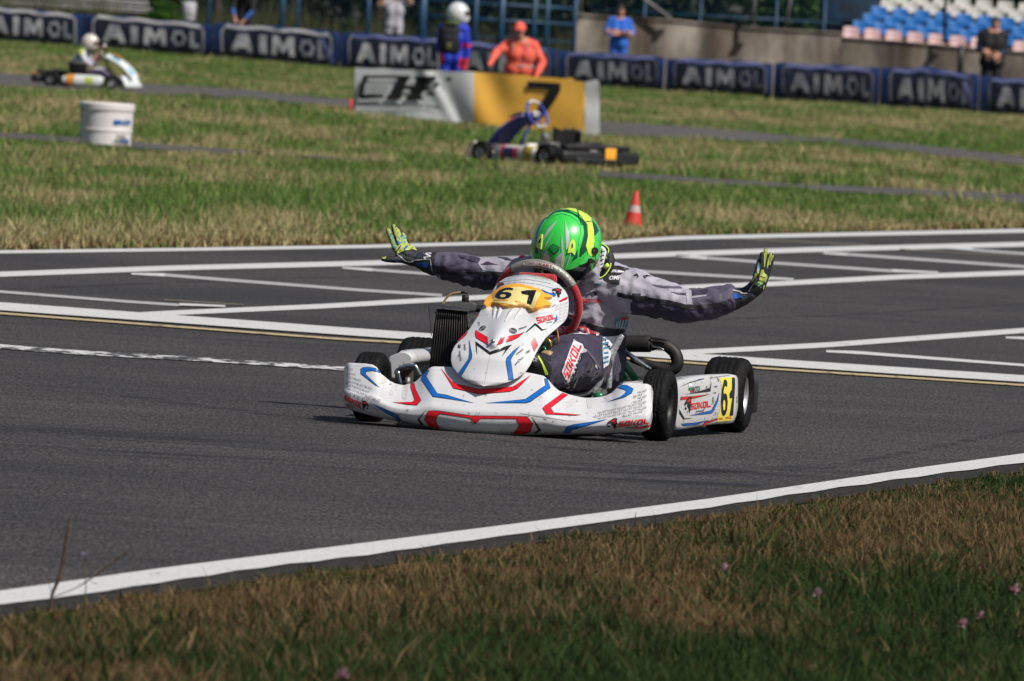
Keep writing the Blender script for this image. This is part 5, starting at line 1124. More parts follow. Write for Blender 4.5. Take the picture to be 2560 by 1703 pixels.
for si, (a_, b_) in enumerate(SEC):
    pb = PB(); rows = []; n = 30
    for i in range(n + 1):
        px = a_ + 3 + (b_ - a_ - 6) * i / n; d = bd(px); t = interp(BTOP, px) + 1.6 * math.sin(px * .05 + si); q = interp(BBOT, px) + 4
        e = min(i, n - i); ins = .035 if e == 0 else (.01 if e == 1 else 0)
        T = at(px, t, d); Bq = at(px, q, d); h = T.z - Bq.z
        sag = .03 * math.sin(i * 1.1 + si * 2)
        f = lambda yo, k: Vector((T.x, d + yo + ins * .6, Bq.z + h * k * (1 - ins * .25)))
        rows.append([f(.7, -.05), f(-.02, -.05), f(-.10 + sag, .15), f(-.12 + sag, .35), f(-.10, .55), f(-.06 + sag, .78), f(.0, .92), f(.10, .985), f(.3, 1.0), f(.62, .96), f(.7, .5), f(.7, -.05)])
    pb.grid(rows, NAVY, flip=True); bv = wbvh(pb)
    for k in (0, -1): pb.add([Vector(v) for v in rows[k]], [tuple(range(len(rows[k])))], NAVY, False)
    ob = pb.build('padded_barrier', label='navy padded barrier section, ' + where[si], cat='barrier', group='padded barrier sections along the far track')
    x0, x1 = a_ + 20, b_ - 18; bn = PB()
    def Q(u, v, wob=0): px = x0 + (x1 - x0) * u; t = interp(BTOP, px); q = interp(BBOT, px); return (px, q + (t - q) * (.06 + .86 * v) + wob)
    fr_ = [Q(k / 20, 1 + .03 * math.sin(k * .9 + si)) for k in range(21)]; lo_ = [Q(k / 20, 0) for k in range(20, -1, -1)]
    wl(bn, fr_ + lo_, BNK, bv, .012, 12)
    def stroke(P, w_, m, off):
        L_, R_ = [], []
        for k in range(len(P)):
            a1 = Vector(P[max(0, k - 1)]); b1 = Vector(P[min(len(P) - 1, k + 1)]); n_ = (b1 - a1).normalized(); n_ = Vector((-n_.y, n_.x)) * w_ / 2; L_.append((P[k][0] + n_.x, P[k][1] + n_.y)); R_.append((P[k][0] - n_.x, P[k][1] - n_.y))
        wl(bn, L_ + R_[::-1], m, bv, off, 12)
    rr = [Q(.015, .15), Q(.01, .8), Q(.025, .93), Q(.05, .98)] + [Q(.05 + .9 * k / 10, .98 + .03 * math.sin(k * 1.7 + si)) for k in range(1, 11)] + [Q(.975, .92), Q(.985, .8), Q(.985, .15), Q(.97, .05), Q(.94, .02)]
    top_ = [Q(.05 + .9 * k / 12, .985 + .03 * math.sin(k * 1.4 + si)) for k in range(13)]
    FM = BGDL if si < 4 else BGD; stroke(rr[:4], 5.5, FM, .02); stroke(top_, 6.5, BGLL if si < 3 else LIL, .02); stroke(rr[-6:], 5.5, FM, .021); stroke([Q(.94 - .9 * k / 8, .02) for k in range(9)], 3.5, BGD, .02)  # lilac top strip is the sky's reflection painted in as colour
    A_ = [(0, 0), (.34, 1), (.72, 1), (1, 0), (.74, 0), (.68, .22), (.36, .22), (.26, 0)]; Ah = [(.44, .42), (.62, .42), (.55, .76)]
    M_ = [(0, 0), (.05, 1), (.32, 1), (.5, .55), (.7, 1), (.96, 1), (1, 0), (.76, 0), (.74, .5), (.56, .15), (.42, .15), (.26, .5), (.24, 0)]
    g_ = []
    for k in range(24): r_ = 1.0 if (k // 2) % 2 == 0 else .84; g_.append((.5 + .5 * r_ * math.cos(k * math.pi / 12), .5 + .5 * r_ * math.sin(k * math.pi / 12)))
    gh = [(.5 + .26 * math.cos(k * math.pi / 8), .5 + .26 * math.sin(k * math.pi / 8)) for k in range(16)]
    for shp, u0, u1, mm in ((poly2d([A_]), .09, .30, BGL), (poly2d([[(0, 0), (0, 1), (1, 1), (1, 0)]]), .345, .41, BGL), (poly2d([M_]), .455, .66, BGL), (poly2d([g_, gh]), .70, .84, BGD), (poly2d([[(0, 0), (0, 1), (.42, 1), (.42, .26), (1, .26), (1, 0)]]), .865, .95, BGD)):
        if si == 4 and u0 < .2: pass
        mm = {BGL: BGLL, BGD: BGDL}[mm] if si < 4 else mm
        wl(bn, quadmap(shp, [Q(u0, .80), Q(u1, .80), Q(u1, .20), Q(u0, .20)]), mm, bv, .022, 12)
    if si in (2, 8): stroke([Q(.90, .82), Q(.955, .5), Q(1.0, .12)], 11, LIL, .035)
    bn.build('banner', ob)

# ---- concrete walls
def concrete(name, a, b):
    m = bpy.data.materials.new(name); m.use_nodes = True; n = m.node_tree; L = n.links; p = n.nodes['Principled BSDF']; g = n.nodes.new('ShaderNodeNewGeometry')
    def nz(sc, st, det=5):
        t = n.nodes.new('ShaderNodeTexNoise'); t.inputs['Scale'].default_value = sc; t.inputs['Detail'].default_value = det; mp = n.nodes.new('ShaderNodeMapping'); mp.inputs['Scale'].default_value = st; L.new(g.outputs['Position'], mp.inputs[0]); L.new(mp.outputs[0], t.inputs['Vector']); return t.outputs[0]
    r = n.nodes.new('ShaderNodeValToRGB'); r.color_ramp.elements[0].position = .35; r.color_ramp.elements[0].color = (*a, 1); r.color_ramp.elements[1].position = .68; r.color_ramp.elements[1].color = (*b, 1); L.new(nz(1.3, (1, 1, .45)), r.inputs[0])
    x = n.nodes.new('ShaderNodeMix'); x.data_type = 'RGBA'; x.blend_type = 'MULTIPLY'; x.inputs[0].default_value = .9; r2 = n.nodes.new('ShaderNodeValToRGB'); r2.color_ramp.elements[0].position = .38; r2.color_ramp.elements[0].color = (.45, .38, .33, 1); r2.color_ramp.elements[1].position = .6; r2.color_ramp.elements[1].color = (1, 1, 1, 1); L.new(nz(1.8, (1, 1, .12)), r2.inputs[0]); L.new(r.outputs[0], x.inputs[6]); L.new(r2.outputs[0], x.inputs[7])
    L.new(x.outputs[2], p.inputs['Base Color']); p.inputs['Roughness'].default_value = .9; return m
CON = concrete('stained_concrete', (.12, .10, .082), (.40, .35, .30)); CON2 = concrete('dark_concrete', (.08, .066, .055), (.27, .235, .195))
def wall(name, T, d, th, m, **k):
    pb = PB(); rows = []
    for px, py in T: p = at(px, py, d); rows.append([Vector((p.x, d, -.5)), Vector((p.x, d, p.z - .06)), Vector((p.x, d - .05, p.z - .05)), Vector((p.x, d - .05, p.z)), Vector((p.x, d + th, p.z)), Vector((p.x, d + th, -.5))])
    pb.grid(rows, m, smooth=False, flip=True)
    for r in (rows[0], rows[-1]): pb.add(r, [(0, 1, 4, 5), (1, 2, 3, 4)], m, False)
    return pb.build(name, **k)
wall('concrete_wall', [(1444, 33), (1480, 37), (1677, 48), (1879, 68), (2103, 80)], 226, .35, CON, label='long grey stained concrete wall behind the barrier, left of the seats', cat='wall')
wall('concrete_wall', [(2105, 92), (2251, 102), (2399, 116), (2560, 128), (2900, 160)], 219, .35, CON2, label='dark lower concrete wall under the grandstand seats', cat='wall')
# ---- grandstand seats
PNK = mat('faded_pink_seat', (.42, .24, .235), .5, col2=(.55, .40, .40), nscale=6); SBU = mat('blue_seat', (.008, .10, .34), .4, col2=(.02, .16, .44), nscale=5); SWT = mat('white_seat', (.52, .51, .48), .5, col2=(.40, .39, .36), nscale=6)
def seat_mesh(m):
    pb = PB(); rows = []
    for i in range(9):
        t = -1 + 2 * i / 8; r = []
        for (y, z) in ((-.23, .30), (-.22, .335), (-.10, .30), (.04, .29), (.12, .33), (.16, .46), (.19, .60), (.20, .63)): r.append(Vector((t * .235 * (1 - (.12 if z > .55 else 0)), y + .05 * t * t * (-1 if z > .4 else .3), z + .05 * t * t * (1 if z < .34 else -.4))))
        rows.append(r)
    pb.grid(rows, m); rows2 = [[v + Vector((0, .015, -.02)) for v in r] for r in rows]; pb.grid(rows2, m, flip=True)
    pb.tube([(0, 0, .0), (0, 0, .29)], .03, m, seg=6); pb.tube([(-.2, .0, .26), (.2, 0, .26)], .02, m, seg=6); return pb
sd = PB()
steps = []
protos = {}
rowdef = [(0, 2128, 83, PNK, 'faded pink', 'front row'), (1, 2151, 68, SBU, 'blue', 'second row'), (2, 2177, 50, SBU, 'blue', 'third row'), (3, 2198, 32, SBU, 'blue', 'fourth row'), (4, 2222, 14, SWT, 'white', 'fifth row'), (5, 2247, -4, SWT, 'white', 'sixth row')]
ords = ['first', 'second', 'third', 'fourth', 'fifth', 'sixth', 'seventh', 'eighth', 'ninth', 'tenth']
for r_, x0, y0, m_, cn, rn in rowdef:
    d = 220.2 + r_ * .55
    for k in range(9 if r_ > 1 else 10):
        px = x0 + k * 53.2; py = y0 + k * 4.5 + 15
        if px > 2640: continue
        p = at(px, py, d)
        if m_ not in protos: protos[m_] = seat_mesh(m_).build('stadium_seat'); o = protos[m_]
        else: o = protos[m_].copy(); COL.objects.link(o)
        o.location = p - Vector((0, 0, .29)); o.rotation_euler = (0, 0, random.uniform(-.05, .05)); steps.append((r_, d, o.location.z))
        tag(o, f'{cn} plastic seat, {ords[k]} from the left in the {rn} of the grandstand', 'seat', f'{cn} grandstand seats, {rn}')
st_ = PB()
for r_ in range(6):
    zs = [z for a, d, z in steps if a == r_]; d = 220.2 + r_ * .55; z = min(zs) - .02
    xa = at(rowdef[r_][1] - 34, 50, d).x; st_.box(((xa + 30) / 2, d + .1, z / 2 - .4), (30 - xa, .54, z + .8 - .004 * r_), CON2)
st_.build('grandstand_steps', label='dark stepped concrete terrace carrying the stadium seats', cat='terrace')
# ---- poles, fence, hut, guard rail
PG = mat('grey_painted_steel', (.15, .15, .15), .5); PBL = mat('blue_fence_paint', (.003, .032, .07), .5, col2=(.004, .05, .12), nscale=4); PDB = mat('dark_blue_sheet', (.004, .035, .08), .6, col2=(.002, .012, .025), nscale=2); POL = mat('dark_steel', (.02, .02, .022), .5)
def pole(p0, p1, d, r, m, label, cat='pole', name='steel_pole'):
    pb = PB(); a, b = at(*p0, d), at(*p1, d); pb.tube([a, b], r, m, seg=10); pb.box((b.x, b.y, b.z), (r * 4, r * 4, .03), m); return pb.build(name, label=label, cat=cat)
pole((1888, -90), (1884, 66), 225.6, .055, PG, 'upright grey pole on the concrete wall, right of the slanting pole'); pole((1454, -90), (1450, 33), 225.8, .06, PG, 'upright grey pole at the left end of the concrete wall')
pole((1560, -40), (1676, 46), 225.7, .05, PG, 'slanting grey pole braced down onto the concrete wall'); pole((2366, -60), (2360, 106), 218.7, .05, POL, 'thin dark pole in front of the blue seats'); pole((2404, 112), (2399, 190), 218.4, .075, POL, 'short dark post against the lower wall')
pole((1986, -60), (1964, 74), 226.5, .04, PG, 'thin grey pole beside the dark blue hut')
def fence(px0, px1, d, posts, rails, label, bars=None):
    root = empty('blue_fence', at((px0 + px1) / 2, 120, d) * 1.0, 0, label, 'fence'); o_ = root.location.copy(); o_.z = zt(o_.x, o_.y); root.location = o_; T_ = Matrix.Translation(-o_)
    for px, r_ in posts:
        pb = PB(); x = at(px, 60, d).x; pb.tube([T_ @ Vector((x, d, zt(x, d) - .1)), T_ @ Vector((x, d, 3.3))], r_, PBL, seg=8); pb.build('post', root)
    for z0, r_ in rails:
        pb = PB(); xa, xb = at(px0, 60, d).x, at(px1, 60, d).x; pb.tube([T_ @ Vector((xa, d, z0)), T_ @ Vector((xb, d, z0))], r_, PBL, seg=6); pb.build('rail', root)
    if bars:
        pb = PB(); xa, xb = at(px0, 60, d).x, at(px1, 60, d).x; n = int((xb - xa) / bars)
        for k in range(n): x = xa + bars * (k + .5); pb.tube([T_ @ Vector((x, d + .02, .75)), T_ @ Vector((x, d + .02, 3.1))], .006, PBL, seg=4, cap=False)
        pb.build('mesh_panel', root)
fence(470, 1045, 233, [(704, .075), (743, .05), (919, .06), (520, .05)], [(3.1, .03)], 'blue wire fence with slim posts in front of the dry grass', .12)
fence(1040, 1445, 231, [(1055, .13), (1188, .07), (1253, .10), (1335, .07), (1367, .06), (1437, .06)], [(2.0, .05), (2.45, .05), (1.5, .03)], 'heavier blue fence behind the white-helmeted driver and the marshal', .10)
fence(1470, 2105, 228, [(1610, .035), (1750, .035), (1940, .035), (2060, .035)], [(2.45, .03)], 'low blue railing along the top of the concrete wall', .10)
hut = PB(); a = at(2085, 80, 227.5); hut.box((a.x + 1.1, 229.5, 2.0), (2.9, 2.4, 3.6), PDB, .05); hut.box((a.x + 1.1, 228.25, 2.3), (2.5, .06, .5), mat('dark_window', (.004, .005, .006), .2)); hut.box((a.x + 1.1, 229.4, 3.84), (3.3, 2.9, .08), POL, .02); hut.build('hut', label='dark blue hut in the trees beside the seats', cat='hut')
gr = empty('guard_rail', (0, 0, 0), 0, 'grey steel guard rail behind the barrier at the far left', 'guard rail')
for (p0, p1) in (((-60, -20), (372, 11)), ((-60, 4), (384, 28))):
    a, b = at(*p0, 238), at(*p1, 238); pb = PB(); prof_ = [(-.0, -.085), (-.04, -.06), (-.04, -.02), (0, 0), (-.04, .02), (-.04, .06), (0, .085)]
    pb.grid([[Vector((q.x, q.y + y, q.z + z)) for y, z in prof_] for q in (a.lerp(b, t / 8) for t in range(9))], mat('galvanised_rail', (.30, .29, .29), .5), flip=True); pb.build('rail', gr)
for px in (-20, 95, 210, 325): pb = PB(); a = at(px, 10, 238.1); pb.tube([Vector((a.x, 238.1, .4)), Vector((a.x, 238.1, a.z + .1))], .05, PG, seg=8); pb.build('post', gr)
bx = PB(); a = at(471, 48, 237); bx.lathe([(0, 0), (.20, 0), (.215, .04), (.215, .5), (.20, .56), (0, .56)], mat('white_drum', (.55, .56, .58), .5, col2=(.4, .4, .42), nscale=4), 24, Matrix.Translation(Vector((a.x, 237, a.z - .06))), axis='Z'); bx.lathe([(.218, .18), (.222, .2), (.218, .22)], PG, 24, Matrix.Translation(Vector((a.x, 237, a.z - .06))), axis='Z'); bx.tube([(a.x, 237, .3), (a.x, 237, a.z)], .1, PG); bx.build('white_drum', label='white drum on a post beside the bush behind the barrier', cat='drum')

# ---- trees and undergrowth
def leaf_mat(name):
    m = grass_mat(name); return m
LEAF = leaf_mat('tree_leaves'); BARK = mat('bark', (.05, .04, .03), .9, col2=(.02, .017, .013), nscale=5, bump=.6, bscale=12)
def leaves(name, C, S, colr, parent=None, **k):
    n = len(C); a = rng.normal(size=(n, 3)); a /= np.linalg.norm(a, axis=1)[:, None]; b_ = np.cross(a, rng.normal(size=(n, 3))); b_ /= np.linalg.norm(b_, axis=1)[:, None]
    V = np.stack([C - a * S[:, None], C + b_ * S[:, None] * .45, C + a * S[:, None], C - b_ * S[:, None] * .45], 1).reshape(-1, 3)
    me = bpy.data.meshes.new(name); me.vertices.add(len(V)); me.vertices.foreach_set('co', V.astype(np.float32).reshape(-1)); me.loops.add(n * 4); me.loops.foreach_set('vertex_index', np.arange(n * 4, dtype=np.int32)); me.polygons.add(n)
    me.polygons.foreach_set('loop_start', (np.arange(n) * 4).astype(np.int32)); me.polygons.foreach_set('loop_total', np.full(n, 4, np.int32))
    ca = me.attributes.new('blade_colour', 'FLOAT_COLOR', 'POINT'); ca.data.foreach_set('color', np.repeat(np.concatenate([colr, np.ones((n, 1))], 1), 4, 0).astype(np.float32).reshape(-1)); me.materials.append(LEAF); me.update(calc_edges=True)
    o = bpy.data.objects.new(name, me); COL.objects.link(o)
    if parent: o.parent = parent
    return tag(o, **k)
def lcol(n, a, b): j = rng.uniform(0, 1, (n, 1)); return (np.array(a) * (1 - j) + np.array(b) * j) * rng.uniform(.6, 1.3, (n, 1))
def tree(x, y, h, cw, z0, label, dark=1.0, n=3200, name='tree', grp='trees behind the fences'):
    r = empty(name, (x, y, zt(x, y)), 0, label, 'tree', grp)
    tb = PB(); tb.tube([(0, 0, -.2), (.05, .03, h * .25), (-.06, .05, h * .55), (.03, 0, h * .9)], [.17, .14, .09, .03], BARK, seg=9, spline=3)
    for k in range(7): a = k * 2.4; z = h * (.22 + .08 * k); tb.tube([(0, 0, z), (math.cos(a) * cw * .35, math.sin(a) * cw * .35, z + .5), (math.cos(a) * cw * .6, math.sin(a) * cw * .6, z + 1.1)], [.06, .04, .015], BARK, seg=6)
    tb.build('trunk', r)
    cl_ = rng.normal(size=(46, 3)) * .42 * np.array([cw, cw, (h - z0) * .5]) + np.array([0, 0, z0 + (h - z0) * .5]); idx = rng.integers(0, 46, n)
    C = cl_[idx] + rng.normal(size=(n, 3)) * .38; C = C[C[:, 2] > z0 * .6]; cc_ = rng.uniform(.5, 1.5, 46)[idx][:len(C)][:, None]
    leaves('crown', C, rng.uniform(.08, .17, len(C)), lcol(len(C), (.012 * dark, .028 * dark, .006 * dark), (.035 * dark, .075 * dark, .016 * dark)) * cc_, r)
for i, (x, y, h, cw, z0, lb, dk) in enumerate(((-13.5, 247, 7, 2.2, 1.2, 'leafy dark tree behind the guard rail at the far left', 1.0), (-9.4, 244, 7.5, 2.0, 1.5, 'dark tree above the white drum', .9), (-4.6, 249, 8, 2.3, 1.6, 'dark tree between the crouching person and the photographer', .9),
        (-.6, 243, 7, 1.9, 1.0, 'dark tree behind the heavy blue fence, left of the marshal', .7), (2.6, 246, 7, 2.2, .9, 'dark tree directly above the man in the blue shirt', .9), (5.6, 243, 7.5, 2.0, .8, 'dark tree behind the long concrete wall', .9), (7.4, 236, 5.5, .9, .6, 'lighter green tree beside the upright pole on the wall', 1.9), (10.2, 245, 8, 2.2, .9, 'dark tree behind the hut', .8))):
    tree(x, y, h, cw, z0, lb, dk)
n = 90000; C = np.stack([rng.uniform(-60, 60, n), rng.uniform(258, 268, n), rng.uniform(0, 1, n) ** 1.1 * 9], 1)
dens = vnoise(C[:, 0] * .5, C[:, 2] * .6, 4)[:, None]; leaves('woodland', C, rng.uniform(.18, .36, n), lcol(n, (.006, .012, .004), (.016, .030, .008)) * (.4 + 1.2 * dens), kind='stuff')
# bush beside the drum, and dry tall grass behind the barrier
r = empty('bush', (at(405, 60, 232).x, 232, .6), 0, 'bright green feathery bush beside the white drum behind the barrier', 'bush'); n = 1500; C = rng.normal(size=(n, 3)) * np.array([.22, .2, .35]) + np.array([0, 0, .75]); C = C[C[:, 2] > .0]
tb = PB(); tb.tube([(0, 0, -.1), (.03, 0, .4), (0, 0, .9)], [.03, .02, .01], BARK, seg=6); tb.build('trunk', r); leaves('crown', C, rng.uniform(.04, .09, len(C)), lcol(len(C), (.02, .06, .008), (.055, .14, .02)), r)
n = 60000; x = rng.uniform(-16, 1.5, n); y = rng.uniform(236, 252, n); P = np.stack([x, y, zt_np(x, y)], 1); k = vnoise(x * .9, y * .2, 31); col = lcol(n, (.055, .055, .020), (.155, .13, .058)) * (.45 + .9 * k[:, None]); g__ = rng.uniform(0, 1, n) < .35; col[g__] = lcol(g__.sum(), (.015, .04, .008), (.04, .085, .018))
blades('tall_dry_grass', P, rng.gamma(6, .12, n) * (.5 + .9 * k) + .2, rng.uniform(.02, .05, n), col, .35, 1)

# ---- background people
SKN = mat('skin', (.42, .21, .14), .55, col2=(.36, .17, .11), nscale=10); HAIR = mat('dark_hair', (.03, .018, .012), .7)
def figure(label, px, py, d, hgt, J, top, leg, sleeve=None, bare=None, cap=None, hair=HAIR, shoe=SBK, extra=None, bulk=1.0, yaw=0, zones=None, height=None, vox=.014, hem=.02):
    T_ = at(px, py, d); base = Vector((T_.x, d, zt(T_.x, d))); s_ = (T_.z - base.z) / hgt
    root = empty('person', base, yaw, label, 'person'); root.scale = (s_,) * 3
    D = dict(hd=(0, -.02, 1.60), nk=(0, 0, 1.47), ls=(-.19, 0, 1.40), rs=(.19, 0, 1.40), le=(-.25, 0, 1.12), re=(.25, 0, 1.12), lw=(-.24, -.05, .88), rw=(.24, -.05, .88), lh=(-.09, 0, .93), rh=(.09, 0, .93), lk=(-.11, -.02, .50), rk=(.11, -.02, .50), la=(-.12, 0, .09), ra=(.12, 0, .09), ch=(0, 0, 1.25)); D.update(J)
    V3 = {k: Vector(v) for k, v in D.items()}; b = PB(); X = top
    pel = (V3['lh'] + V3['rh']) / 2
    for o_ in (-.07, .07): capsule(b, [pel + Vector((o_, 0, 0)), (pel + V3['ch']) / 2 + Vector((o_ * .8, 0, 0)), V3['ch'] + Vector((o_ * 1.1, -.01, 0)), (V3['ls'] + V3['rs']) / 2 + Vector((o_ * .9, 0, 0))], [.115 * bulk, .105 * bulk, .118 * bulk, .085 * bulk], X)
    capsule(b, [V3['ls'], (V3['ls'] + V3['rs']) / 2 + Vector((0, 0, .02)), V3['rs']], [.066 * bulk, .085 * bulk, .066 * bulk], X)
    for s1 in 'lr':
        capsule(b, [V3[s1 + 's'], V3[s1 + 's'].lerp(V3[s1 + 'e'], .5), V3[s1 + 'e'], V3[s1 + 'e'].lerp(V3[s1 + 'w'], .5), V3[s1 + 'w']], [.062 * bulk, .054 * bulk, .045 * bulk, .040 * bulk, .030 * bulk], X)
        dr = (V3[s1 + 'w'] - V3[s1 + 'e']).normalized(); w_ = V3[s1 + 'w']; sd_ = dr.cross(Vector((0, 1, .2))).normalized(); capsule(b, [w_, w_ + dr * .08], [.030, .036], X, 10, 2)
        for k in range(4): q0 = w_ + dr * .09 + sd_ * (k - 1.5) * .019; capsule(b, [q0, q0 + dr * (.04, .05, .05, .035)[k], q0 + dr * (.07, .08, .075, .06)[k] + Vector((0, -.015, -.01))], [.0105, .0095, .0085], X, 8, 2)
        q0 = w_ + dr * .03 + sd_ * .03; capsule(b, [q0, q0 + sd_ * .03 + dr * .03], [.013, .010], X, 8, 2)
        capsule(b, [V3[s1 + 'h'], V3[s1 + 'h'].lerp(V3[s1 + 'k'], .5), V3[s1 + 'k'], V3[s1 + 'k'].lerp(V3[s1 + 'a'], .4), V3[s1 + 'a']], [.10, .088, .066, .060, .042], X)
        capsule(b, [V3[s1 + 'a'] + Vector((0, .03, -.04)), V3[s1 + 'a'] + Vector((0, -.14, -.05))], [.042, .036], X, 10, 2)
    capsule(b, [V3['nk'] - Vector((0, 0, .06)), V3['hd'] - Vector((0, 0, .05))], [.058, .054], X)
    hd = V3['hd']; ellips(b, hd + Vector((0, .01, .02)), (.078, .098, .108), X); ellips(b, hd + Vector((0, -.03, -.06)), (.055, .062, .055), X); ellips(b, hd + Vector((0, -.10, -.012)), (.014, .02, .022), X, nu=8, nv=6)
    for s1 in (-1, 1): ellips(b, hd + Vector((s1 * .08, .01, -.005)), (.012, .02, .03), X, nu=8, nv=6)
    V, F, FN, FC = fuse(b, vox, 3, .006, 7)
    def pk(c, n_):
        if (c - hd).length < .16 or (c.z > V3['nk'].z - .02 and abs(c.x - V3['nk'].x) < .08): return SKN
        for s1 in 'lr':
            w_, e_ = V3[s1 + 'w'], V3[s1 + 'e']; ab = e_ - w_; t = max(0, min(1, (c - w_).dot(ab) / ab.length_squared)); dist = (c - w_ - ab * t).length
            if (c - w_).length < .15 and (c - w_).dot(ab) < .02 and dist < .10: return bare if bare else SKN
            if dist < .062 * bulk and t < .97:
                return SKN if sleeve == 'short' else (sleeve or top)
        if c.z < .10 and c.z < V3['la'].z + .06: return shoe
        if c.z < pel.z + hem: return leg
        if zones:
            z_ = zones(c, n_)
            if z_: return z_
        return top
    q = PB(); fused(q, V, F, FN, FC, pk); q.build('body', root)
    if cap is None and hair:
        hq = PB(); rows = [[hd + Vector((0, .018, .028)) + Vector((.086 * math.sin(p) * math.cos(t), .105 * math.sin(p) * math.sin(t), .112 * math.cos(p) * 1.0)) for t in [2 * math.pi * k / 20 for k in range(20)]] for p in [.03 + 1.5 * j / 8 for j in range(9)]]; hq.grid(rows, hair, closeu=True); hq.build('hair', root)
    elif cap:
        hq = PB(); rows = [[hd + Vector((0, .010, .03)) + Vector((.108 * math.sin(p) * math.cos(t), .125 * math.sin(p) * math.sin(t), .130 * math.cos(p))) for t in [2 * math.pi * k / 20 for k in range(20)]] for p in [.03 + 1.45 * j / 8 for j in range(9)]]; hq.grid(rows, cap, closeu=True)
        hq.grid([[hd + Vector((.075 * math.sin(a_), -.10 - .075 * r_ * math.cos(a_), .045 - .02 * r_)) for a_ in [-1.3 + 2.6 * k / 8 for k in range(9)]] for r_ in (0, .5, 1)], cap); hq.build('cap', root)
    if extra: extra(root, V3)
    return root
TB_ = mat('blue_tshirt', (.012, .10, .50), .8, col2=(.02, .14, .60), nscale=5); TW = mat('white_tshirt', (.42, .42, .46), .8, col2=(.34, .34, .38), nscale=5); JN = mat('dark_jeans', (.02, .025, .04), .8); BKC = mat('black_clothes', (.003, .003, .005), .8); NVC = mat('navy_clothes', (.006, .014, .04), .8)
OR_ = mat('fluorescent_orange', (.72, .085, .055), .75, col2=(.80, .14, .09), nscale=5); RFL = mat('grey_reflective_tape', (.30, .22, .20), .5); RSB = mat('race_suit_blue', (.004, .018, .34), .6, col2=(.008, .03, .45), nscale=4); RSR = mat('race_suit_red', (.50, .008, .04), .6); WH_ = mat('white_helmet', (.62, .63, .64), .25, coat=.7)
figure('man in bright blue t-shirt, arms crossed, before the concrete wall', 1552, 14, 219, 1.74, dict(hd=(.01, -.02, 1.62), le=(-.27, -.06, 1.16), re=(.27, -.06, 1.16), lw=(.07, -.24, 1.17), rw=(-.07, -.25, 1.13)), TB_, JN, 'short', bulk=1.2, hem=-.20)
figure('person in white t-shirt behind the blue fence, both arms raised to the head', 990, -34, 229, 1.74, dict(le=(-.33, -.10, 1.34), re=(.33, -.10, 1.42), lw=(-.17, -.16, 1.56), rw=(.20, -.16, 1.62)), TW, JN, 'short', bulk=1.1, hem=-.15)
figure('dark-clothed person standing by the lower wall in front of the seats', 2486, 40, 213, 1.74, dict(hd=(.03, -.02, 1.60), le=(-.24, -.04, 1.16), re=(.22, -.02, 1.12), lw=(-.10, -.20, 1.06), rw=(.06, -.2, 1.02)), BKC, BKC, NVC, bulk=1.4)
figure('person in black with blue sleeves bending over behind the barrier', 612, -38, 226, 1.60, dict(hd=(.06, -.30, 1.46), nk=(.05, -.18, 1.38), ch=(.03, -.04, 1.18), ls=(-.17, -.12, 1.32), rs=(.20, -.12, 1.32), le=(-.22, -.25, 1.08), re=(.20, -.25, 1.05), lw=(-.16, -.32, .86), rw=(.02, -.34, .82)), BKC, BKC, mat('blue_sleeves', (.02, .09, .36), .7))
def tape(root, J):
    q = PB(); 
    for z, rx, ry in ((1.10, .245, .17), (.98, .24, .17)): q.lathe([(1, -.022), (1.03, -.02), (1.03, .02), (1, .022)], RFL, 28, Matrix.Translation(Vector((.02, .0, z))) @ Matrix.Diagonal((rx, ry, 1, 1)), axis='Z')
    for x in (-.11, .12): q.tube([(x, -.17, 1.12), (x * 1.05, -.185, 1.25), (x * 1.1, -.15, 1.38), (x, -.02, 1.46)], .016, RFL, seg=6, spline=3)
    for s1 in 'lr': a_ = J[s1 + 'e'].lerp(J[s1 + 'w'], .5); b_ = (J[s1 + 'w'] - J[s1 + 'e']).normalized() * .02; q.tube([a_ - b_, a_ + b_], .047, RFL, seg=12)
    q.build('reflective_tape', root)
mr = figure('marshal in orange jacket and orange cap behind the yellow banner', 1303, 62, 129, 1.66, dict(hd=(-.02, -.16, 1.55), nk=(.02, -.10, 1.40), ch=(.03, -.03, 1.18), ls=(-.18, -.06, 1.33), rs=(.22, -.06, 1.32), le=(-.38, -.16, 1.18), re=(.38, -.06, 1.06), lw=(-.44, -.36, 1.06), rw=(.30, -.20, .86)), OR_, OR_, OR_, bare=OR_, cap=OR_, extra=tape, bulk=1.5)
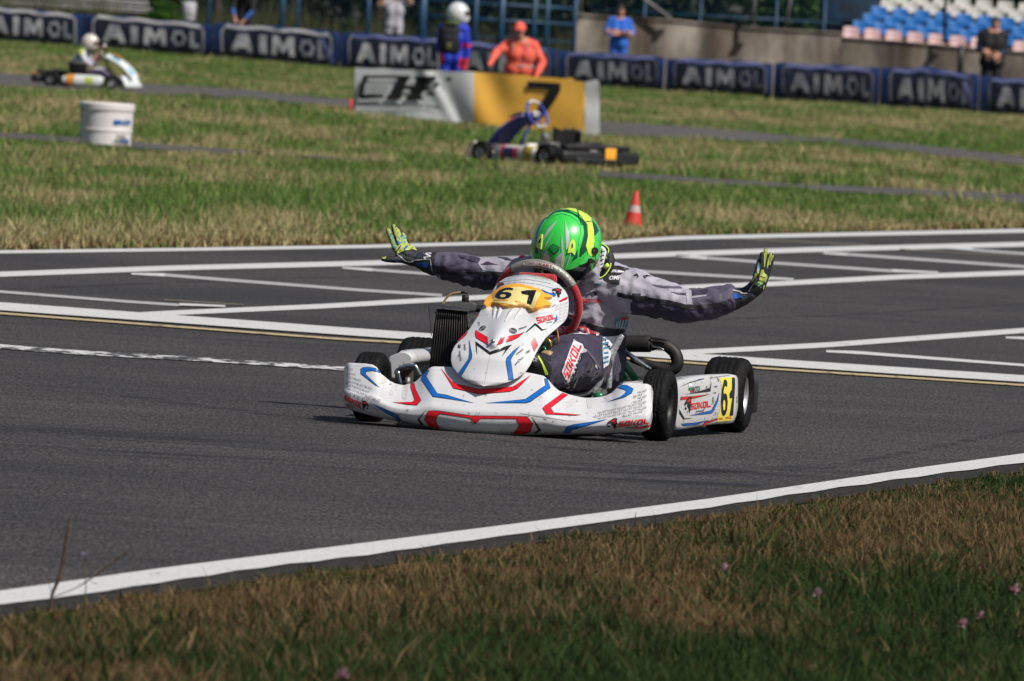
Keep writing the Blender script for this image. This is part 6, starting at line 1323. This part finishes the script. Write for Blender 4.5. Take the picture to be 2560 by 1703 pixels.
def rhelm(root, J):
    hd = J['hd']; q = PB(); rows = []
    for i in range(21):
        ph = .03 + (math.pi * .86) * i / 20; row = []
        for j in range(32):
            t = 2 * math.pi * j / 32; x = math.sin(ph) * math.cos(t); y = math.sin(ph) * math.sin(t); z = math.cos(ph); f_ = max(0, x) * max(0, -z) * .05
            row.append(hd + Vector((0.0, .01, .02)) + Vector((x * (.172 + f_), y * .15, z * .175 - f_)))
        rows.append(row)
    q.grid(rows, WH_, closeu=True); h_ = q.build('helmet', root)
    v_ = PB(); v_.grid([[hd + Vector((0, .01, .02)) + Vector((.177 * math.sin(p) * math.cos(t), .155 * math.sin(p) * math.sin(t), .178 * math.cos(p))) for t in [-.9 + 1.8 * k / 12 for k in range(13)]] for p in [1.35 + .45 * j / 4 for j in range(5)]], VIS); v_.build('visor', h_)
    q = PB(); q.box((-.04, .0, 1.22), (.34, .28, .42), BKC, .07); q.box((-.02, -.12, 1.15), (.24, .06, .26), BKC, .03); q.box((-.06, -.155, 1.12), (.08, .02, .10), mat('olive_badge', (.07, .09, .015), .6), .01); q.build('rib_protector', root)
    q = PB(); q.tube([Vector((-.13, -.06, 1.45)), Vector((-.02, -.12, 1.47)), Vector((.08, -.06, 1.45)), Vector((.06, .08, 1.45)), Vector((-.1, .08, 1.46)), Vector((-.13, -.06, 1.45))], .038, mat('olive_collar', (.06, .085, .02), .7), seg=10, spline=3); q.build('neck_collar', root)
    q = PB(); q.box((.155, -.03, 1.40), (.10, .11, .06), RSR, .025); q.build('shoulder_patch', root)
figure('racing driver in white helmet and blue suit standing behind the banner', 1138, 10, 129.5, 1.76, dict(hd=(.05, 0, 1.60), ls=(-.16, .03, 1.38), rs=(.17, -.05, 1.38), le=(-.21, .05, 1.12), re=(.23, -.06, 1.10), lw=(-.14, -.02, .92), rw=(.20, -.10, .86)), RSB, RSB, RSB, bare=RSR, cap=None, hair=None, extra=rhelm, bulk=1.15, zones=lambda c, n_: RSR if (abs(c.z - 1.14) < .03 and c.x > .14) else None)

# ---- banner fence with the number 7
BW = mat('banner_white', (.66, .67, .67), .7, col2=(.58, .60, .60), nscale=2.5); BY = mat('banner_yellow', (.90, .50, .08), .7, col2=(.84, .44, .06), nscale=2); BWW = mat('banner_hem_white', (.72, .72, .72), .7)
TPL = [(887, 170), (960, 171), (1022, 175), (1100, 177), (1186, 180), (1300, 188), (1400, 196), (1430, 194), (1437, 203), (1462, 206), (1478, 201), (1492, 197), (1499, 206)]
BTL = [(884, 287), (940, 296), (1000, 303), (1060, 306), (1120, 314), (1179, 318), (1300, 328), (1400, 337), (1467, 343), (1490, 349), (1499, 346)]
fb_ = PB(); rows = []; xs_ = [887 + (1499 - 887) * i / 150 for i in range(151)]; mats_ = []
dl, dr_ = 125.6, 124.2
for px in xs_:
    d = dl + (dr_ - dl) * (px - 887) / 612; t = interp(TPL, px) + .8 * math.sin(px * .09); q = interp(BTL, px) + 14; r = []
    for k in range(25):
        v = k / 24; py = q + (t - q) * v
        c1 = math.exp(-((px - (1095 + (1 - v) * 60)) / 26) ** 2) * (1 - v * .8); c2 = math.sin((px - 1183) * .045 + v * 3.2) * math.exp(-((px - 1215) / 80) ** 2)
        dy = .045 * c1 - .03 * c2 + .014 * math.sin(px * .028 + v * 5) * (1 - v) - .035 * math.exp(-((px - 1060 - (1 - v) * 90) / 18) ** 2) + .012 * math.sin(px * .06 - v * 7) * (1 - v) + (.008 * math.sin(v * 11) if px > 1462 else 0)
        r.append(at(px, py, d + dy))
    rows.append(r)
for i in range(150): fb_.grid(rows[i:i + 2], BW if xs_[i] < 1183 else (BY if xs_[i] < 1462 else BWW), flip=True)
fv = wbvh(fb_)
C9 = lambda P: zc(P, 880, 160, 3.683)
wl(fb_, C9([(1618, 158), (1925, 178), (1925, 245), (1880, 330), (1830, 400), (1780, 475), (1765, 490), (1700, 480), (1735, 380), (1780, 310), (1815, 250), (1815, 232), (1700, 222), (1618, 232)]), BKC, fv, .012, 8)
wl(fb_, C9([(120, 118), (160, 105), (545, 108), (540, 128), (390, 132), (150, 130), (125, 180), (108, 280), (290, 285), (300, 312), (85, 322), (70, 300), (95, 180)]), BKC, fv, .012, 8)
for k in range(4): wl(fb_, C9([(170, 155 + k * 30), (385 - k * 10, 158 + k * 30), (380 - k * 10, 168 + k * 30), (165, 165 + k * 30)]), GRY, fv, .012, 10)
wl(fb_, C9([(405, 108), (545, 110), (540, 136), (522, 144), (455, 292), (464, 300), (452, 330), (322, 322), (332, 290), (358, 284), (424, 144), (400, 134)]), BKC, fv, .013, 8)
wl(fb_, C9([(470, 196), (700, 206), (690, 244), (455, 234)]), BKC, fv, .017, 8); wl(fb_, C9([(585, 110), (775, 116), (778, 156), (704, 154), (692, 164), (642, 298), (664, 308), (656, 335), (496, 328), (504, 296), (538, 288), (598, 142), (578, 132)]), BKC, fv, .013, 8)
wl(fb_, C9([(110, 108), (165, 102), (130, 180), (112, 280), (150, 300), (80, 322), (64, 300), (90, 180)]), BKC, fv, .017, 8)
for (x, y) in ((780, 185), (700, 170), (735, 275), (895, 140), (690, 225)): wl(fb_, C9([(x - 22, y - 14), (x + 30, y - 12), (x + 24, y + 16), (x - 28, y + 14)]), BKC, fv, .0135, 8)
wl(fb_, quadmap(text2d('KARTING CHAMPIONSHIP FINAL', .02), C9([(70, 352), (820, 382), (815, 415), (70, 385)])), BKC, fv, .012, 14); wl(fb_, quadmap(text2d('EUROPE ZONE', .01), C9([(150, 430), (420, 445), (418, 462), (150, 450)])), GRY, fv, .012, 14)
fo = fb_.build('banner_fence', label='fabric banner, white with black CHF lettering, then yellow with a black 7', cat='banner')
for px in (890, 1183, 1300, 1462, 1496):
    d = dl + (dr_ - dl) * (px - 887) / 612 + .12; q = PB(); a = at(px, interp(TPL, px) + 2, d); q.tube([Vector((a.x, d, zt(a.x, d) - .1)), a], .015, PG, seg=8); q.build('post', fo)
q = PB(); a = ground(876, 283); q.tube([a, a + Vector((.0, 0, .22))], [.03, .02], SRD, seg=10); q.box(a + Vector((0, 0, .03)), (.1, .1, .03), SRD, .01); q.build('red_marker', label='small red marker post at the left end of the banner', cat='marker')
# ============================================================ THE OTHER KARTS, BUCKET, CONE, PLANTS
def small_kart(origin, phi, c, label, seat_pod=True):
    """a whole kart in its own frame: nose towards -y, front axle at y = 0"""
    r = empty('racing_kart', origin, phi, label, 'go-kart')
    def P(): return PB()
    b = P(); rows = []
    for i in range(41):
        x = -.60 + 1.2 * i / 40; s = abs(x) / .6; y = -.36 + .16 * s ** 2.2; h = .20 + (.05 if s > .72 else -.04 * math.sin(s * 4.2)) + (.05 if s < .25 else 0)
        rows.append([Vector((x, y + .12, .05)), Vector((x, y, .04)), Vector((x, y - .03, .08)), Vector((x, y - .01, .13)), Vector((x, y + .05, h - .02)), Vector((x, y + .09, h)), Vector((x, y + .12, h - .02)), Vector((x, y + .12, h - .06))])
    b.grid(rows, c['fair']); bv = bvh_of(b); b.build('front_fairing', r)
    n = P(); rows = []; path = [(-.34, .20), (-.30, .30), (-.20, .41), (-.06, .51), (.08, .58), (.18, .61)]
    wds = [.15, .19, .185, .16, .16, .13]
    for (y, z), w_ in zip(path, wds): rows.append([Vector((w_ * t, y + .07 * t * t, z - .05 * t * t)) for t in [-1 + k / 6 for k in range(13)]] + [Vector((w_ * t * .9, y + .07 * t * t + .02, z - .05 * t * t - .025)) for t in [1 - k / 6 for k in range(13)]])
    n.grid(rows, c['nose'], closeu=True, flip=True)
    k1 = n.mi(c['nose2']); 
    k0 = n.mi(c.get('nosetop', c['nose']))
    for j, f in enumerate(n.f):
        if 1 <= (j % 26) <= 10: n.m[j] = k0
        if (j // 26) in (1, 3) and (j % 26) in (1, 2, 9, 10): n.m[j] = k1
    n.add([Vector((x, y, z)) for x, y, z in ((-.10, -.03, .545), (.10, -.03, .545), (.09, .12, .615), (-.09, .12, .615))], [(0, 1, 2, 3)], c['plate'], False); n.build('nose_panel', r)
    for s in (-1, 1):
        p = P(); rows = []
        for i in range(25):
            t = i / 24; y = .17 + .68 * t; e = min(t, 1 - t) * 8; k_ = min(1, .55 + .45 * e); x = s * (.52 + .06 * t); zc_ = .14
            rows.append([Vector((x - s * .14, y, zc_ - .09 * k_)), Vector((x, y, zc_ - .095 * k_)), Vector((x + s * .025 * k_, y, zc_ - .06 * k_)), Vector((x + s * .03 * k_, y, zc_)), Vector((x + s * .02 * k_, y, zc_ + .06 * k_)), Vector((x, y, zc_ + .085 * k_)), Vector((x - s * .14, y, zc_ + .09 * k_))])
        p.grid(rows, c['pod'], flip=(s < 0))
        for i, f in enumerate(p.f):
            t = (i // 6) / 24
            if .68 < t < .9: p.m[i] = p.mi(c['podnum'])
            elif .22 < t < .55 and (i % 6) in (2, 3): p.m[i] = p.mi(c['podart'] if t < .42 else c['podart2'])
            elif .15 < t < .25: p.m[i] = p.mi(c['podart2'])
        p.build('side_pod', r)
    wheel((-.55, 0, .128), .128, .11, SILV, parent=r, detail=0); wheel((.55, 0, .128), .128, .11, SILV, parent=r, detail=0)
    wheel((-.58, 1.04, .138), .138, .19, SILV, parent=r, detail=0); wheel((.58, 1.04, .138), .138, .19, SILV, parent=r, detail=0)
    sw_ = P(); cc_ = Vector((0, .34, .60)); rr = .165
    pt = lambda a_: cc_ + Vector((rr * math.cos(a_), -rr * math.sin(a_) * .45, rr * math.sin(a_) * .9))
    sw_.tube([pt(R(-60) + R(300) * k / 30) for k in range(31)], .016, c['wheel1'], seg=10); sw_.tube([pt(R(240) + R(60) * k / 8) for k in range(9)], .019, c['wheel2'], seg=10); sw_.tube([pt(R(55) + R(70) * k / 8) for k in range(9)], .019, c['wheel2'], seg=10)
    wo = sw_.build('steering_wheel', r); q = P()
    for a_ in (R(0), R(180), R(270)): q.tube([pt(a_), cc_ + Vector((0, -.02, 0))], .012, c['wheel1'], seg=6)
    q.box(cc_ + Vector((0, -.015, .0)), (.11, .04, .08), c['wheel2'], .02); q.build('spokes', wo)
    q = P(); q.tube([cc_, Vector((0, .02, .12))], .012, PBK); q.tube([Vector((.05, .12, .10)), Vector((.0, .25, .52))], .010, c['wheel1']); q.build('steering_column', r)
    q = P(); q.box((0, .45, .045), (.66, 1.2, .012), ALU)
    for s in (-1, 1): q.tube([Vector((s * .2, -.24, .06)), Vector((s * .33, .05, .06)), Vector((s * .33, .8, .06)), Vector((s * .3, 1.15, .07))], .015, c['frame'], spline=4)
    q.tube([Vector((-.5, 1.04, .138)), Vector((.5, 1.04, .138))], .02, MTL); q.tube([Vector((-.48, 0, .128)), Vector((.48, 0, .128))], .014, MTL); q.build('frame', r)
    q = P(); rows = []
    for i in range(13):
        t = -1 + 2 * i / 12; rows.append([Vector((.03 + .18 * math.sin(t * 1.57), .42 + .42 * min(1, s_ / .5) + .10 * max(0, s_ - .5) - .12 * (1 - math.cos(t * 1.57)) * s_, .06 + .36 * max(0, s_ - .35) / .65 + .10 * t * t * (1 - s_ * .4))) for s_ in [k / 10 for k in range(11)]])
    q.grid(rows, c['seat']); q.build('seat', r)
    q = P(); q.box((.30, .80, .18), (.17, .22, .22), ALU, .02); q.lathe([(0, 0), (.05, 0), (.055, .08), (.04, .11), (0, .11)], ALU, 16, Matrix.Translation(Vector((.30, .74, .28))), axis='Z'); q.build('engine', r)
    q = P(); q.tube([Vector((.2, 1.0, .25)), Vector((-.1, 1.06, .27)), Vector((-.35, 1.04, .27))], [.03, .045, .04], EXH, spline=3); q.tube([Vector((-.35, 1.04, .27)), Vector((-.48, 1.10, .26)), Vector((-.30, 1.15, .25))], .022, EXH, spline=3); q.build('exhaust', r)
    q = P(); q.box((-.33, .62, .27), (.04, .26, .30), RAD, .01); q.box((-.33, .62, .43), (.05, .27, .04), ALU, .01); q.build('radiator', r)
    q = P(); q.box((0, 1.30, .14), (1.38, .16, .14), PBK, .04); q.box((0, 1.26, .25), (1.15, .12, .06), PBK, .02); q.box((0, 1.39, .10), (1.0, .05, .06), PBK, .02); rb_ = q.build('rear_bumper', r)
    q = P(); q.box((-.12, 1.395, .16), (.19, .02, .19), c['rplate'], .01); q.build('number_plate', rb_)
    return r
PW2 = mat('cream_bodywork', (.58, .55, .52), .4, coat=.2, dirt=(.2, .17, .14), dscale=10, dlev=(.55, .7)); NB2 = mat('navy_bodywork', (.012, .02, .14), .35, coat=.3); PKR = mat('pink_red_art', (.55, .03, .08), .4); OY = mat('ochre_number_panel', (.42, .34, .02), .5, col2=(.02, .02, .02), nscale=22, contrast=(.52, .6)); OR2 = mat('orange_rear_plate', (.85, .38, .03), .5, col2=(.05, .03, .01), nscale=24, contrast=(.62, .66)); BLW = mat('blue_wheel_grip', (.02, .05, .34), .5)
f0 = ground(1204, 407); phi = math.atan2(-.76, -.65)
lx = Vector((math.cos(phi), math.sin(phi), 0))
org = f0 - lx * .55
small_kart(org, phi, dict(fair=PW2, nose=NB2, nosetop=mat('lilac_white_bodywork', (.46, .46, .62), .4, col2=(.14, .15, .42), nscale=9, contrast=(.45, .55)), nose2=PKR, plate=mat('pale_plate', (.5, .48, .5), .4), pod=PW2, podnum=OY, podart=NB2, podart2=PKR, wheel1=BLW, wheel2=PW2, frame=BLW, seat=PBK, rplate=OR2), 'empty racing kart parked in the grass in front of the yellow number 7 banner')
f1 = ground(268, 229); phi2 = R(82)
lx = Vector((math.cos(phi2), math.sin(phi2), 0)); fy = Vector((-math.sin(phi2), math.cos(phi2), 0))
org2 = f1 - fy * (-.02); MVW = mat('moving_kart_white', (.66, .68, .68), .35, coat=.3, col2=(.58, .62, .62), nscale=4); LBL = mat('light_blue_art', (.12, .35, .52), .4); LGR = mat('lime_art', (.42, .50, .10), .4); REDB = mat('orange_art', (.62, .25, .03), .5)
mk = small_kart(ground(296, 226), phi2, dict(fair=MVW, nose=MVW, nose2=LBL, plate=REDB, pod=MVW, podnum=REDB, podart=LGR, podart2=MVW, wheel1=mat('brown_grip', (.12, .05, .04), .6), wheel2=PW2, frame=PBK, seat=PBK, rplate=REDB), 'small white kart driving on the back straight at the far left')
# its driver, seated
dr = empty('person', mk.location, phi2, 'seated driver in white helmet and pale suit steering the small white kart', 'person')
b = PB(); X = MVW
capsule(b, [(0, .74, .16), (0, .74, .32), (0, .66, .50), (0, .62, .60)], [.13, .12, .125, .09], X)
capsule(b, [(-.17, .63, .58), (0, .64, .60), (.17, .63, .58)], [.065, .08, .065], X); capsule(b, [(0, .60, .60), (0, .57, .68)], [.07, .06], X)
for s in (-1, 1):
    capsule(b, [(s * .18, .63, .58), (s * .24, .54, .46), (s * .23, .46, .42), (s * .17, .38, .57)], [.06, .05, .045, .035], X)
    for k in range(4): capsule(b, [(s * .165, .36, .55 + k * .018), (s * .15, .335, .56 + k * .018), (s * .14, .35, .57 + k * .018)], [.011, .010, .009], X, 8, 2)
    capsule(b, [(s * .155, .37, .55), (s * .14, .36, .53)], [.012, .010], X, 8, 2)
    capsule(b, [(s * .09, .70, .15), (s * .14, .46, .24), (s * .15, .30, .30), (s * .13, .12, .20), (s * .12, .0, .13)], [.10, .085, .07, .058, .045], X); capsule(b, [(s * .12, .02, .10), (s * .12, -.10, .17)], [.042, .035], X)
V, F, FN, FC = fuse(b, .014, 3, .006, 8); q = PB()
LS = mat('pale_suit', (.56, .57, .60), .7, col2=(.42, .40, .48), nscale=5); DS = mat('dark_blue_trousers', (.02, .02, .07), .7, col2=(.08, .05, .09), nscale=9); GBR = mat('brown_gloves', (.20, .11, .09), .7)
fused(q, V, F, FN, FC, lambda c, n_: GBR if (c.y < .43 and c.z > .45) else (DS if c.z < .34 and c.y < .68 else (LGR if (c.z > .56 and c.y > .60) else (BKC if c.z < .24 else LS)))); q.build('suit', dr)
q = PB(); hc = Vector((0, .53, .775)); q.grid([[hc + Vector((.128 * math.sin(p) * math.cos(t), (.15 + .02 * max(0, -math.cos(p))) * math.sin(p) * math.sin(t), .150 * math.cos(p))) for t in [2 * math.pi * k / 28 for k in range(28)]] for p in [.03 + 2.6 * j / 20 for j in range(21)]], mat('cream_helmet', (.60, .55, .50), .3, coat=.5), closeu=True); ho_ = q.build('helmet', dr)
q = PB(); q.grid([[hc + Vector((.132 * math.sin(p) * math.cos(t), .157 * math.sin(p) * math.sin(t), .152 * math.cos(p))) for t in [-1.57 - 1.0 + 2.0 * k / 12 for k in range(13)]] for p in [1.35 + .5 * j / 4 for j in range(5)]], mat('brown_visor', (.10, .05, .035), .2, coat=.4)); q.build('visor', ho_)
q = PB(); q.tube([hc + Vector((.09 * math.cos(a_), .03 + .1 * math.sin(a_), -.15)) for a_ in [6.2832 * k / 16 for k in range(17)]], .03, SBK, seg=8); q.build('neck_brace', dr)

# ---- white tub
tb_c = ground(263, 364); TUB = mat('white_tub_plastic', (.70, .67, .66), .5, col2=(.60, .56, .56), nscale=2.2, dirt=(.20, .15, .13), dscale=3.2, dlev=(.60, .68)); TUL = mat('tub_blue_print', (.01, .10, .36), .5)
tub = PB(); Rr = .305
tub.lathe([(0, 0), (Rr * .93, 0), (Rr * .945, .02), (Rr * .96, .16), (Rr * .985, .165), (Rr * .985, .19), (Rr * .965, .195), (Rr * .985, .40), (Rr * 1.03, .405), (Rr * 1.035, .47), (Rr * 1.0, .485), (Rr * .96, .475), (Rr * .93, .10), (0, .08)], TUB, 96, Matrix.Translation(tb_c), axis='Z', smooth=False)
tv = wbvh(tub); CT = lambda P: zc(P, 0, 70, 4.9)
for q_ in ([(1392, 1125), (1592, 1128), (1592, 1190), (1392, 1186)], [(1462, 1362), (1575, 1366), (1575, 1405), (1462, 1402)]): wl(tub, quadmap(text2d('EKO', .06), CT(q_)), TUL, tv, .002, 6)
wl(tub, CT([(1400, 1370), (1435, 1372), (1435, 1400), (1400, 1398)]), GRN, tv, .002, 8)
tub.build('plastic_tub', label='large white plastic tub with blue print standing in the grass', cat='tub')
# ---- traffic cone
cb = ground(1581, 569); cn = PB(); OC = mat('cone_orange', (.60, .035, .02), .6, col2=(.48, .035, .025), nscale=9); WC = mat('cone_white', (.46, .34, .32), .5)
TL_ = Matrix.Translation(cb) @ Matrix.Rotation(R(3.5), 4, 'Y')
cn.lathe([(.078, .01), (.075, .03), (.053, .125)], OC, 32, TL_, axis='Z'); cn.lathe([(.053, .125), (.040, .180)], WC, 32, TL_, axis='Z'); cn.lathe([(.040, .180), (.016, .292), (.010, .295), (0, .295)], OC, 32, TL_, axis='Z'); cn.box((0, 0, .008), (.17, .17, .016), OC, .004, M=TL_); cn.lathe([(.079, .016), (.084, .02), (.078, .03)], OC, 32, TL_, axis='Z'); cn.build('traffic_cone', label='small orange and white traffic cone in the grass behind the driver', cat='cone')

# ---- clover and other flowers
STM = mat('flower_stem', (.05, .09, .025), .8)
def flower(px, py, base_py, r, m, label, name='flower'):
    g_ = ground(px, base_py); p = at(px, py, g_.y); r *= 1.7 if py > 1200 else 1.0; o = empty(name, g_, 0, label, 'flower', 'wild flowers in the grass'); t = p - g_
    q = PB(); q.tube([(0, 0, -.01), (t.x * .3 + .003, .004, t.z * .5), (t.x, 0, t.z)], [.0016, .0014, .0012], STM, seg=5); q.build('stem', o)
    q = PB()
    for k in range(46):
        a_ = random.uniform(0, 6.283); el = random.uniform(-.3, 1.5); d_ = Vector((math.cos(a_) * math.cos(el), math.sin(a_) * math.cos(el), math.sin(el))); s_ = d_.cross(Vector((.3, .2, 1))).normalized() * r * .16
        c_ = Vector((t.x, 0, t.z)); q.add([c_ + s_, c_ - s_, c_ + d_ * r], [(0, 1, 2)], m, False)
    q.build('head', o)
CLV = mat('clover_pink', (.46, .24, .30), .8, col2=(.62, .44, .48), nscale=120); CLD = mat('clover_dried', (.16, .05, .04), .8); WFL = mat('white_flower', (.62, .62, .58), .8); LFL = mat('lilac_flower', (.45, .38, .50), .8)
for px, py, by, r_, m_, lb in ((1810, 1424, 1480, .013, CLV, 'pink clover head in the dry grass, nearest to the white line'), (2044, 1487, 1560, .012, CLV, 'pink clover head right of centre in the near grass'), (2536, 1480, 1570, .015, CLV, 'large pink clover head at the right edge of the near grass'), (2450, 1543, 1610, .011, CLV, 'pink clover head of the close pair at the right, upper one'), (2408, 1564, 1640, .012, CLV, 'pink clover head of the close pair at the right, lower one'),
                           (854, 1697, 1790, .016, CLV, 'pink clover head cut by the bottom edge'), (1640, 1508, 1570, .009, CLD, 'small dried brown clover head in the near grass'), (2140, 1584, 1640, .008, CLD, 'reddish brown clover head right of the near green grass'), (210, 1393, 1535, .009, LFL, 'pale lilac flower held up in front of the white line at the left')):
    flower(px, py, by, r_, m_, lb)
for px, py, by, r_, m_, lb in ((140, 553, 590, .022, WFL, 'white flower head, highest of three in the far grass at left'), (112, 588, 612, .020, WFL, 'white flower head just above the far white line at left'), (230, 581, 610, .019, WFL, 'white flower head, right one of three in the far grass'), (20, 409, 440, .022, CLV, 'pink flower in the far grass at the left edge'), (57, 478, 505, .022, CLV, 'pink flower in the far grass under the white tub side'), (357, 443, 470, .020, CLV, 'pink flower in the far grass right of the tub')):
    flower(px, py, by, r_, m_, lb)
# ---- dry weed stalk in front of the white line
wb = ground(126, 1532); wd_ = empty('weed', wb, 0, 'tall dry brown weed stalk crossing the white line at the left', 'weed'); WM = mat('dry_stalk', (.05, .032, .02), .9, col2=(.09, .055, .03), nscale=60)
def wp(px, py, dy=0): return at(px, py, wb.y + dy) - wb
q = PB(); q.tube([Vector((0, 0, -.01)), wp(130, 1488), wp(150, 1440), wp(160, 1385), wp(170, 1330), wp(173, 1298)], [.004, .004, .0052, .0042, .0050, .0016], WM, seg=7, spline=3)
for k in range(60): t = random.random(); a_ = wp(150 + 23 * t, 1440 - 140 * t); q.add([a_, a_ + Vector((random.uniform(-.007, .007), random.uniform(-.007, .007), random.uniform(.002, .010))), a_ + Vector((0, .002, .006))], [(0, 1, 2)], WM, False)
q.build('stalk', wd_)
q = PB(); q.tube([wp(126, 1495), wp(190, 1470), wp(248, 1432), wp(300, 1392), wp(346, 1366)], [.0014, .0014, .0028, .0022, .0006], WM, seg=6, spline=3)
for k in range(26): t = random.random(); a_ = wp(248 + 70 * t, 1432 - 48 * t); q.add([a_, a_ + Vector((random.uniform(-.006, .006), random.uniform(-.006, .006), random.uniform(-.002, .008))), a_ + Vector((0, .002, .005))], [(0, 1, 2)], WM, False)
q.tube([wp(205, 1440), wp(216, 1372), wp(196, 1345)], .0008, WM, seg=5, spline=3); q.tube([wp(128, 1480), wp(118, 1440), wp(108, 1428)], .0008, WM, seg=5); q.build('branch', wd_)
